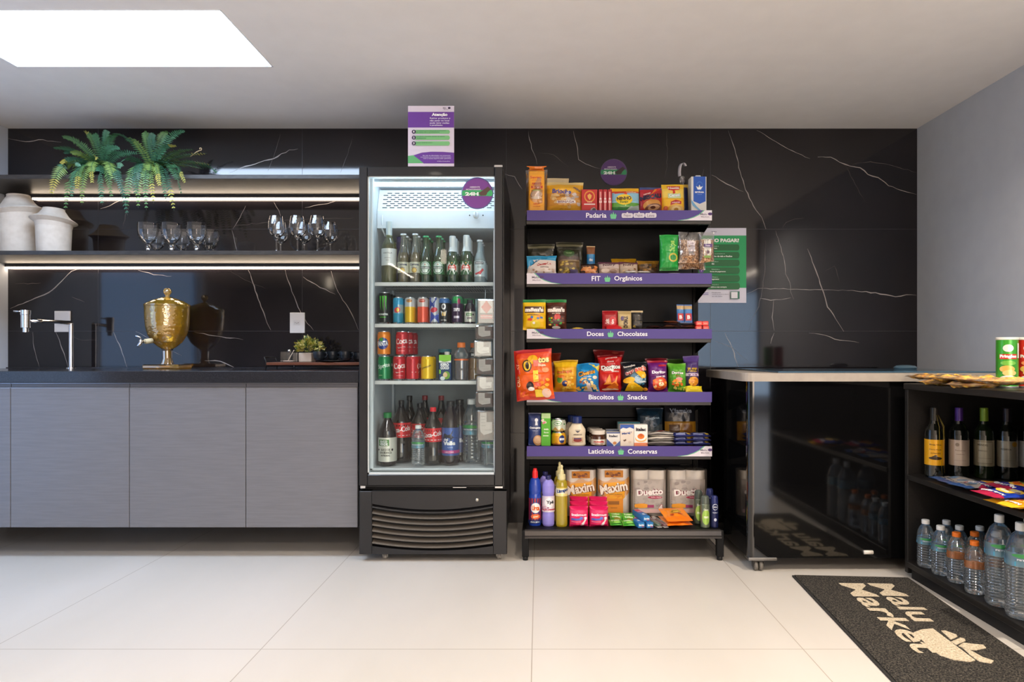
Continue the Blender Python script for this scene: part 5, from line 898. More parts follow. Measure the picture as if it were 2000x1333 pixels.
P(2, 'chocolate_pack', 'cream chocolate pack with vertical lettering', 1208, 1234, 608, [(0, '#c9b079'), (.85, '#b39a66')], [('t', 'OVOMALK', .05, .42, .9, .24, '#3a2a20', 90, .06), ('e', -.2, .6, .12, .12, '#5a4a70')], T=.025, seed=75, d=3.26, wr=.5, lean=-6, pinch=0)
P(2, 'chocolate_pack', 'black and gold chocolate pack right of the cream one', 1234, 1257, 607, [(0, '#1d1814'), (.9, '#c9b48a')], [('c', 0, .45, .35, .3, 9, .09, ['#8a7434', '#4a3d1c'], 3)], T=.025, seed=76, d=3.27, wr=.5, lean=-6, pinch=0)
rr = random.Random(3); BC = ['#2a1c1a', '#3a211c', '#2d2325', '#4a2c1e', '#6a3a22', '#332428', '#2a1c1a', '#46302a', '#38221e', '#55301f', '#2a2024']
bl = ['lowest at the left end', 'second at the left end', 'left of the middle', 'in the middle at the front', 'in the middle on top', 'in the middle, second from top', 'right of the middle at the bottom', 'right of the middle, second layer', 'near the red candy packs, bottom', 'near the red candy packs, second', 'near the red candy packs, topmost']
for k, (px, d, dz, rz) in enumerate(((1268, 3.24, 0, 10), (1283, 3.26, .011, 25), (1298, 3.24, .002, -15), (1312, 3.24, .012, 8), (1316, 3.26, .036, 15), (1310, 3.25, .024, -12), (1330, 3.24, 0, 4), (1331, 3.25, .012, -6), (1350, 3.24, 0, 0), (1349, 3.25, .012, 5), (1346, 3.26, .024, -8))):
    lay(2, 'chocolate_bar', 'dark flat chocolate bar in the pile, '+bl[k], 'candy bar', px-15, px+15, d, .05, .011, BC[k], [('r', -.3, .35, .3, .6, rr.choice(['#8a5a3a', '#5a4a66', '#7a2f2a']))], rz, dz, 'dark chocolate bars in a pile', k)
for k, (a, b) in enumerate(((1323, 1337), (1338, 1353))):
    P(2, 'chocolate_bar', ['small blue upright chocolate bar, left one of two', 'small blue upright chocolate bar, right one of two'][k], a, b, 595, [(0, '#2f5fa0'), (.55, '#3a78b4'), (.75, '#b99a6a'), (.95, '#2f5fa0')], [('r', -.4, .12, .4, .5, '#b3262c'), ('t', 'B', 0, .3, .4, .2, '#f0e0dc', 0, .05)], T=.012, seed=80+k, d=3.27, wr=.4, lean=-8, pinch=0, dz=.038)
for k, (px, dz) in enumerate(((1365, 0), (1379, 0), (1366, .0235), (1378, .0235))):
    d = 3.235; m = carton(wd(0, 12.4, d), .05, .022, '#e8402f', [('r', -.3, .3, .3, .6, '#f07a5a')], .003, film)
    thing('candy_box', ['small red candy pack, bottom left of the stack of four', 'small red candy pack, bottom right of the stack of four', 'small red candy pack, top left of the stack of four', 'small red candy pack, top right of the stack of four'][k], 'candy', m, (xat(px, d), d, GZ[2]+dz), (0, 0, 0), 'small red candy packs')
# --- Biscoitos / Snacks
def chip(label, px0, px1, ytop, bands, items, **k): return P(3, 'snack_bag', label, px0, px1, ytop, bands, items, **{**dict(T=.075, pinch=.10, seal=.05, wr=1.7, d=3.255, rz=(k.get('seed', 0)*37) % 9-4), **k})
W = wd(1008, 1082, 3.195); Hh = zat(682, 3.195)-zat(780, 3.195)
m = pouch(W, Hh, .085, [(0, '#c9381a'), (.08, '#e85f16'), (.55, '#e8641a'), (.85, '#d9431c'), (.94, '#b3202a')], [('p', [(-.5, 0), (-.5, 1), (-.40, .95), (-.36, .5), (-.38, .05)], '#b9261c'), ('t', 'CRUNCHY', -.43, .5, .6, .07, '#f2c9a0', 90, .03), ('e', .0, .80, .14, .09, '#f0b31c'), ('e', -.16, .68, .13, .12, '#2a1c14'), ('e', -.16, .68, .10, .095, '#f3c32a'), ('e', -.15, .68, .05, .07, '#2a1c14'), ('r', .02, .66, .22, .78, '#e87a6a'), ('t', "tos", .30, .78, .30, .12, '#2a1c14', 3, .14), ('t', "tos", .30, .78, .29, .11, '#f6dc8a', 3, .05), ('t', 'lua', .26, .68, .2, .05, '#f4e2c4', 0, .04), ('e', .34, .58, .09, .05, '#f0a070'), ('p', [(-.0, .36), (-.0, .58), (.14, .58), (.14, .36)], '#f3cf3a'), ('r', .0, .37, .14, .40, '#e8a81c'), ('e', -.10, .28, .10, .09, '#2a1a18'), ('e', -.07, .22, .09, .04, '#f2e6d8'), ('c', .24, .30, .16, .14, 14, .07, ['#f4a52a', '#f6b83a', '#ee8a1c'], 3), ('p', [(.02, .05), (.02, .2), (.18, .2), (.24, .05)], '#f3cf3a'), ('e', .32, .12, .12, .09, '#e9c4b0'), ('c', -.2, .1, .14, .06, 9, .06, ['#f07a2a', '#d9431c'], 8), ('r', .04, .26, .2, .33, '#e0503a')], 90, .05, .04, 1.6)
thing('snack_bag', 'large orange corn snack bag overhanging the left shelf edge', 'packet', m, ((xat(1008, 3.17)+xat(1082, 3.17))/2+.004, 3.166, zat(781, 3.195)), (R(-3), R(-4), R(-6)))
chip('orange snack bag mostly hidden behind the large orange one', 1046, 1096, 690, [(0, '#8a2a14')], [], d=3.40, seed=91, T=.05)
chip('yellow snack bag right of the large orange one', 1080, 1129, 705, [(0, '#e0981c'), (.5, '#e6a91c'), (.8, '#efc022'), (.94, '#c79a1c')], [('t', 'Fandangos', -.05, .62, .66, .13, '#3a7a2a', 6, .12), ('t', 'Fandangos', -.05, .62, .65, .12, '#e8681c', 6, .04), ('e', -.25, .38, .12, .10, '#5f9a3a'), ('e', -.02, .26, .13, .09, '#26306a'), ('c', .22, .34, .18, .16, 14, .08, ['#f0b83a', '#f4cf5a', '#e89a2a'], 4), ('c', -.1, .10, .35, .06, 14, .08, ['#f0b83a', '#e88a2a', '#f4cf5a'], 6), ('e', -.2, .48, .15, .05, '#e87a2a')], seed=92, skew=1)
chip('blue cheese snack bag with yellow corner', 1123, 1173, 711, [(0, '#1a7fc0'), (.4, '#1c8ccc'), (.8, '#1d84c4')], [('p', [(.05, .97), (.5, .95), (.5, .7), (.35, .84)], '#d9c73a'), ('t', 'Cheetos', -.03, .66, .74, .17, '#1a1a1c', 12, .13), ('t', 'Cheetos', -.03, .66, .73, .16, '#f0a82a', 12, .04), ('t', 'requeijão', .0, .52, .35, .06, '#dfe9f2', 3), ('c', .0, .38, .3, .08, 12, .08, ['#efc27a', '#f4d8a0', '#8a4a34'], 4), ('e', .32, .5, .1, .06, '#f0d8c0'), ('p', [(-.15, .02), (-.05, .3), (.1, .3), (.22, .02)], '#f0dcd2'), ('c', -.25, .10, .2, .06, 10, .07, ['#f0c45a', '#e8a83a'], 5), ('c', .3, .2, .14, .14, 10, .07, ['#f0d08a', '#f4dca8'], 9)], seed=93)
chip('red tortilla chip bag in the middle of the snacks shelf', 1168, 1218, 694, [(0, '#a81818'), (.3, '#c92018'), (.7, '#b81a1c'), (.93, '#7a1218')], [('t', 'pimenta', .05, .90, .5, .05, '#e8d0cc', 8), ('t', 'doce', 0, .81, .3, .05, '#e8d0cc', 5), ('p', [(-.4, .62), (.5, .74), (.5, .70), (.1, .52), (0, .56), (-.3, .55)], '#f0e6e0'), ('t', 'Doritos', .02, .66, .86, .13, '#1a1a1c', 4, .12), ('t', 'Doritos', .02, .66, .84, .12, '#f2eeea', 4, .05), ('t', 'mexicano', .25, .55, .25, .05, '#f0d8d0'), ('p', [(-.3, .18), (-.05, .46), (.05, .2)], '#e8922f'), ('p', [(.0, .2), (.3, .44), (.34, .16)], '#ee8a2a'), ('p', [(-.2, .1), (.2, .26), (.36, .06)], '#d86a20'), ('e', .0, .06, .34, .03, '#f0c0a0')], seed=94, d=3.265)
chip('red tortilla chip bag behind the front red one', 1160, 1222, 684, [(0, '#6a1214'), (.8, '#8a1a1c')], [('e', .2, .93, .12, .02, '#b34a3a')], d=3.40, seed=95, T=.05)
chip('black crinkle chip bag with yellow chips, right of the red bag', 1214, 1269, 708, [(0, '#14161c'), (.5, '#16181f')], [('e', .12, .42, .36, .22, '#2f6a86'), ('e', .18, .42, .24, .14, '#9fbccc'), ('t', 'Sensações', -.22, .84, .46, .08, '#e6dfd6', 10, .03), ('t', 'Sopr', -.22, .64, .36, .14, '#f0e0d8', 28, .14), ('t', 'Sopr', -.22, .64, .35, .13, '#a32a2c', 28, .04), ('t', 'asch', .20, .76, .48, .17, '#f0e0d8', 8, .14), ('t', 'asch', .20, .76, .47, .16, '#d9502c', 8, .04), ('e', -.26, .38, .22, .10, '#f0b41c', 12), ('p', [(0, .64), (.12, .70), (.38, .66), (.44, .56), (.40, .46), (.26, .44), (.12, .56)], '#f2b41c'), ('p', [(-.36, .03), (-.3, .26), (-.1, .34), (.1, .24), (.3, .12), (.28, .03)], '#f3bd1a'), ('e', -.05, .16, .16, .06, '#f7cf3a', -15), ('e', .38, .08, .1, .05, '#e8942a'), ('t', 'ondas', .28, .34, .3, .06, '#eef2f4', 0, .03)], seed=96)
chip('purple tortilla chip bag between the black and green bags', 1267, 1308, 705, [(0, '#5f1a66'), (.6, '#6a1f78'), (.85, '#6a1c70'), (.93, '#a3243a')], [('r', .0, .80, .5, .86, '#b32438'), ('t', 'Doritos', .0, .62, .72, .10, '#f2eaf4', 0, .06), ('t', 'sweet chili', .08, .48, .5, .07, '#f4e6f0', 4, .03), ('e', .05, .26, .40, .20, '#d9502a'), ('c', .04, .26, .3, .12, 18, .1, ['#f07a2a', '#f4a03a', '#e0502a', '#f8d49a'], 4), ('e', .1, .24, .14, .06, '#fbe8b8')], seed=97)
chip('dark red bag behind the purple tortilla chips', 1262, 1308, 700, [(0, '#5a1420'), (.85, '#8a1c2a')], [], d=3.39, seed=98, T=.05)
chip('green tortilla chip bag between two purple bags', 1307, 1345, 711, [(0, '#4f9a2a'), (.5, '#5aa632'), (.9, '#6ab33a')], [('t', 'Doritos', -.02, .66, .66, .10, '#1c2a18', 0, .10), ('t', 'Doritos', -.02, .66, .64, .09, '#eef2e6', 0, .05), ('t', 'dippas', .0, .55, .3, .06, '#a83a2a', 0, .03), ('e', .05, .44, .2, .06, '#d87a7a'), ('c', .02, .3, .3, .1, 16, .1, ['#f08a2a', '#f4a83a', '#e0662a'], 4), ('c', .05, .13, .35, .05, 12, .08, ['#cfd84a', '#efe07a', '#8ac03a'], 6)], seed=99, d=3.26)
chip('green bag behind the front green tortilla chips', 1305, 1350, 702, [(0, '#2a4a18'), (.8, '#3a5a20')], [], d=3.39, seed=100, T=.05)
chip('narrow purple snack bag with yellow base at the right end', 1338, 1370, 696, [(0, '#3f2a52'), (.55, '#4a3470'), (.85, '#5a4488')], [('r', -.46, .55, .46, .66, '#c9a42a'), ('t', 'Torcida', 0, .605, .8, .08, '#2a2030', 0, .04), ('r', -.46, .43, .46, .51, '#cdb8d0'), ('t', 'cebola', 0, .47, .6, .05, '#6a3f6a', 0, .03), ('e', .06, .28, .34, .13, '#e0942a'), ('c', .06, .28, .26, .1, 14, .1, ['#e8a83a', '#c9742a', '#f0bd5a'], 4)], seed=101, d=3.27)
P(3, 'snack_bag', 'low yellow bag in front of the narrow purple one', 1340, 1375, 756, [(0, '#d9c01c'), (.6, '#e6cf2a')], [], T=.03, d=3.24, seed=102, lean=-45)
# --- Laticínios / Conservas
P(4, 'cereal_pouch', 'dark blue cereal pouch with a bowl, left of the dairy shelf', 1032, 1058, 808, [(0, '#24366e'), (.9, '#1c2a58')], [('e', .1, .78, .12, .06, '#e6e8ee'), ('p', [(.0, .62), (.04, .76), (.16, .76), (.2, .62)], '#dfe3ea'), ('t', 'Cremogema', .0, .54, .8, .08, '#eceef2', 0, .05), ('t', 'tradicional', 0, .46, .4, .03, '#aebbd8'), ('e', .22, .16, .36, .16, '#c9986a'), ('e', .22, .17, .28, .11, '#e0b890')], T=.03, seed=110, pinch=0, wr=.3, lean=-3)
B(4, 'cereal_box', 'narrow bright green cereal box beside the dark blue pouch', 1057, 1075, 808, '#58b030', [('r', -.45, .85, .5, 1, '#b9d89a'), ('c', -.2, .8, .2, .1, 7, .16, ['#d87a8a', '#f0c8c8', '#e0e8c8'], 3), ('t', 'aveia', .05, .52, .5, .06, '#eef6e2', 0, .03), ('t', 'flocos', .05, .42, .5, .05, '#eef6e2'), ('r', -.3, .3, .3, .33, '#d8ecc4')], .04, rz=-4)
def tin(label, px, dz, r, h, body, items, d=3.262, group=None): return thing('food_tin', label, 'tin', can(r, h, body, items), (xat(px, d), d+r, GZ[4]+dz), (0, 0, 0), group)
r = wd(1077, 1106, 3.262)/2; h = .058
tin('yellow tin with a blue emblem, bottom of the stack of two', 1091.5, 0, r, h+.01, [(0, '#e0a31c')], [('e', .22, .5, .22, .3, '#2f3f7a'), ('r', .05, .42, .42, .58, '#e6e8ee'), ('p', [(-.5, .05), (-.2, .3), (0, .1)], '#c9842a'), ('r', -.45, .08, .45, .16, '#7a3f2a')])
tin('white and green tin on top of the yellow one', 1091.5, h+.0115, r, zat(820, 3.262)-GZ[4]-h-.0115, [(0, '#d6cda8'), (.12, '#cdd3c0')], [('e', -.08, .70, .28, .18, '#3f9a4a'), ('e', -.08, .70, .24, .14, '#e6eae0'), ('t', 'Vigor', -.08, .70, .4, .14, '#2f8a3f', 0, .04), ('p', [(-.5, .12), (-.25, .42), (0, .12)], '#b98f4a'), ('p', [(0, .12), (.2, .36), (.45, .12)], '#c9a560'), ('e', .4, .62, .06, .06, '#3f8a4a')])
mz = lambda lab, px0, px1, yt, d: None
def mayo(label, pxc, yt, d, w0, cap_h=.034):
    Hh = zat(yt, d)-GZ[4]; r = w0/2; hb = Hh-cap_h
    pr = [(0, 0), (r*.9, 0), (r, .006), (r*.96, hb*.45), (r, hb*.62), (r*.98, hb*.72), (r*.62, hb*.93), (r*.5, hb)]
    b = MB().lathe(pr, mat('#e3d5bb', .35, 0, .2), 28); b.v = [(x, y*.62, z) for x, y, z in b.v]
    c = MB().lathe([(r*.56, hb-.001), (r*.58, Hh-.004), (r*.5, Hh), (0, Hh)], mat('#1f2f6a', .35), 24)
    l = MB(); l.art(lambda u, v, off: (u, -math.sqrt(max(0, 1-(u/(r*1.0))**2))*r*.62-.0012-off, v), 2*r, hb, [('p', [(-.12, .66), (.16, .66), (.02, .58)], '#2a2f4a'), ('t', 'maionese', .03, .70, .3, .03, '#3a3a4a'), ('t', 'ARISCO', .02, .50, .5, .06, '#4a3f3a', 0, .03), ('r', -.30, .16, .34, .38, '#c9a98a'), ('e', .02, .26, .24, .08, '#8a2a24'), ('r', -.2, .3, .24, .36, '#5a4a6a')], 1); l.build
    return thing('mayonnaise_bottle', label, 'bottle', [('bottle_body', b), ('cap', c), ('print', l)], (xat(pxc, d), d+.025, GZ[4]))
mayo('cream squeeze bottle with dark blue cap on the dairy shelf', 1127.5, 814, 3.262, wd(1110, 1144, 3.262))
mayo('second cream squeeze bottle half hidden behind the first', 1118, 812, 3.36, wd(1102, 1134, 3.36))
def jar(label, pxc, yt, d, w0, group=None, full=True):
    Hh = zat(yt, d)-GZ[4]; r = w0/2; g = MB().lathe([(0, 0), (r*.85, 0), (r, .006), (r, Hh*.45), (r*.97, Hh*.62), (r*.8, Hh*.72), (r*.8, Hh*.76)], mat('#4a2a1a', .15, 0, .6), 26)
    c = MB().lathe([(r*.9, Hh*.74), (r*.92, Hh*.97), (r*.86, Hh), (0, Hh)], mat('#e2d8cc', .4), 26); l = MB().lathe([(r*1.01, Hh*.08), (r*1.01, Hh*.44)], paperc('#e4dccf'), 28); l.art(cyl(r*1.01, Hh*.08), 2*r, Hh*.36, [('t', 'nutella', 0, .6, .74, .34, '#c4302a', 0, .05), ('r', -.3, .1, .3, .25, '#8a5a3a')], 1, paperc, .0003)
    return thing('spread_jar', label, 'jar', [('glass', g), ('lid', c), ('label', l)], (xat(pxc, d), d+r, GZ[4]), (0, 0, 0), group)
jar('front chocolate spread jar with white lid', 1170, 842, 3.25, wd(1155, 1185, 3.25)); jar('chocolate spread jar behind the front one, second in the row', 1165, 839, 3.33, wd(1151, 1180, 3.33)); jar('chocolate spread jar at the back of the row', 1160, 837, 3.41, wd(1148, 1175, 3.41))
B(4, 'cream_carton', 'small white and blue cream carton right of the spread jars', 1185, 1211, 845, '#e0ddd8', [('t', 'Italac', 0, .74, .66, .16, '#2a2a3a', 0, .05), ('p', [(-.5, .0), (-.5, .55), (0, .1), (0, 0)], '#2f4a8f'), ('p', [(.5, .0), (.5, .4), (.1, .05), (.1, 0)], '#4a62a0'), ('e', .1, .24, .14, .1, '#c9844a'), ('r', -.5, .93, .5, 1, '#2f4a8f')], .05, d=3.25)
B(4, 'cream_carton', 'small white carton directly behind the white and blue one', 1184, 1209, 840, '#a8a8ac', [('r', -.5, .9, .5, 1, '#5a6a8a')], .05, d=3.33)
B(4, 'condensed_milk_carton', 'blue and cream condensed milk carton between two others', 1211.5, 1238, 830, '#e0d2c2', [('r', -.5, .78, .5, 1, '#2f57a8'), ('p', [(-.5, .78), (-.3, .86), (-.05, .82), (.2, .88), (.5, .80), (.5, .70), (-.5, .70)], '#e6ded6'), ('t', 'Marajó', .0, .60, .76, .12, '#2f4a8f', 8, .04), ('p', [(-.3, .3), (-.2, .22), (-.05, .28), (-.1, .34), (-.2, .30)], '#6a4a3a'), ('e', .2, .2, .12, .05, '#d0bca8')], .05, d=3.25)
B(4, 'condensed_milk_carton', 'white carton picturing an orange caramel pudding', 1238.5, 1265, 830, '#e9e6e0', [('t', 'Italac', 0, .78, .74, .16, '#2a2430', 0, .06), ('e', 0, .36, .42, .16, '#f0b060'), ('e', 0, .40, .38, .14, '#f4ece2'), ('e', .0, .46, .26, .12, '#e0761c'), ('e', 0, .52, .16, .07, '#c9581a'), ('r', -.5, 0, .5, .17, '#e2845a')], .05, d=3.25)
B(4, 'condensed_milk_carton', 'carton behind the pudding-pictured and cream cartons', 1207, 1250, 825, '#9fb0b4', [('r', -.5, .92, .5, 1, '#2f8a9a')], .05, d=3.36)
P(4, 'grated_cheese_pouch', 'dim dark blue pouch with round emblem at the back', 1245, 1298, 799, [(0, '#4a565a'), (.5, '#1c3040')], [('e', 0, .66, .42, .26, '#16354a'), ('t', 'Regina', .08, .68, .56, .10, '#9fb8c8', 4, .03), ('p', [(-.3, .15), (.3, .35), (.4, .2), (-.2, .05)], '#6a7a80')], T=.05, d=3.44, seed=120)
P(4, 'grain_pouch', 'dim black and yellow pouch at the back right', 1300, 1362, 788, [(0, '#a8781c'), (.5, '#1a1a20')], [('t', 'Vilamake', .0, .78, .7, .12, '#8f98a8', 0, .03), ('r', -.38, .22, -.05, .42, '#5a3a1a'), ('r', .08, .18, .36, .42, '#8a5a1a')], T=.05, d=3.44, seed=121, pinch=.02)
flt = [('white flat pouch with black lettering, top of the white pile', '#cfc8c0', 1265, 1326, .020), ('white flat pouch in the middle of the white pile', '#e0dad0', 1266, 1330, .010), ('white flat pouch at the bottom of the white pile', '#8f8a88', 1262, 1322, 0)]
for k, (lb, c, a, b, dz) in enumerate(flt):
    lay(4, 'sugar_pouch', lb, 'packet', a, b, 3.245+.012*(2-k), .09, .021, c, [('r', -.4, .3, .4, .5, '#2a2424'), ('e', -.1, .75, .2, .12, '#b3402c'), ('t', 'PALMITO', 0, .4, .5, .12, '#e0d8d0', 0, .04), ('r', -.5, .0, .5, .08, '#3a3436')] if k != 1 else [('r', -.5, .03, .3, .10, '#3a3436')], (-4, 3, 0)[k], .0215*(2-k), seed=122+k)
for k in range(6):
    px = 1336 if k % 2 == 0 else 1370; L = k//2; nm = ['bottom', 'middle', 'top'][L]+(' left' if k % 2 == 0 else ' right')
    d = 3.24; m = pouch(wd(0, 38, d), .075, .020, [(0, '#2c3068')], [('r', -.45, .78, .45, .9, '#c9a82a'), ('r', -.4, .1, .1, .3, '#8a90b8'), ('t', 'Cream', .05, .5, .5, .16, '#d8dcec', 0, .04), ('e', .3, .25, .12, .12, '#c9a82a')], 130+k, .02, .05, 1.)
    thing('cracker_packet', 'flat dark blue packet, %s of the blue pile on the dairy shelf' % nm, 'packet', m, (xat(px, d), d, GZ[4]+.0115+L*.0205), (R(-86), 0, R((-1)**k*3)), 'flat dark blue packets')
thing('cracker_packet', 'small yellow packet between the white and the blue piles', 'packet', pouch(wd(0, 18, 3.27), .05, .018, [(0, '#c9a024')], [], 140), (xat(1321, 3.27), 3.29, GZ[4]+.026), (R(-60), 0, 0))
# --- base shelf
def cleaner(name, label, pxc, d, w0, prof, bm, capprof, capm, lab=None, sy=.8):
    z = GZ[5]; parts = []; b = MB().lathe([(r*w0/2, h_) for r, h_ in prof], bm, 28); b.v = [(x, y*sy, zz) for x, y, zz in b.v]; parts.append(('bottle_body', b))
    c = MB().lathe([(r*w0/2, h_) for r, h_ in capprof], capm, 20); parts.append(('cap', c))
    if lab:
        z0, z1, c_, it = lab; r = w0/2*1.012; l = MB(); fn = lambda u, v, off: ((r+off)*math.sin(u/r), -(r+off)*math.cos(u/r)*sy, z0+v)
        l.rect(fn, -r*1.4, 0, r*1.4, z1-z0, paperc(c_), 0, 12); l.art(fn, 2*r, z1-z0, it, 1, paperc, .0004); parts.append(('label', l))
    return thing(name, label, 'bottle', parts, (xat(pxc, d), d, z))
cleaner('cleaner_bottle', 'blue cleaner bottle with red cap at the left of the bottom shelf', 1045, 3.185, .062, [(0, 0), (.9, 0), (1, .01), (1, .14), (.92, .155), (.98, .17), (.95, .20), (.75, .225), (.42, .235)], mat('#1c3fa3', .25, 0, .3), [(.42, .228), (.46, .236), (.44, .262), (.30, .272), (.28, .278), (0, .28)], mat('#e0262a', .35), (.012, .135, '#24346e', [('r', -.7, .1, .7, 1.0, '#b3262f'), ('e', .05, .62, .42, .23, '#24428f'), ('e', .05, .62, .38, .20, '#f0ece8'), ('t', 'Urca', .05, .62, .62, .2, '#e0641c', 0, .06), ('e', .05, .28, .38, .10, '#e8652a'), ('t', 'gel', .05, .28, .4, .1, '#f8d8b0', 0, .03), ('r', -.7, 0, .7, .14, '#1c2f66'), ('t', 'cloro ativo', 0, .07, .7, .06, '#dfe6f2', 0, .03)]))
LAV = mat('#8f86d8', .3, 0, .3)
lavp = [(0, 0), (.82, 0), (.95, .008), (.98, .05), (.9, .068), (.9, .15), (.98, .165), (.98, .198), (.8, .215), (.38, .230)]
lavlab = (.070, .148, '#e2d8e4', [('e', .1, .6, .4, .3, '#f2eef2'), ('t', 'Ypê', .14, .6, .62, .26, '#2f2f3a', 0, .05), ('c', -.25, .3, .3, .2, 12, .1, ['#c98aa0', '#a36a8a', '#d8b0c8'], 3), ('r', -.6, .12, .6, .2, '#b3384a')])
cleaner('softener_bottle', 'front lavender bottle with dark blue cap on the bottom shelf', 1071, 3.175, .062, lavp, LAV, [(.42, .222), (.44, .24), (.42, .246), (0, .247)], mat('#23265a', .35), lavlab)
cleaner('softener_bottle', 'rear lavender bottle behind the front one', 1065, 3.27, .062, lavp, LAV, [(.42, .222), (.44, .24), (.42, .246), (0, .247)], mat('#23265a', .35), lavlab)
YD = clear('yellow_detergent', (.9, .8, .15), .25, body=.62, bodycol=(.85, .70, .05), base=.05); YC = mat('#d9cf9a', .35)
detp = [(0, 0), (.85, 0), (.97, .008), (.97, .20), (.9, .215), (.55, .232)]; detc = [(.58, .226), (.66, .232), (.64, .252), (.40, .256), (.36, .272), (.22, .278), (.22, .288), (.26, .292), (.14, .298), (0, .30)]
detl = (.150, .192, '#e6dfc0', [('t', 'Limpol', .1, .6, 1.1, .5, '#1c3f7a', 10, .06), ('r', -.6, .05, .6, .25, '#efe08a'), ('r', -.6, .9, .6, 1, '#d9c23a')])
cleaner('detergent_bottle', 'front yellow dish detergent bottle with pull cap', 1097, 3.165, .058, detp, YD, detc, YC, detl); cleaner('detergent_bottle', 'rear yellow dish detergent bottle behind the front one', 1093, 3.255, .058, detp, YD, detc, YC, detl)
def tp_pack(label, px0, px1, ytop, d, kind, seed):
    W = wd(px0, px1, d); Hh = zat(ytop, d)-GZ[5]; body = MB(); PW = mat('#efe7de', .8); r = W/4
    for cx in (-r, r):
        for z0, z1 in ((.002, Hh*.49), (Hh*.495, Hh-.004)): body.lathe([(.016, z0+.004), (r*.97, z0), (r*.995, z0+.006), (r*.995, z1-.006), (r*.97, z1), (.018, z1-.001), (.018, z1-.03), (0, z1-.03)], PW, 26, (cx, r+.004, 0))
    fl = MB(); FL = clear('tissue_wrap', (.97, .96, .94), .3, body=.15 if kind == 'M' else .10, bodycol=(.85, .8, .74), rough=.15, base=.06)
    nx = 24
    def fn(u, v, off):
        a = abs(u)/(W/2); yy = -.001 if a < .8 else -.001+ (a-.8)**2*25*r*.8
        return (u, yy-off+noise.noise(Vector((u*30, v*30, seed)))*.002, v)
    fl.rect(fn, -W/2-.001, 0, W/2+.001, Hh, FL, 0, 24)
    fl.add([(-W/2, 0, Hh), (W/2, 0, Hh), (W/2, 2*r, Hh), (-W/2, 2*r, Hh)], [(0, 1, 2, 3)], FL)
    for s_ in (-1, 1): fl.add([(s_*(W/2+.001), .02, 0), (s_*(W/2+.001), 2*r, 0), (s_*(W/2+.001), 2*r, Hh), (s_*(W/2+.001), .02, Hh)], [(0, 1, 2, 3)], FL)
    pr = MB()
    if kind == 'M': it = [('r', -.28, .82, .28, .985-.02, '#d98a1f'), ('c', 0, .9, .2, .04, 10, .07, ['#8a4a2a', '#6a3a22', '#b9702a'], 3), ('p', [(-.47, .52), (-.47, .76), (.48, .82), (.48, .5), (.3, .38), (-.3, .38)], '#e8a01c'), ('r', -.28, .08, .28, .45, '#dd8a1c'), ('t', 'Maxim', 0, .60, .84, .20, '#7a4a2a', 10, .10), ('t', 'Maxim', -.01, .605, .84, .20, '#f0e6da', 10, .03), ('t', 'papel higiênico', .05, .47, .4, .03, '#8a5a1c'), ('r', -.18, .26, .16, .33, '#9a5f1c'), ('r', -.1, .18, .1, .2, '#b3701c')]
    else: it = [('r', -.44, .08, .44, .80, '#b7ada6'), ('c', .0, .45, .38, .3, 24, .08, ['#988e8a', '#aca29c', '#b3aaa4'], 4), ('t', 'Duetto', .02, .53, .72, .14, '#7a1f3a', 4, .10), ('t', 'Duetto', .01, .535, .72, .14, '#f2ece8', 4, .04), ('e', .15, .42, .2, .03, '#b33a5a'), ('t', 'folha dupla', .18, .42, .28, .03, '#f0d8dc'), ('e', -.22, .24, .2, .05, '#f0a02a'), ('r', -.40, .2, -.08, .28, '#f0a02a'), ('r', -.06, .2, .12, .26, '#a83a6a'), ('r', -.42, .09, .42, .17, '#d8b4b0'), ('t', '4', .3, .20, .12, .14, '#c9404a', 0, .12), ('t', '4', .3, .20, .11, .13, '#f6eee8', 0, .04)]
    pr.art(lambda u, v, off: fn(u, v, off), W, Hh, it, 2)
    return thing('toilet_paper_pack', label, 'toilet paper', [('rolls', body), ('wrapper', fl, None, [('print', pr)])], ((xat(px0, d)+xat(px1, d))/2, d, GZ[5]))
tp_pack('left toilet paper pack with orange print', 1103, 1166, 918, 3.34, 'M', 1); tp_pack('right toilet paper pack with orange print', 1167, 1231, 916, 3.34, 'M', 2)
tp_pack('left toilet paper pack with grey and maroon print', 1233, 1304, 919, 3.34, 'D', 3); tp_pack('right toilet paper pack with grey and maroon print', 1305, 1382, 919, 3.34, 'D', 4)
for c, (px0, px1) in enumerate(((1112, 1149), (1150, 1189))):
    for k, d in enumerate((3.155, 3.215, 3.275)):
        if c == 0 and k == 0:
            pk = pouch(wd(px0, px1, d), .098, .052, [(0, '#e0205f'), (.7, '#e63a72'), (.85, '#d81c58')], [('t', 'intimus', 0, .62, .82, .13, '#f6dfe8', 0, .04), ('r', -.42, .36, .1, .46, '#5a62b8'), ('p', [(.12, .06), (.26, .12), (.44, .44), (.4, .52), (.28, .5), (.3, .36), (.08, .14)], '#f2e8ec'), ('e', .12, .46, .10, .07, '#5f6fc8'), ('r', -.42, .28, .1, .31, '#e890b0')], 150, .04, .02, .8, fat=2.)
            pk0 = thing('sanitary_pad_pack', 'left pink sanitary pad pack, front of its row', 'packet', pk, ((xat(px0, d)+xat(px1, d))/2, d, GZ[5]+.001), (0, 0, 0), 'pink sanitary pad packs')
        else: dup(pk0, ('left' if c == 0 else 'right')+' pink sanitary pad pack, '+['front', 'middle', 'rear'][k]+' of its row', ((xat(px0, 3.155)+xat(px1, 3.155))/2+.004*k, d, GZ[5]+.001+.0*k), (R(-2*k), 0, 0)).scale = (1, 1, 1+.10*k)
gx = [(1204, 0), (1229, .012)]
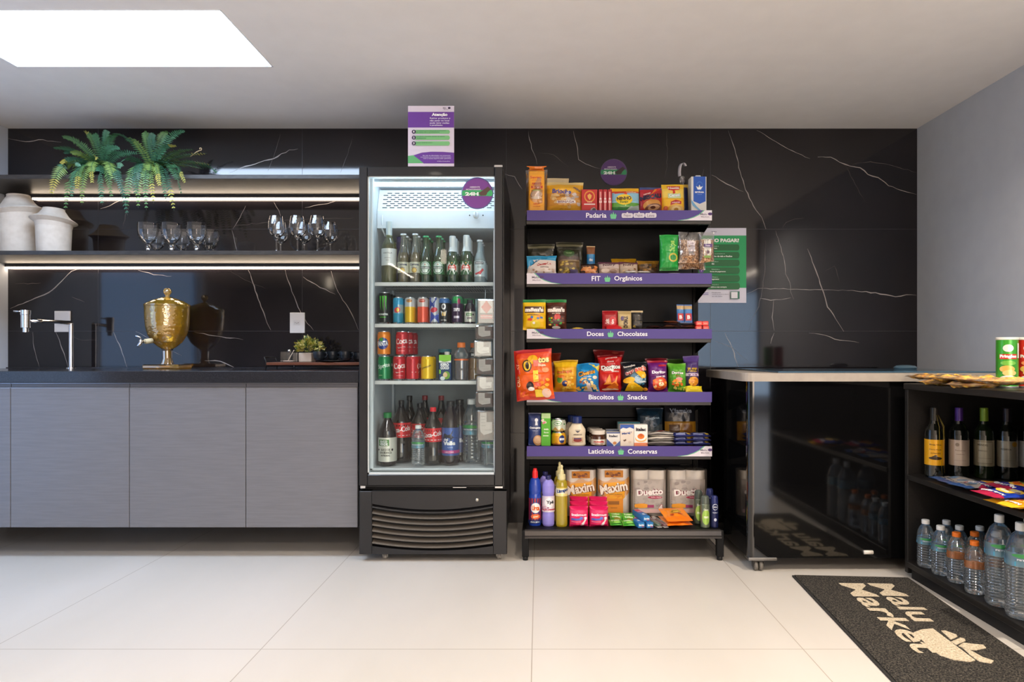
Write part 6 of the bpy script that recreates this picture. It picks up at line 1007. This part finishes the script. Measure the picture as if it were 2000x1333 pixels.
for c, (px, dy) in enumerate(gx):
    for k in range(3):
        d = 3.135-dy*.9+k*.05; m = pouch(wd(0, 24, d), .062, .018, [(0, '#3f9a26'), (.5, '#4fae2c')], [('t', 'Trident', 0, .62, .7, .2, '#dff0c8', 0, .04), ('e', .1, .3, .3, .14, '#8a7a2a' if k else '#8fd05a'), ('r', -.4, .1, .4, .16, '#2a6a1c')], 160+k+3*c, .02, .05, .8)
        thing('soup_packet', '%s green packet in the %s column on the bottom shelf' % (['front', 'middle', 'rear'][k], ['left', 'right'][c]), 'packet', m, (xat(px, d), d, GZ[5]+.0105), (R(-68 if k else -80), 0, R(3*(-1)**k)), 'small green packets')
tb_ = carton(.033, .14, .026, '#2a78b8', [('r', -.4, .15, .4, .85, '#2f8ac4'), ('t', 'Sorriso', 0, .55, .84, .4, '#eef4f8', 0, .06), ('e', .2, .25, .2, .08, '#c9304a')], .001)
tb_.art(toplie(.026), .033, .14, [('r', -.45, .02, .45, .98, '#2a6fb4'), ('t', 'Sorriso', 0, .3, .7, .12, '#eef4f8', 90, .06), ('r', -.4, .55, .4, .95, '#c93a50'), ('r', -.3, .62, .3, .7, '#8ab8e0')], 1)
t0 = thing('toothpaste_box', 'left toothpaste box of the lower two, blue and red', 'box', tb_, (xat(1253, 3.125), 3.125, GZ[5]), (0, 0, R(14)), 'toothpaste boxes')
dup(t0, 'right toothpaste box of the lower two, blue and red', (xat(1270, 3.125), 3.125, GZ[5]), (0, 0, R(14))); dup(t0, 'toothpaste box lying on top of the other two', (xat(1263, 3.14), 3.14, GZ[5]+.0275), (0, 0, R(14)))
for k, (px, c1) in enumerate(((1289, '#6f9a7a'), (1302, '#9a4a52'))):
    m = MB(); m.box(-.012, .012, 0, .16, 0, .003, mat('#b9b4ae', .4), .001); m.tube([(0, .01, .009), (0, .09, .010), (0, .15, .009)], [.0035, .003, .0045], mat(c1, .4), 8).box(-.005, .005, .125, .15, .010, .02, mat('#e6e6e2', .6), .001).box(-.0115, .0115, .02, .05, .0032, .0045, mat(c1, .5)); bl_ = MB().box(-.0115, .0115, .004, .156, .003, .021, BAGCLEAR, .004)
    thing('toothbrush', ['toothbrush in a green and clear pack beside the toothpaste', 'toothbrush in a red and clear pack beside the orange cloths'][k], 'toothbrush', [('card_and_brush', m), ('blister', bl_)], (xat(px, 3.13), 3.13, GZ[5]), (0, 0, R(16)))
for k in range(2):
    d = 3.135+.004*k; m = pouch(wd(0, 52, d), .135, .016, [(0, '#ee7a18'), (.3, '#f28a1e')], [('e', .05, .62, .22, .14, '#c9902a'), ('e', .07, .64, .12, .07, '#f2c83a'), ('t', 'pano', .05, .64, .3, .08, '#7a4a1c', 0, .03), ('e', -.18, .38, .08, .05, '#b3401c'), ('e', .15, .4, .1, .05, '#c9501c')], 170+k, .0, .04, 1.2)
    thing('cleaning_cloth_pack', ['lower orange cleaning cloth pack of two', 'upper orange cleaning cloth pack lying on the lower one'][k], 'cloth pack', m, (xat(1329, d), d, GZ[5]+.010+k*.019), (R(-84 if k == 0 else -76), 0, R(10)), 'orange cleaning cloth packs')
def spray(label, pxc, d, bc, capc, items, Hh, w0):
    r = w0/2; b = MB().lathe([(0, 0), (r*.9, 0), (r, .003), (r, Hh*.72), (r*.9, Hh*.75)], mat(bc, .28, .4, .3), 26); b.art(cyl(r), 2*r, Hh, items, 1, paperc)
    c = MB().lathe([(r*.92, Hh*.75), (r*.94, Hh*.78), (r*.84, Hh*.96), (r*.6, Hh), (0, Hh)], mat(capc, .3, .2), 24); return thing('deodorant_can', label, 'spray can', [('can_body', b), ('cap', c)], (xat(pxc, d), d, GZ[5]))
gi = [('e', 0, .34, .46, .24, '#a3c95a'), ('t', 'Dove', 0, .58, .5, .06, '#d8dcd0', 0, .03), ('t', 'men', 0, .34, .5, .07, '#e9f4cc', 0, .05)]
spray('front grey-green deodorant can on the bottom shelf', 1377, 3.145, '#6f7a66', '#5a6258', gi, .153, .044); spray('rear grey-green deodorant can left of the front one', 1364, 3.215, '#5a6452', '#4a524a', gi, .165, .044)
spray('dark blue deodorant can at the right end of the bottom shelf', 1395, 3.145, '#1c2352', '#2a3268', [('e', 0, .66, .34, .10, '#c9d0e2'), ('e', 0, .66, .28, .08, '#1c2352'), ('t', 'NIVEA', 0, .66, .5, .035, '#e6eaf2', 0, .04), ('t', 'PROTECT', 0, .48, .6, .03, '#c9d0e2', 0, .03), ('e', 0, .26, .16, .05, '#c9d0e2')], .153, .040)
spray('rear dark blue deodorant can behind the front one', 1386, 3.23, '#1c2352', '#2a3268', [], .170, .040)
# ================================================================== chest freezer
GLOSS = mat('#0b0b0c', .07, 0, .6, spec=.6)
C0 = Vector((1.52, 3.28, 0)); cf = empty('chest_freezer', C0); tag(cf, 'glossy black chest freezer with grey rim, right of the snack shelves', 'freezer')
def fp(name, mb, parent=cf, label=None):
    o = mb.xf(Matrix.Translation(-C0)).build(name, parent)
    if label: o['label'] = label
    return o
X0, X1, Y0, Y1 = .955, 2.12, 2.945, 3.62
m = MB(); n = 8; rr0 = .035
def rrect(x0, x1, y0, y1, r, n=6):
    o = []
    for cx, cy, a0 in ((x0+r, y0+r, 180), (x1-r, y0+r, 270), (x1-r, y1-r, 0), (x0+r, y1-r, 90)):
        for k in range(n+1): a = R(a0+90*k/n); o.append((cx+r*math.cos(a), cy+r*math.sin(a)))
    return o
m.prism(rrect(X0, X1, Y0, Y1, .028, 12), .062, .872, GLOSS, 'z')
for p_ in m.f[:0]: pass
fp('body', m)
RIM = mottled('grey_plastic_rim', '#a39a90', '#aca398', 20, .4)
m = MB(); m.prism(rrect(X0-.025, X1+.01, Y0-.02, Y1+.01, .05, 5), .868, .906, RIM, 'z'); rm = fp('rim', m)
m = MB(); m.box(X0+.14, X1-.02, Y0+.01, Y1-.02, .906, .913, mat('#3a5a70', .12, 0, .4), .002); fp('glass_lid', m, cf, 'sliding glass lid with a painted bluish reflection')  # bluish reflection on the glass is put into the lid's base colour
m = MB(); m.box(X0, X0+.13, Y0-.006, Y0+.05, .052, .064, mat('#8f8c88', .3, .9), .001); fp('corner_plate', m)
m = MB(); zc, xc = zat(1079, Y0), xat(1695, Y0); m.tube([(xc-.020, Y0-.004, zc), (xc+.020, Y0-.004, zc)], .009, mat('#e6e0d6', .4), 12); fp('drain_plug', m)
def cast2(cx, cy):
    m = MB().box(cx-.022, cx+.022, cy-.02, cy+.02, .046, .054, mat('#4a4846', .4, .6), .001)
    for s_ in (-1, 1): m.prism([(cy-.018, .046), (cy+.018, .046), (cy+.01, .016), (cy-.01, .016)], cx+s_*.022-.001, cx+s_*.022+.001, mat('#4a4846', .4, .6), 'x')
    o = fp('caster', m)
    for s_ in (-1, 1): fp('wheel', MB().tube([(cx+s_*.0115-.007, cy, .0235), (cx+s_*.0115+.007, cy, .0235)], .0225, mat('#6a6660', .45), 22), o)
for a, b in ((1.005, 2.965), (2.06, 2.97), (1.005, 3.58), (2.06, 3.58)): cast2(a, b)
thing('plastic_bag', 'pale blue folded plastic lying at the freezer back corner', 'plastic bag', MB().lathe([(0, 0), (.05, 0), (.058, .008), (.045, .018), (.02, .022), (0, .022)], clear('blue_plastic', (.6, .8, .9), .3, body=.6, bodycol=(.25, .42, .55), rough=.2), 24), (xat(1768, 3.42), 3.42, .9135))
# ================================================================== low shelf unit on the right
BW = mottled('black_wood', '#161413', '#221f1d', 60, .45, bump=.05, stretch=(3, .2, 3)); UX0, UX1, UY0, UY1 = 1.63, 2.218, 1.30, 2.888
C1 = Vector((1.92, 2.1, 0)); su = empty('low_shelving', C1); tag(su, 'low black wooden shelving along the right wall, holding wine and water', 'shelving unit')
def sp_(name, mb): return mb.xf(Matrix.Translation(-C1)).build(name, su)
sp_('top_board', MB().box(UX0, UX1, UY0, UY1, .836, .862, BW, .002)); sp_('end_panel', MB().box(UX0+.006, UX1, UY1-.024, UY1, .02, .836, BW, .002)); sp_('end_panel', MB().box(UX0+.006, UX1, UY0, UY0+.024, .02, .836, BW, .002))
sp_('back_panel', MB().box(UX1-.012, UX1, UY0+.024, UY1-.024, .055, .836, BW)); sp_('middle_shelf', MB().box(UX0, UX1-.012, UY0+.024, UY1-.0241, .437, .459, BW, .002)); sp_('bottom_shelf', MB().box(UX0-.004, UX1-.012, UY0+.024, UY1-.0241, .052, .075, BW, .002))
sp_('plinth', MB().box(UX0+.02, UX1-.02, UY0+.03, UY1-.03, .0, .052, mat('#0f0e0e', .6)))
ZT, ZM, ZBt = .8625, .4595, .0755
# wine bottles
WG = mat('#0d100b', .08, 0, .8); WG2 = mat('#15200e', .08, 0, .8)
wpr = [(0, 0), (.034, 0), (.0375, .005), (.0375, .185), (.034, .205), (.018, .232), (.0145, .25), (.0145, .30)]
def wine(label, px, d, lc, li, cc, bm=WG, extra=None, rz=0):
    pl_ = bottle(wpr, bm, (.055, .165, lc, li), mat(cc, .35, .2), [(.0156, .235), (.0156, .300), (.0135, .302), (0, .302)])
    lab = pl_[1][1]
    return thing('wine_bottle', label, 'bottle', pl_+(extra or []), (xat(px, d), d, ZM), (0, 0, R(rz)))
tie = MB()
for a in (.4, 1.0, 1.6): tie.tube([(.015*math.sin(a), -.015*math.cos(a), .27), (.036*math.sin(a), -.036*math.cos(a), .22), (.0385*math.sin(a), -.0385*math.cos(a), .16), (.0385*math.sin(a+.3), -.0385*math.cos(a+.3), .02)], .0006, mat('#b9a04a', .3, .6), 5)
wine('wine bottle with bright yellow label at the left of its row', 1825, 2.80, '#e8a812', [('t', 'Rioja Vina', 0, .80, .6, .07, '#5a3a12', 0, .03), ('t', 'Dona Paula', 0, .62, .6, .05, '#7a4a12'), ('t', 'crianza', 0, .48, .5, .05, '#7a4a12'), ('e', 0, .28, .34, .06, '#3a2a1a'), ('p', [(-.3, .28), (0, .42), (.3, .30), (0, .24)], '#4a3a1c')], '#2a2824', extra=[('net', tie)], rz=-25)
wine('wine bottle with purple capsule and plain beige label', 1873, 2.79, '#b9a898', [('e', -.15, .82, .1, .07, '#8a7a6a'), ('t', 'Reserva', 0, .6, .5, .05, '#8a7a6c'), ('t', 'malbec', 0, .45, .4, .04, '#8a7a6c'), ('r', -.3, .2, .3, .21, '#8a7a6c')], '#4a2a7a', rz=-25)
wine('wine bottle with green capsule and framed label', 1922, 2.78, '#a59c82', [('r', -.4, .1, .4, .95, '#7a725c'), ('r', -.37, .12, .37, .93, '#b3aa90'), ('t', 'MENDEL', -.1, .82, .5, .07, '#5a5240', 0, .03), ('t', 'blanco', -.1, .6, .4, .05, '#6a6250'), ('r', -.3, .3, .3, .31, '#7a725c')], '#7a9a2a', WG2, rz=-30)
wine('wine bottle with dark capsule and gold medal on its label', 1967, 2.755, '#9a927e', [('t', 'RESERVA', -.1, .68, .5, .07, '#4a4436', 0, .03), ('e', .32, .88, .14, .10, '#b98a2a'), ('r', -.35, .25, .35, .26, '#6a6250')], '#241a22', rz=-30)
wine('wine bottle with white label, cut by the right picture edge', 2008, 2.745, '#c9ccce', [('t', 'NERO', 0, .68, .5, .08, '#5a5a5c', 0, .03)], '#2a1210', rz=-30)
# flat packets on the middle shelf
def flatpk(name, label, px, py, W, L, T, bands, items, rz, dz=0, seed=0, group=None, z=None):
    z = ZM if z is None else z; x, y = ground(px, py, z+dz); m = pouch(W, L, T, bands, items, seed, .02, .05, 1.)
    m.v = [(a, b, c-L/2) for a, b, c in m.v]; return thing(name, label, 'packet', m, (x, y, z+T/2+dz+.001), (R(-90), 0, R(rz)), group)
for k, (px, py, c) in enumerate(((1862, 940, '#b9b3ae'), (1880, 946, '#c4bdb6'), (1900, 952, '#b3aca8'))):
    flatpk('noodle_packet', ['white flat packet at the left of the shelf below the wine', 'second white flat packet, overlapping the first', 'third white flat packet, partly under the blue ones'][k], px, py, .10, .15, .014, [(0, c), (.8, '#3a5f9a')], [('e', 0, .5, .2, .14, '#7a98b8'), ('r', -.4, .1, .4, .16, '#8a9ab0'), ('t', 'espaguete', 0, .75, .6, .07, '#4a4a5a')], 90+8*k, .008*k, 180+k)
for k, (px, py, c, rz) in enumerate(((1932, 955, '#1f3fa8', 96), (1962, 972, '#1c3aa0', 92), (1990, 990, '#e89a1c', 95), (1985, 958, '#2a2f9a', 88))):
    flatpk('noodle_packet', ['blue instant noodle packet nearest the white packets', 'blue instant noodle packet in front, with a noodle bowl picture', 'orange instant noodle packet at the shelf front by the picture edge', 'blue instant noodle packet at the rear by the wine bottles'][k], px, py, .125, .16, .022, [(0, c), (.55, c), (.8, '#b3264a' if k != 2 else '#f0c02a')], [('e', 0, .38, .40, .22, '#f0c84a'), ('e', 0, .38, .30, .16, '#d9641c' if k != 1 else '#e8e0b8'), ('c', 0, .38, .2, .08, 8, .07, ['#f6dc6a', '#c94a1c', '#6a9a2a'], k), ('t', 'Nissin LAMEN', 0, .78, .84, .10, '#f2eef0', 4, .06), ('r', -.45, .06, .45, .12, '#e02a3a')], rz, .012+.019*(k % 2), 190+k)
# water bottles
wts = None
def wbot(label, x, y, h, r, orange=False, cc='#e2e4e4', nm='water_bottle'): return thing(nm, label, 'bottle', water(h, r, cc, orange=orange, lz=(.50, .64) if h < .25 else (.56, .70)), (x, y, ZBt))
w0_ = wbot('small water bottle at the back end of the bottom shelf, front row', 1.668, 2.785, .203, .0335)
dup(w0_, 'small water bottle second from the back end, front row', (1.672, 2.688, ZBt)); dup(w0_, 'small water bottle behind the second front one', (1.752, 2.775, ZBt)); dup(w0_, 'small water bottle behind the first orange-capped bottle', (1.752, 2.690, ZBt)); dup(w0_, 'small water bottle in the third row behind the orange caps', (1.83, 2.68, ZBt)); dup(w0_, 'small water bottle with white cap left of the large ones, rear', (1.832, 2.590, ZBt))
o0 = wbot('orange-capped sports bottle, first in the front row', 1.680, 2.598, .200, .034, True, '#ef7a22'); dup(o0, 'orange-capped sports bottle, second in the front row, nearest the large bottles', (1.672, 2.478, ZBt)); dup(o0, 'orange-capped sports bottle in the row behind the front ones', (1.762, 2.500, ZBt)); dup(o0, 'orange-capped sports bottle behind, close to the white caps', (1.758, 2.605, ZBt))
big = wbot('large water bottle, the further of the two large ones', 1.684, 2.362, .330, .046); dup(big, 'large water bottle at the right picture edge', (1.678, 2.250, ZBt)); dup(big, 'large water bottle behind the further large one', (1.79, 2.36, ZBt))
# on top: chip tubes and flat snack bags
def tube_can(label, x, y, c, c2):
    m = MB().lathe([(0, 0), (.0365, 0), (.0372, .004), (.0365, .006)], mat('#b9bcc0', .3, .9), 32).lathe([(.0365, .006), (.0365, .186)], paperc(c), 32)
    m.art(cyl(.0365), .073, .19, [('e', 0, .80, .24, .075, '#f0e8e0'), ('r', -.40, .58, .40, .68, '#d9302c'), ('t', 'Pringles', 0, .63, .76, .08, '#f6f0ea', 0, .07), ('e', 0, .50, .34, .05, c2), ('e', -.05, .38, .34, .07, '#e8b85a'), ('e', .05, .30, .3, .06, '#f0cf82'), ('e', 0, .16, .42, .09, '#ece8e4'), ('e', 0, .16, .3, .05, c2), ('r', .42, .6, .52, .9, '#e0e8d8')], 1, paperc)
    ld = MB().lathe([(.0372, .184), (.0378, .186), (.0378, .192), (.035, .194), (0, .193)], mat('#dcdad2', .4), 32); return thing('chip_tube', label, 'chip tube', [('tube', m), ('lid', ld)], (x, y, ZT), (0, 0, R(-30)))
tube_can('green chip tube standing on the low shelving', xat(1967, 2.50), 2.50, '#3fa02f', '#7ac04a'); tube_can('red chip tube at the right picture edge, beside the green tube', xat(2006, 2.50)+.002, 2.50, '#d02a22', '#f08a5a')
SN = ['#d9a02a', '#c9842a', '#e0b04a', '#a8601c']
ls = ['golden flat snack bag nearest the freezer', 'golden flat snack bag, second from the freezer', 'golden flat snack bag in front of the green chip tube', 'golden flat snack bag at the right picture edge', 'golden snack bag of the lower layer at the shelf edge, left', 'golden snack bag of the lower layer at the shelf edge, right']
SNM = mottled('puffed_snacks', '#c9822a', '#f6cf62', 70, .5, lo=.38, hi=.62, bump=.5)
for k, (x, y, dz, rz) in enumerate(((1.70, 2.80, .020, 90), (1.695, 2.645, .022, 96), (1.69, 2.49, .022, 86), (1.69, 2.33, .021, 92), (1.70, 2.70, 0, 88), (1.68, 2.50, 0, 94))):
    mi = pouch(.115, .15, .018, [(0, 's')], [], 200+k, .02, .02, 2.5, lambda h: SNM); mo = pouch(.13, .17, .021, [(0, 'x')], [], 210+k, .02, .05, 1.5, lambda h: BAGCLEAR); mi.v = [(a, b, c-.075) for a, b, c in mi.v]; mo.v = [(a, b, c-.085) for a, b, c in mo.v]
    mi.art(lambda u, v, off: (u, -.0095-off, v-.075), .115, .15, [('r', -.2, .3, .25, .55, '#c9302a' if k % 2 else '#e6d8b0')], 1)
    thing('snack_bag', ls[k], 'packet', [('bag', mo), ('snacks', mi)], (x, y, ZT+.0115+dz), (R(-90), 0, R(rz)))
# ================================================================== door mat
G = lambda px, py: ground(px, py, .012)
A, Bc, Cc, Dd = G(1547, 1122), G(1775, 1131), G(2052, 1312), G(1745, 1329)
nx_ = ((Bc[0]-A[0]), (Bc[1]-A[1])); ang = math.atan2(A[0]-Dd[0], A[1]-Dd[1])
Wm, Lm = .50, .955; ux = Vector((math.cos(.06), -math.sin(.06)*1.0, 0)); uy = Vector((-.06, -1, 0)).normalized()
O = Vector((A[0], A[1], 0)); ex = Vector((math.cos(R(-3.9)), math.sin(R(-3.9)), 0)); ey = Vector((ex.y, -ex.x, 0))
MATD = mottled('dark_loop_pile', '#0c0b0a', '#6a6358', 190, .95, lo=.42, hi=.72, bump=.9, detail=3); MATL = mottled('cream_loop_pile', '#b5a283', '#eadcc2', 160, .95, lo=.3, hi=.65, bump=.8, detail=3); EDGE = mat('#2a2826', .8)
m = MB(); pts = [O, O+ex*Wm, O+ex*Wm+ey*Lm, O+ey*Lm]; m.prism([(p.x, p.y) for p in pts], .0005, .007, EDGE, 'z'); q = .008
m.prism([(p.x, p.y) for p in (O+ex*q+ey*q, O+ex*(Wm-q)+ey*q, O+ex*(Wm-q)+ey*(Lm-q), O+ex*q+ey*(Lm-q))], .002, .0115, MATD, 'z')
def ploop(pts, h=.0135):
    P3 = [ground(a, b, h) for a, b in pts]; m.prism(P3, .010, h, MATL, 'z')
# lettering runs towards the camera, its top towards the wall
def mtext(t, cx, cy, wdt, hgt, bold):
    vs, fs = text_mesh(t, bold); n_ = len(vs); V = []
    for h in (.0136,):
        for x, y in vs:
            p = Vector((cx, cy, 0))-Vector((-ey.x, -ey.y, 0))*(x*wdt)+ex*(y*hgt); V.append((p.x, p.y, h+random.uniform(-.0008, .0008)))
    m.add(V, fs, MATL)
def mid(a, b): x0, y0 = ground(*a, .0135); x1, y1 = ground(*b, .0135); return x0, y0, x1, y1
mtext('Malu', 1.440, 2.560, .395, .104, .022); mtext('Market', 1.310, 2.435, .65, .104, .022)
ploop([(1784, 1236), (1800, 1230), (1822, 1228), (1862, 1258), (1905, 1290), (1895, 1293), (1862, 1289), (1835, 1280), (1822, 1270)])
ploop([(1838, 1232), (1846, 1232), (1868, 1240), (1870, 1244), (1857, 1250)]); ploop([(1857, 1254), (1876, 1246), (1884, 1248), (1886, 1252), (1868, 1260)])
ploop([(1872, 1262), (1882, 1256), (1900, 1258), (1921, 1260), (1926, 1266), (1908, 1270), (1893, 1270)]); ploop([(1880, 1266), (1898, 1272), (1920, 1284), (1941, 1291), (1936, 1296), (1912, 1292), (1895, 1280)])
tag(m.build('door_mat'), 'dark door mat with cream Malu Market lettering and basket emblem', 'mat')
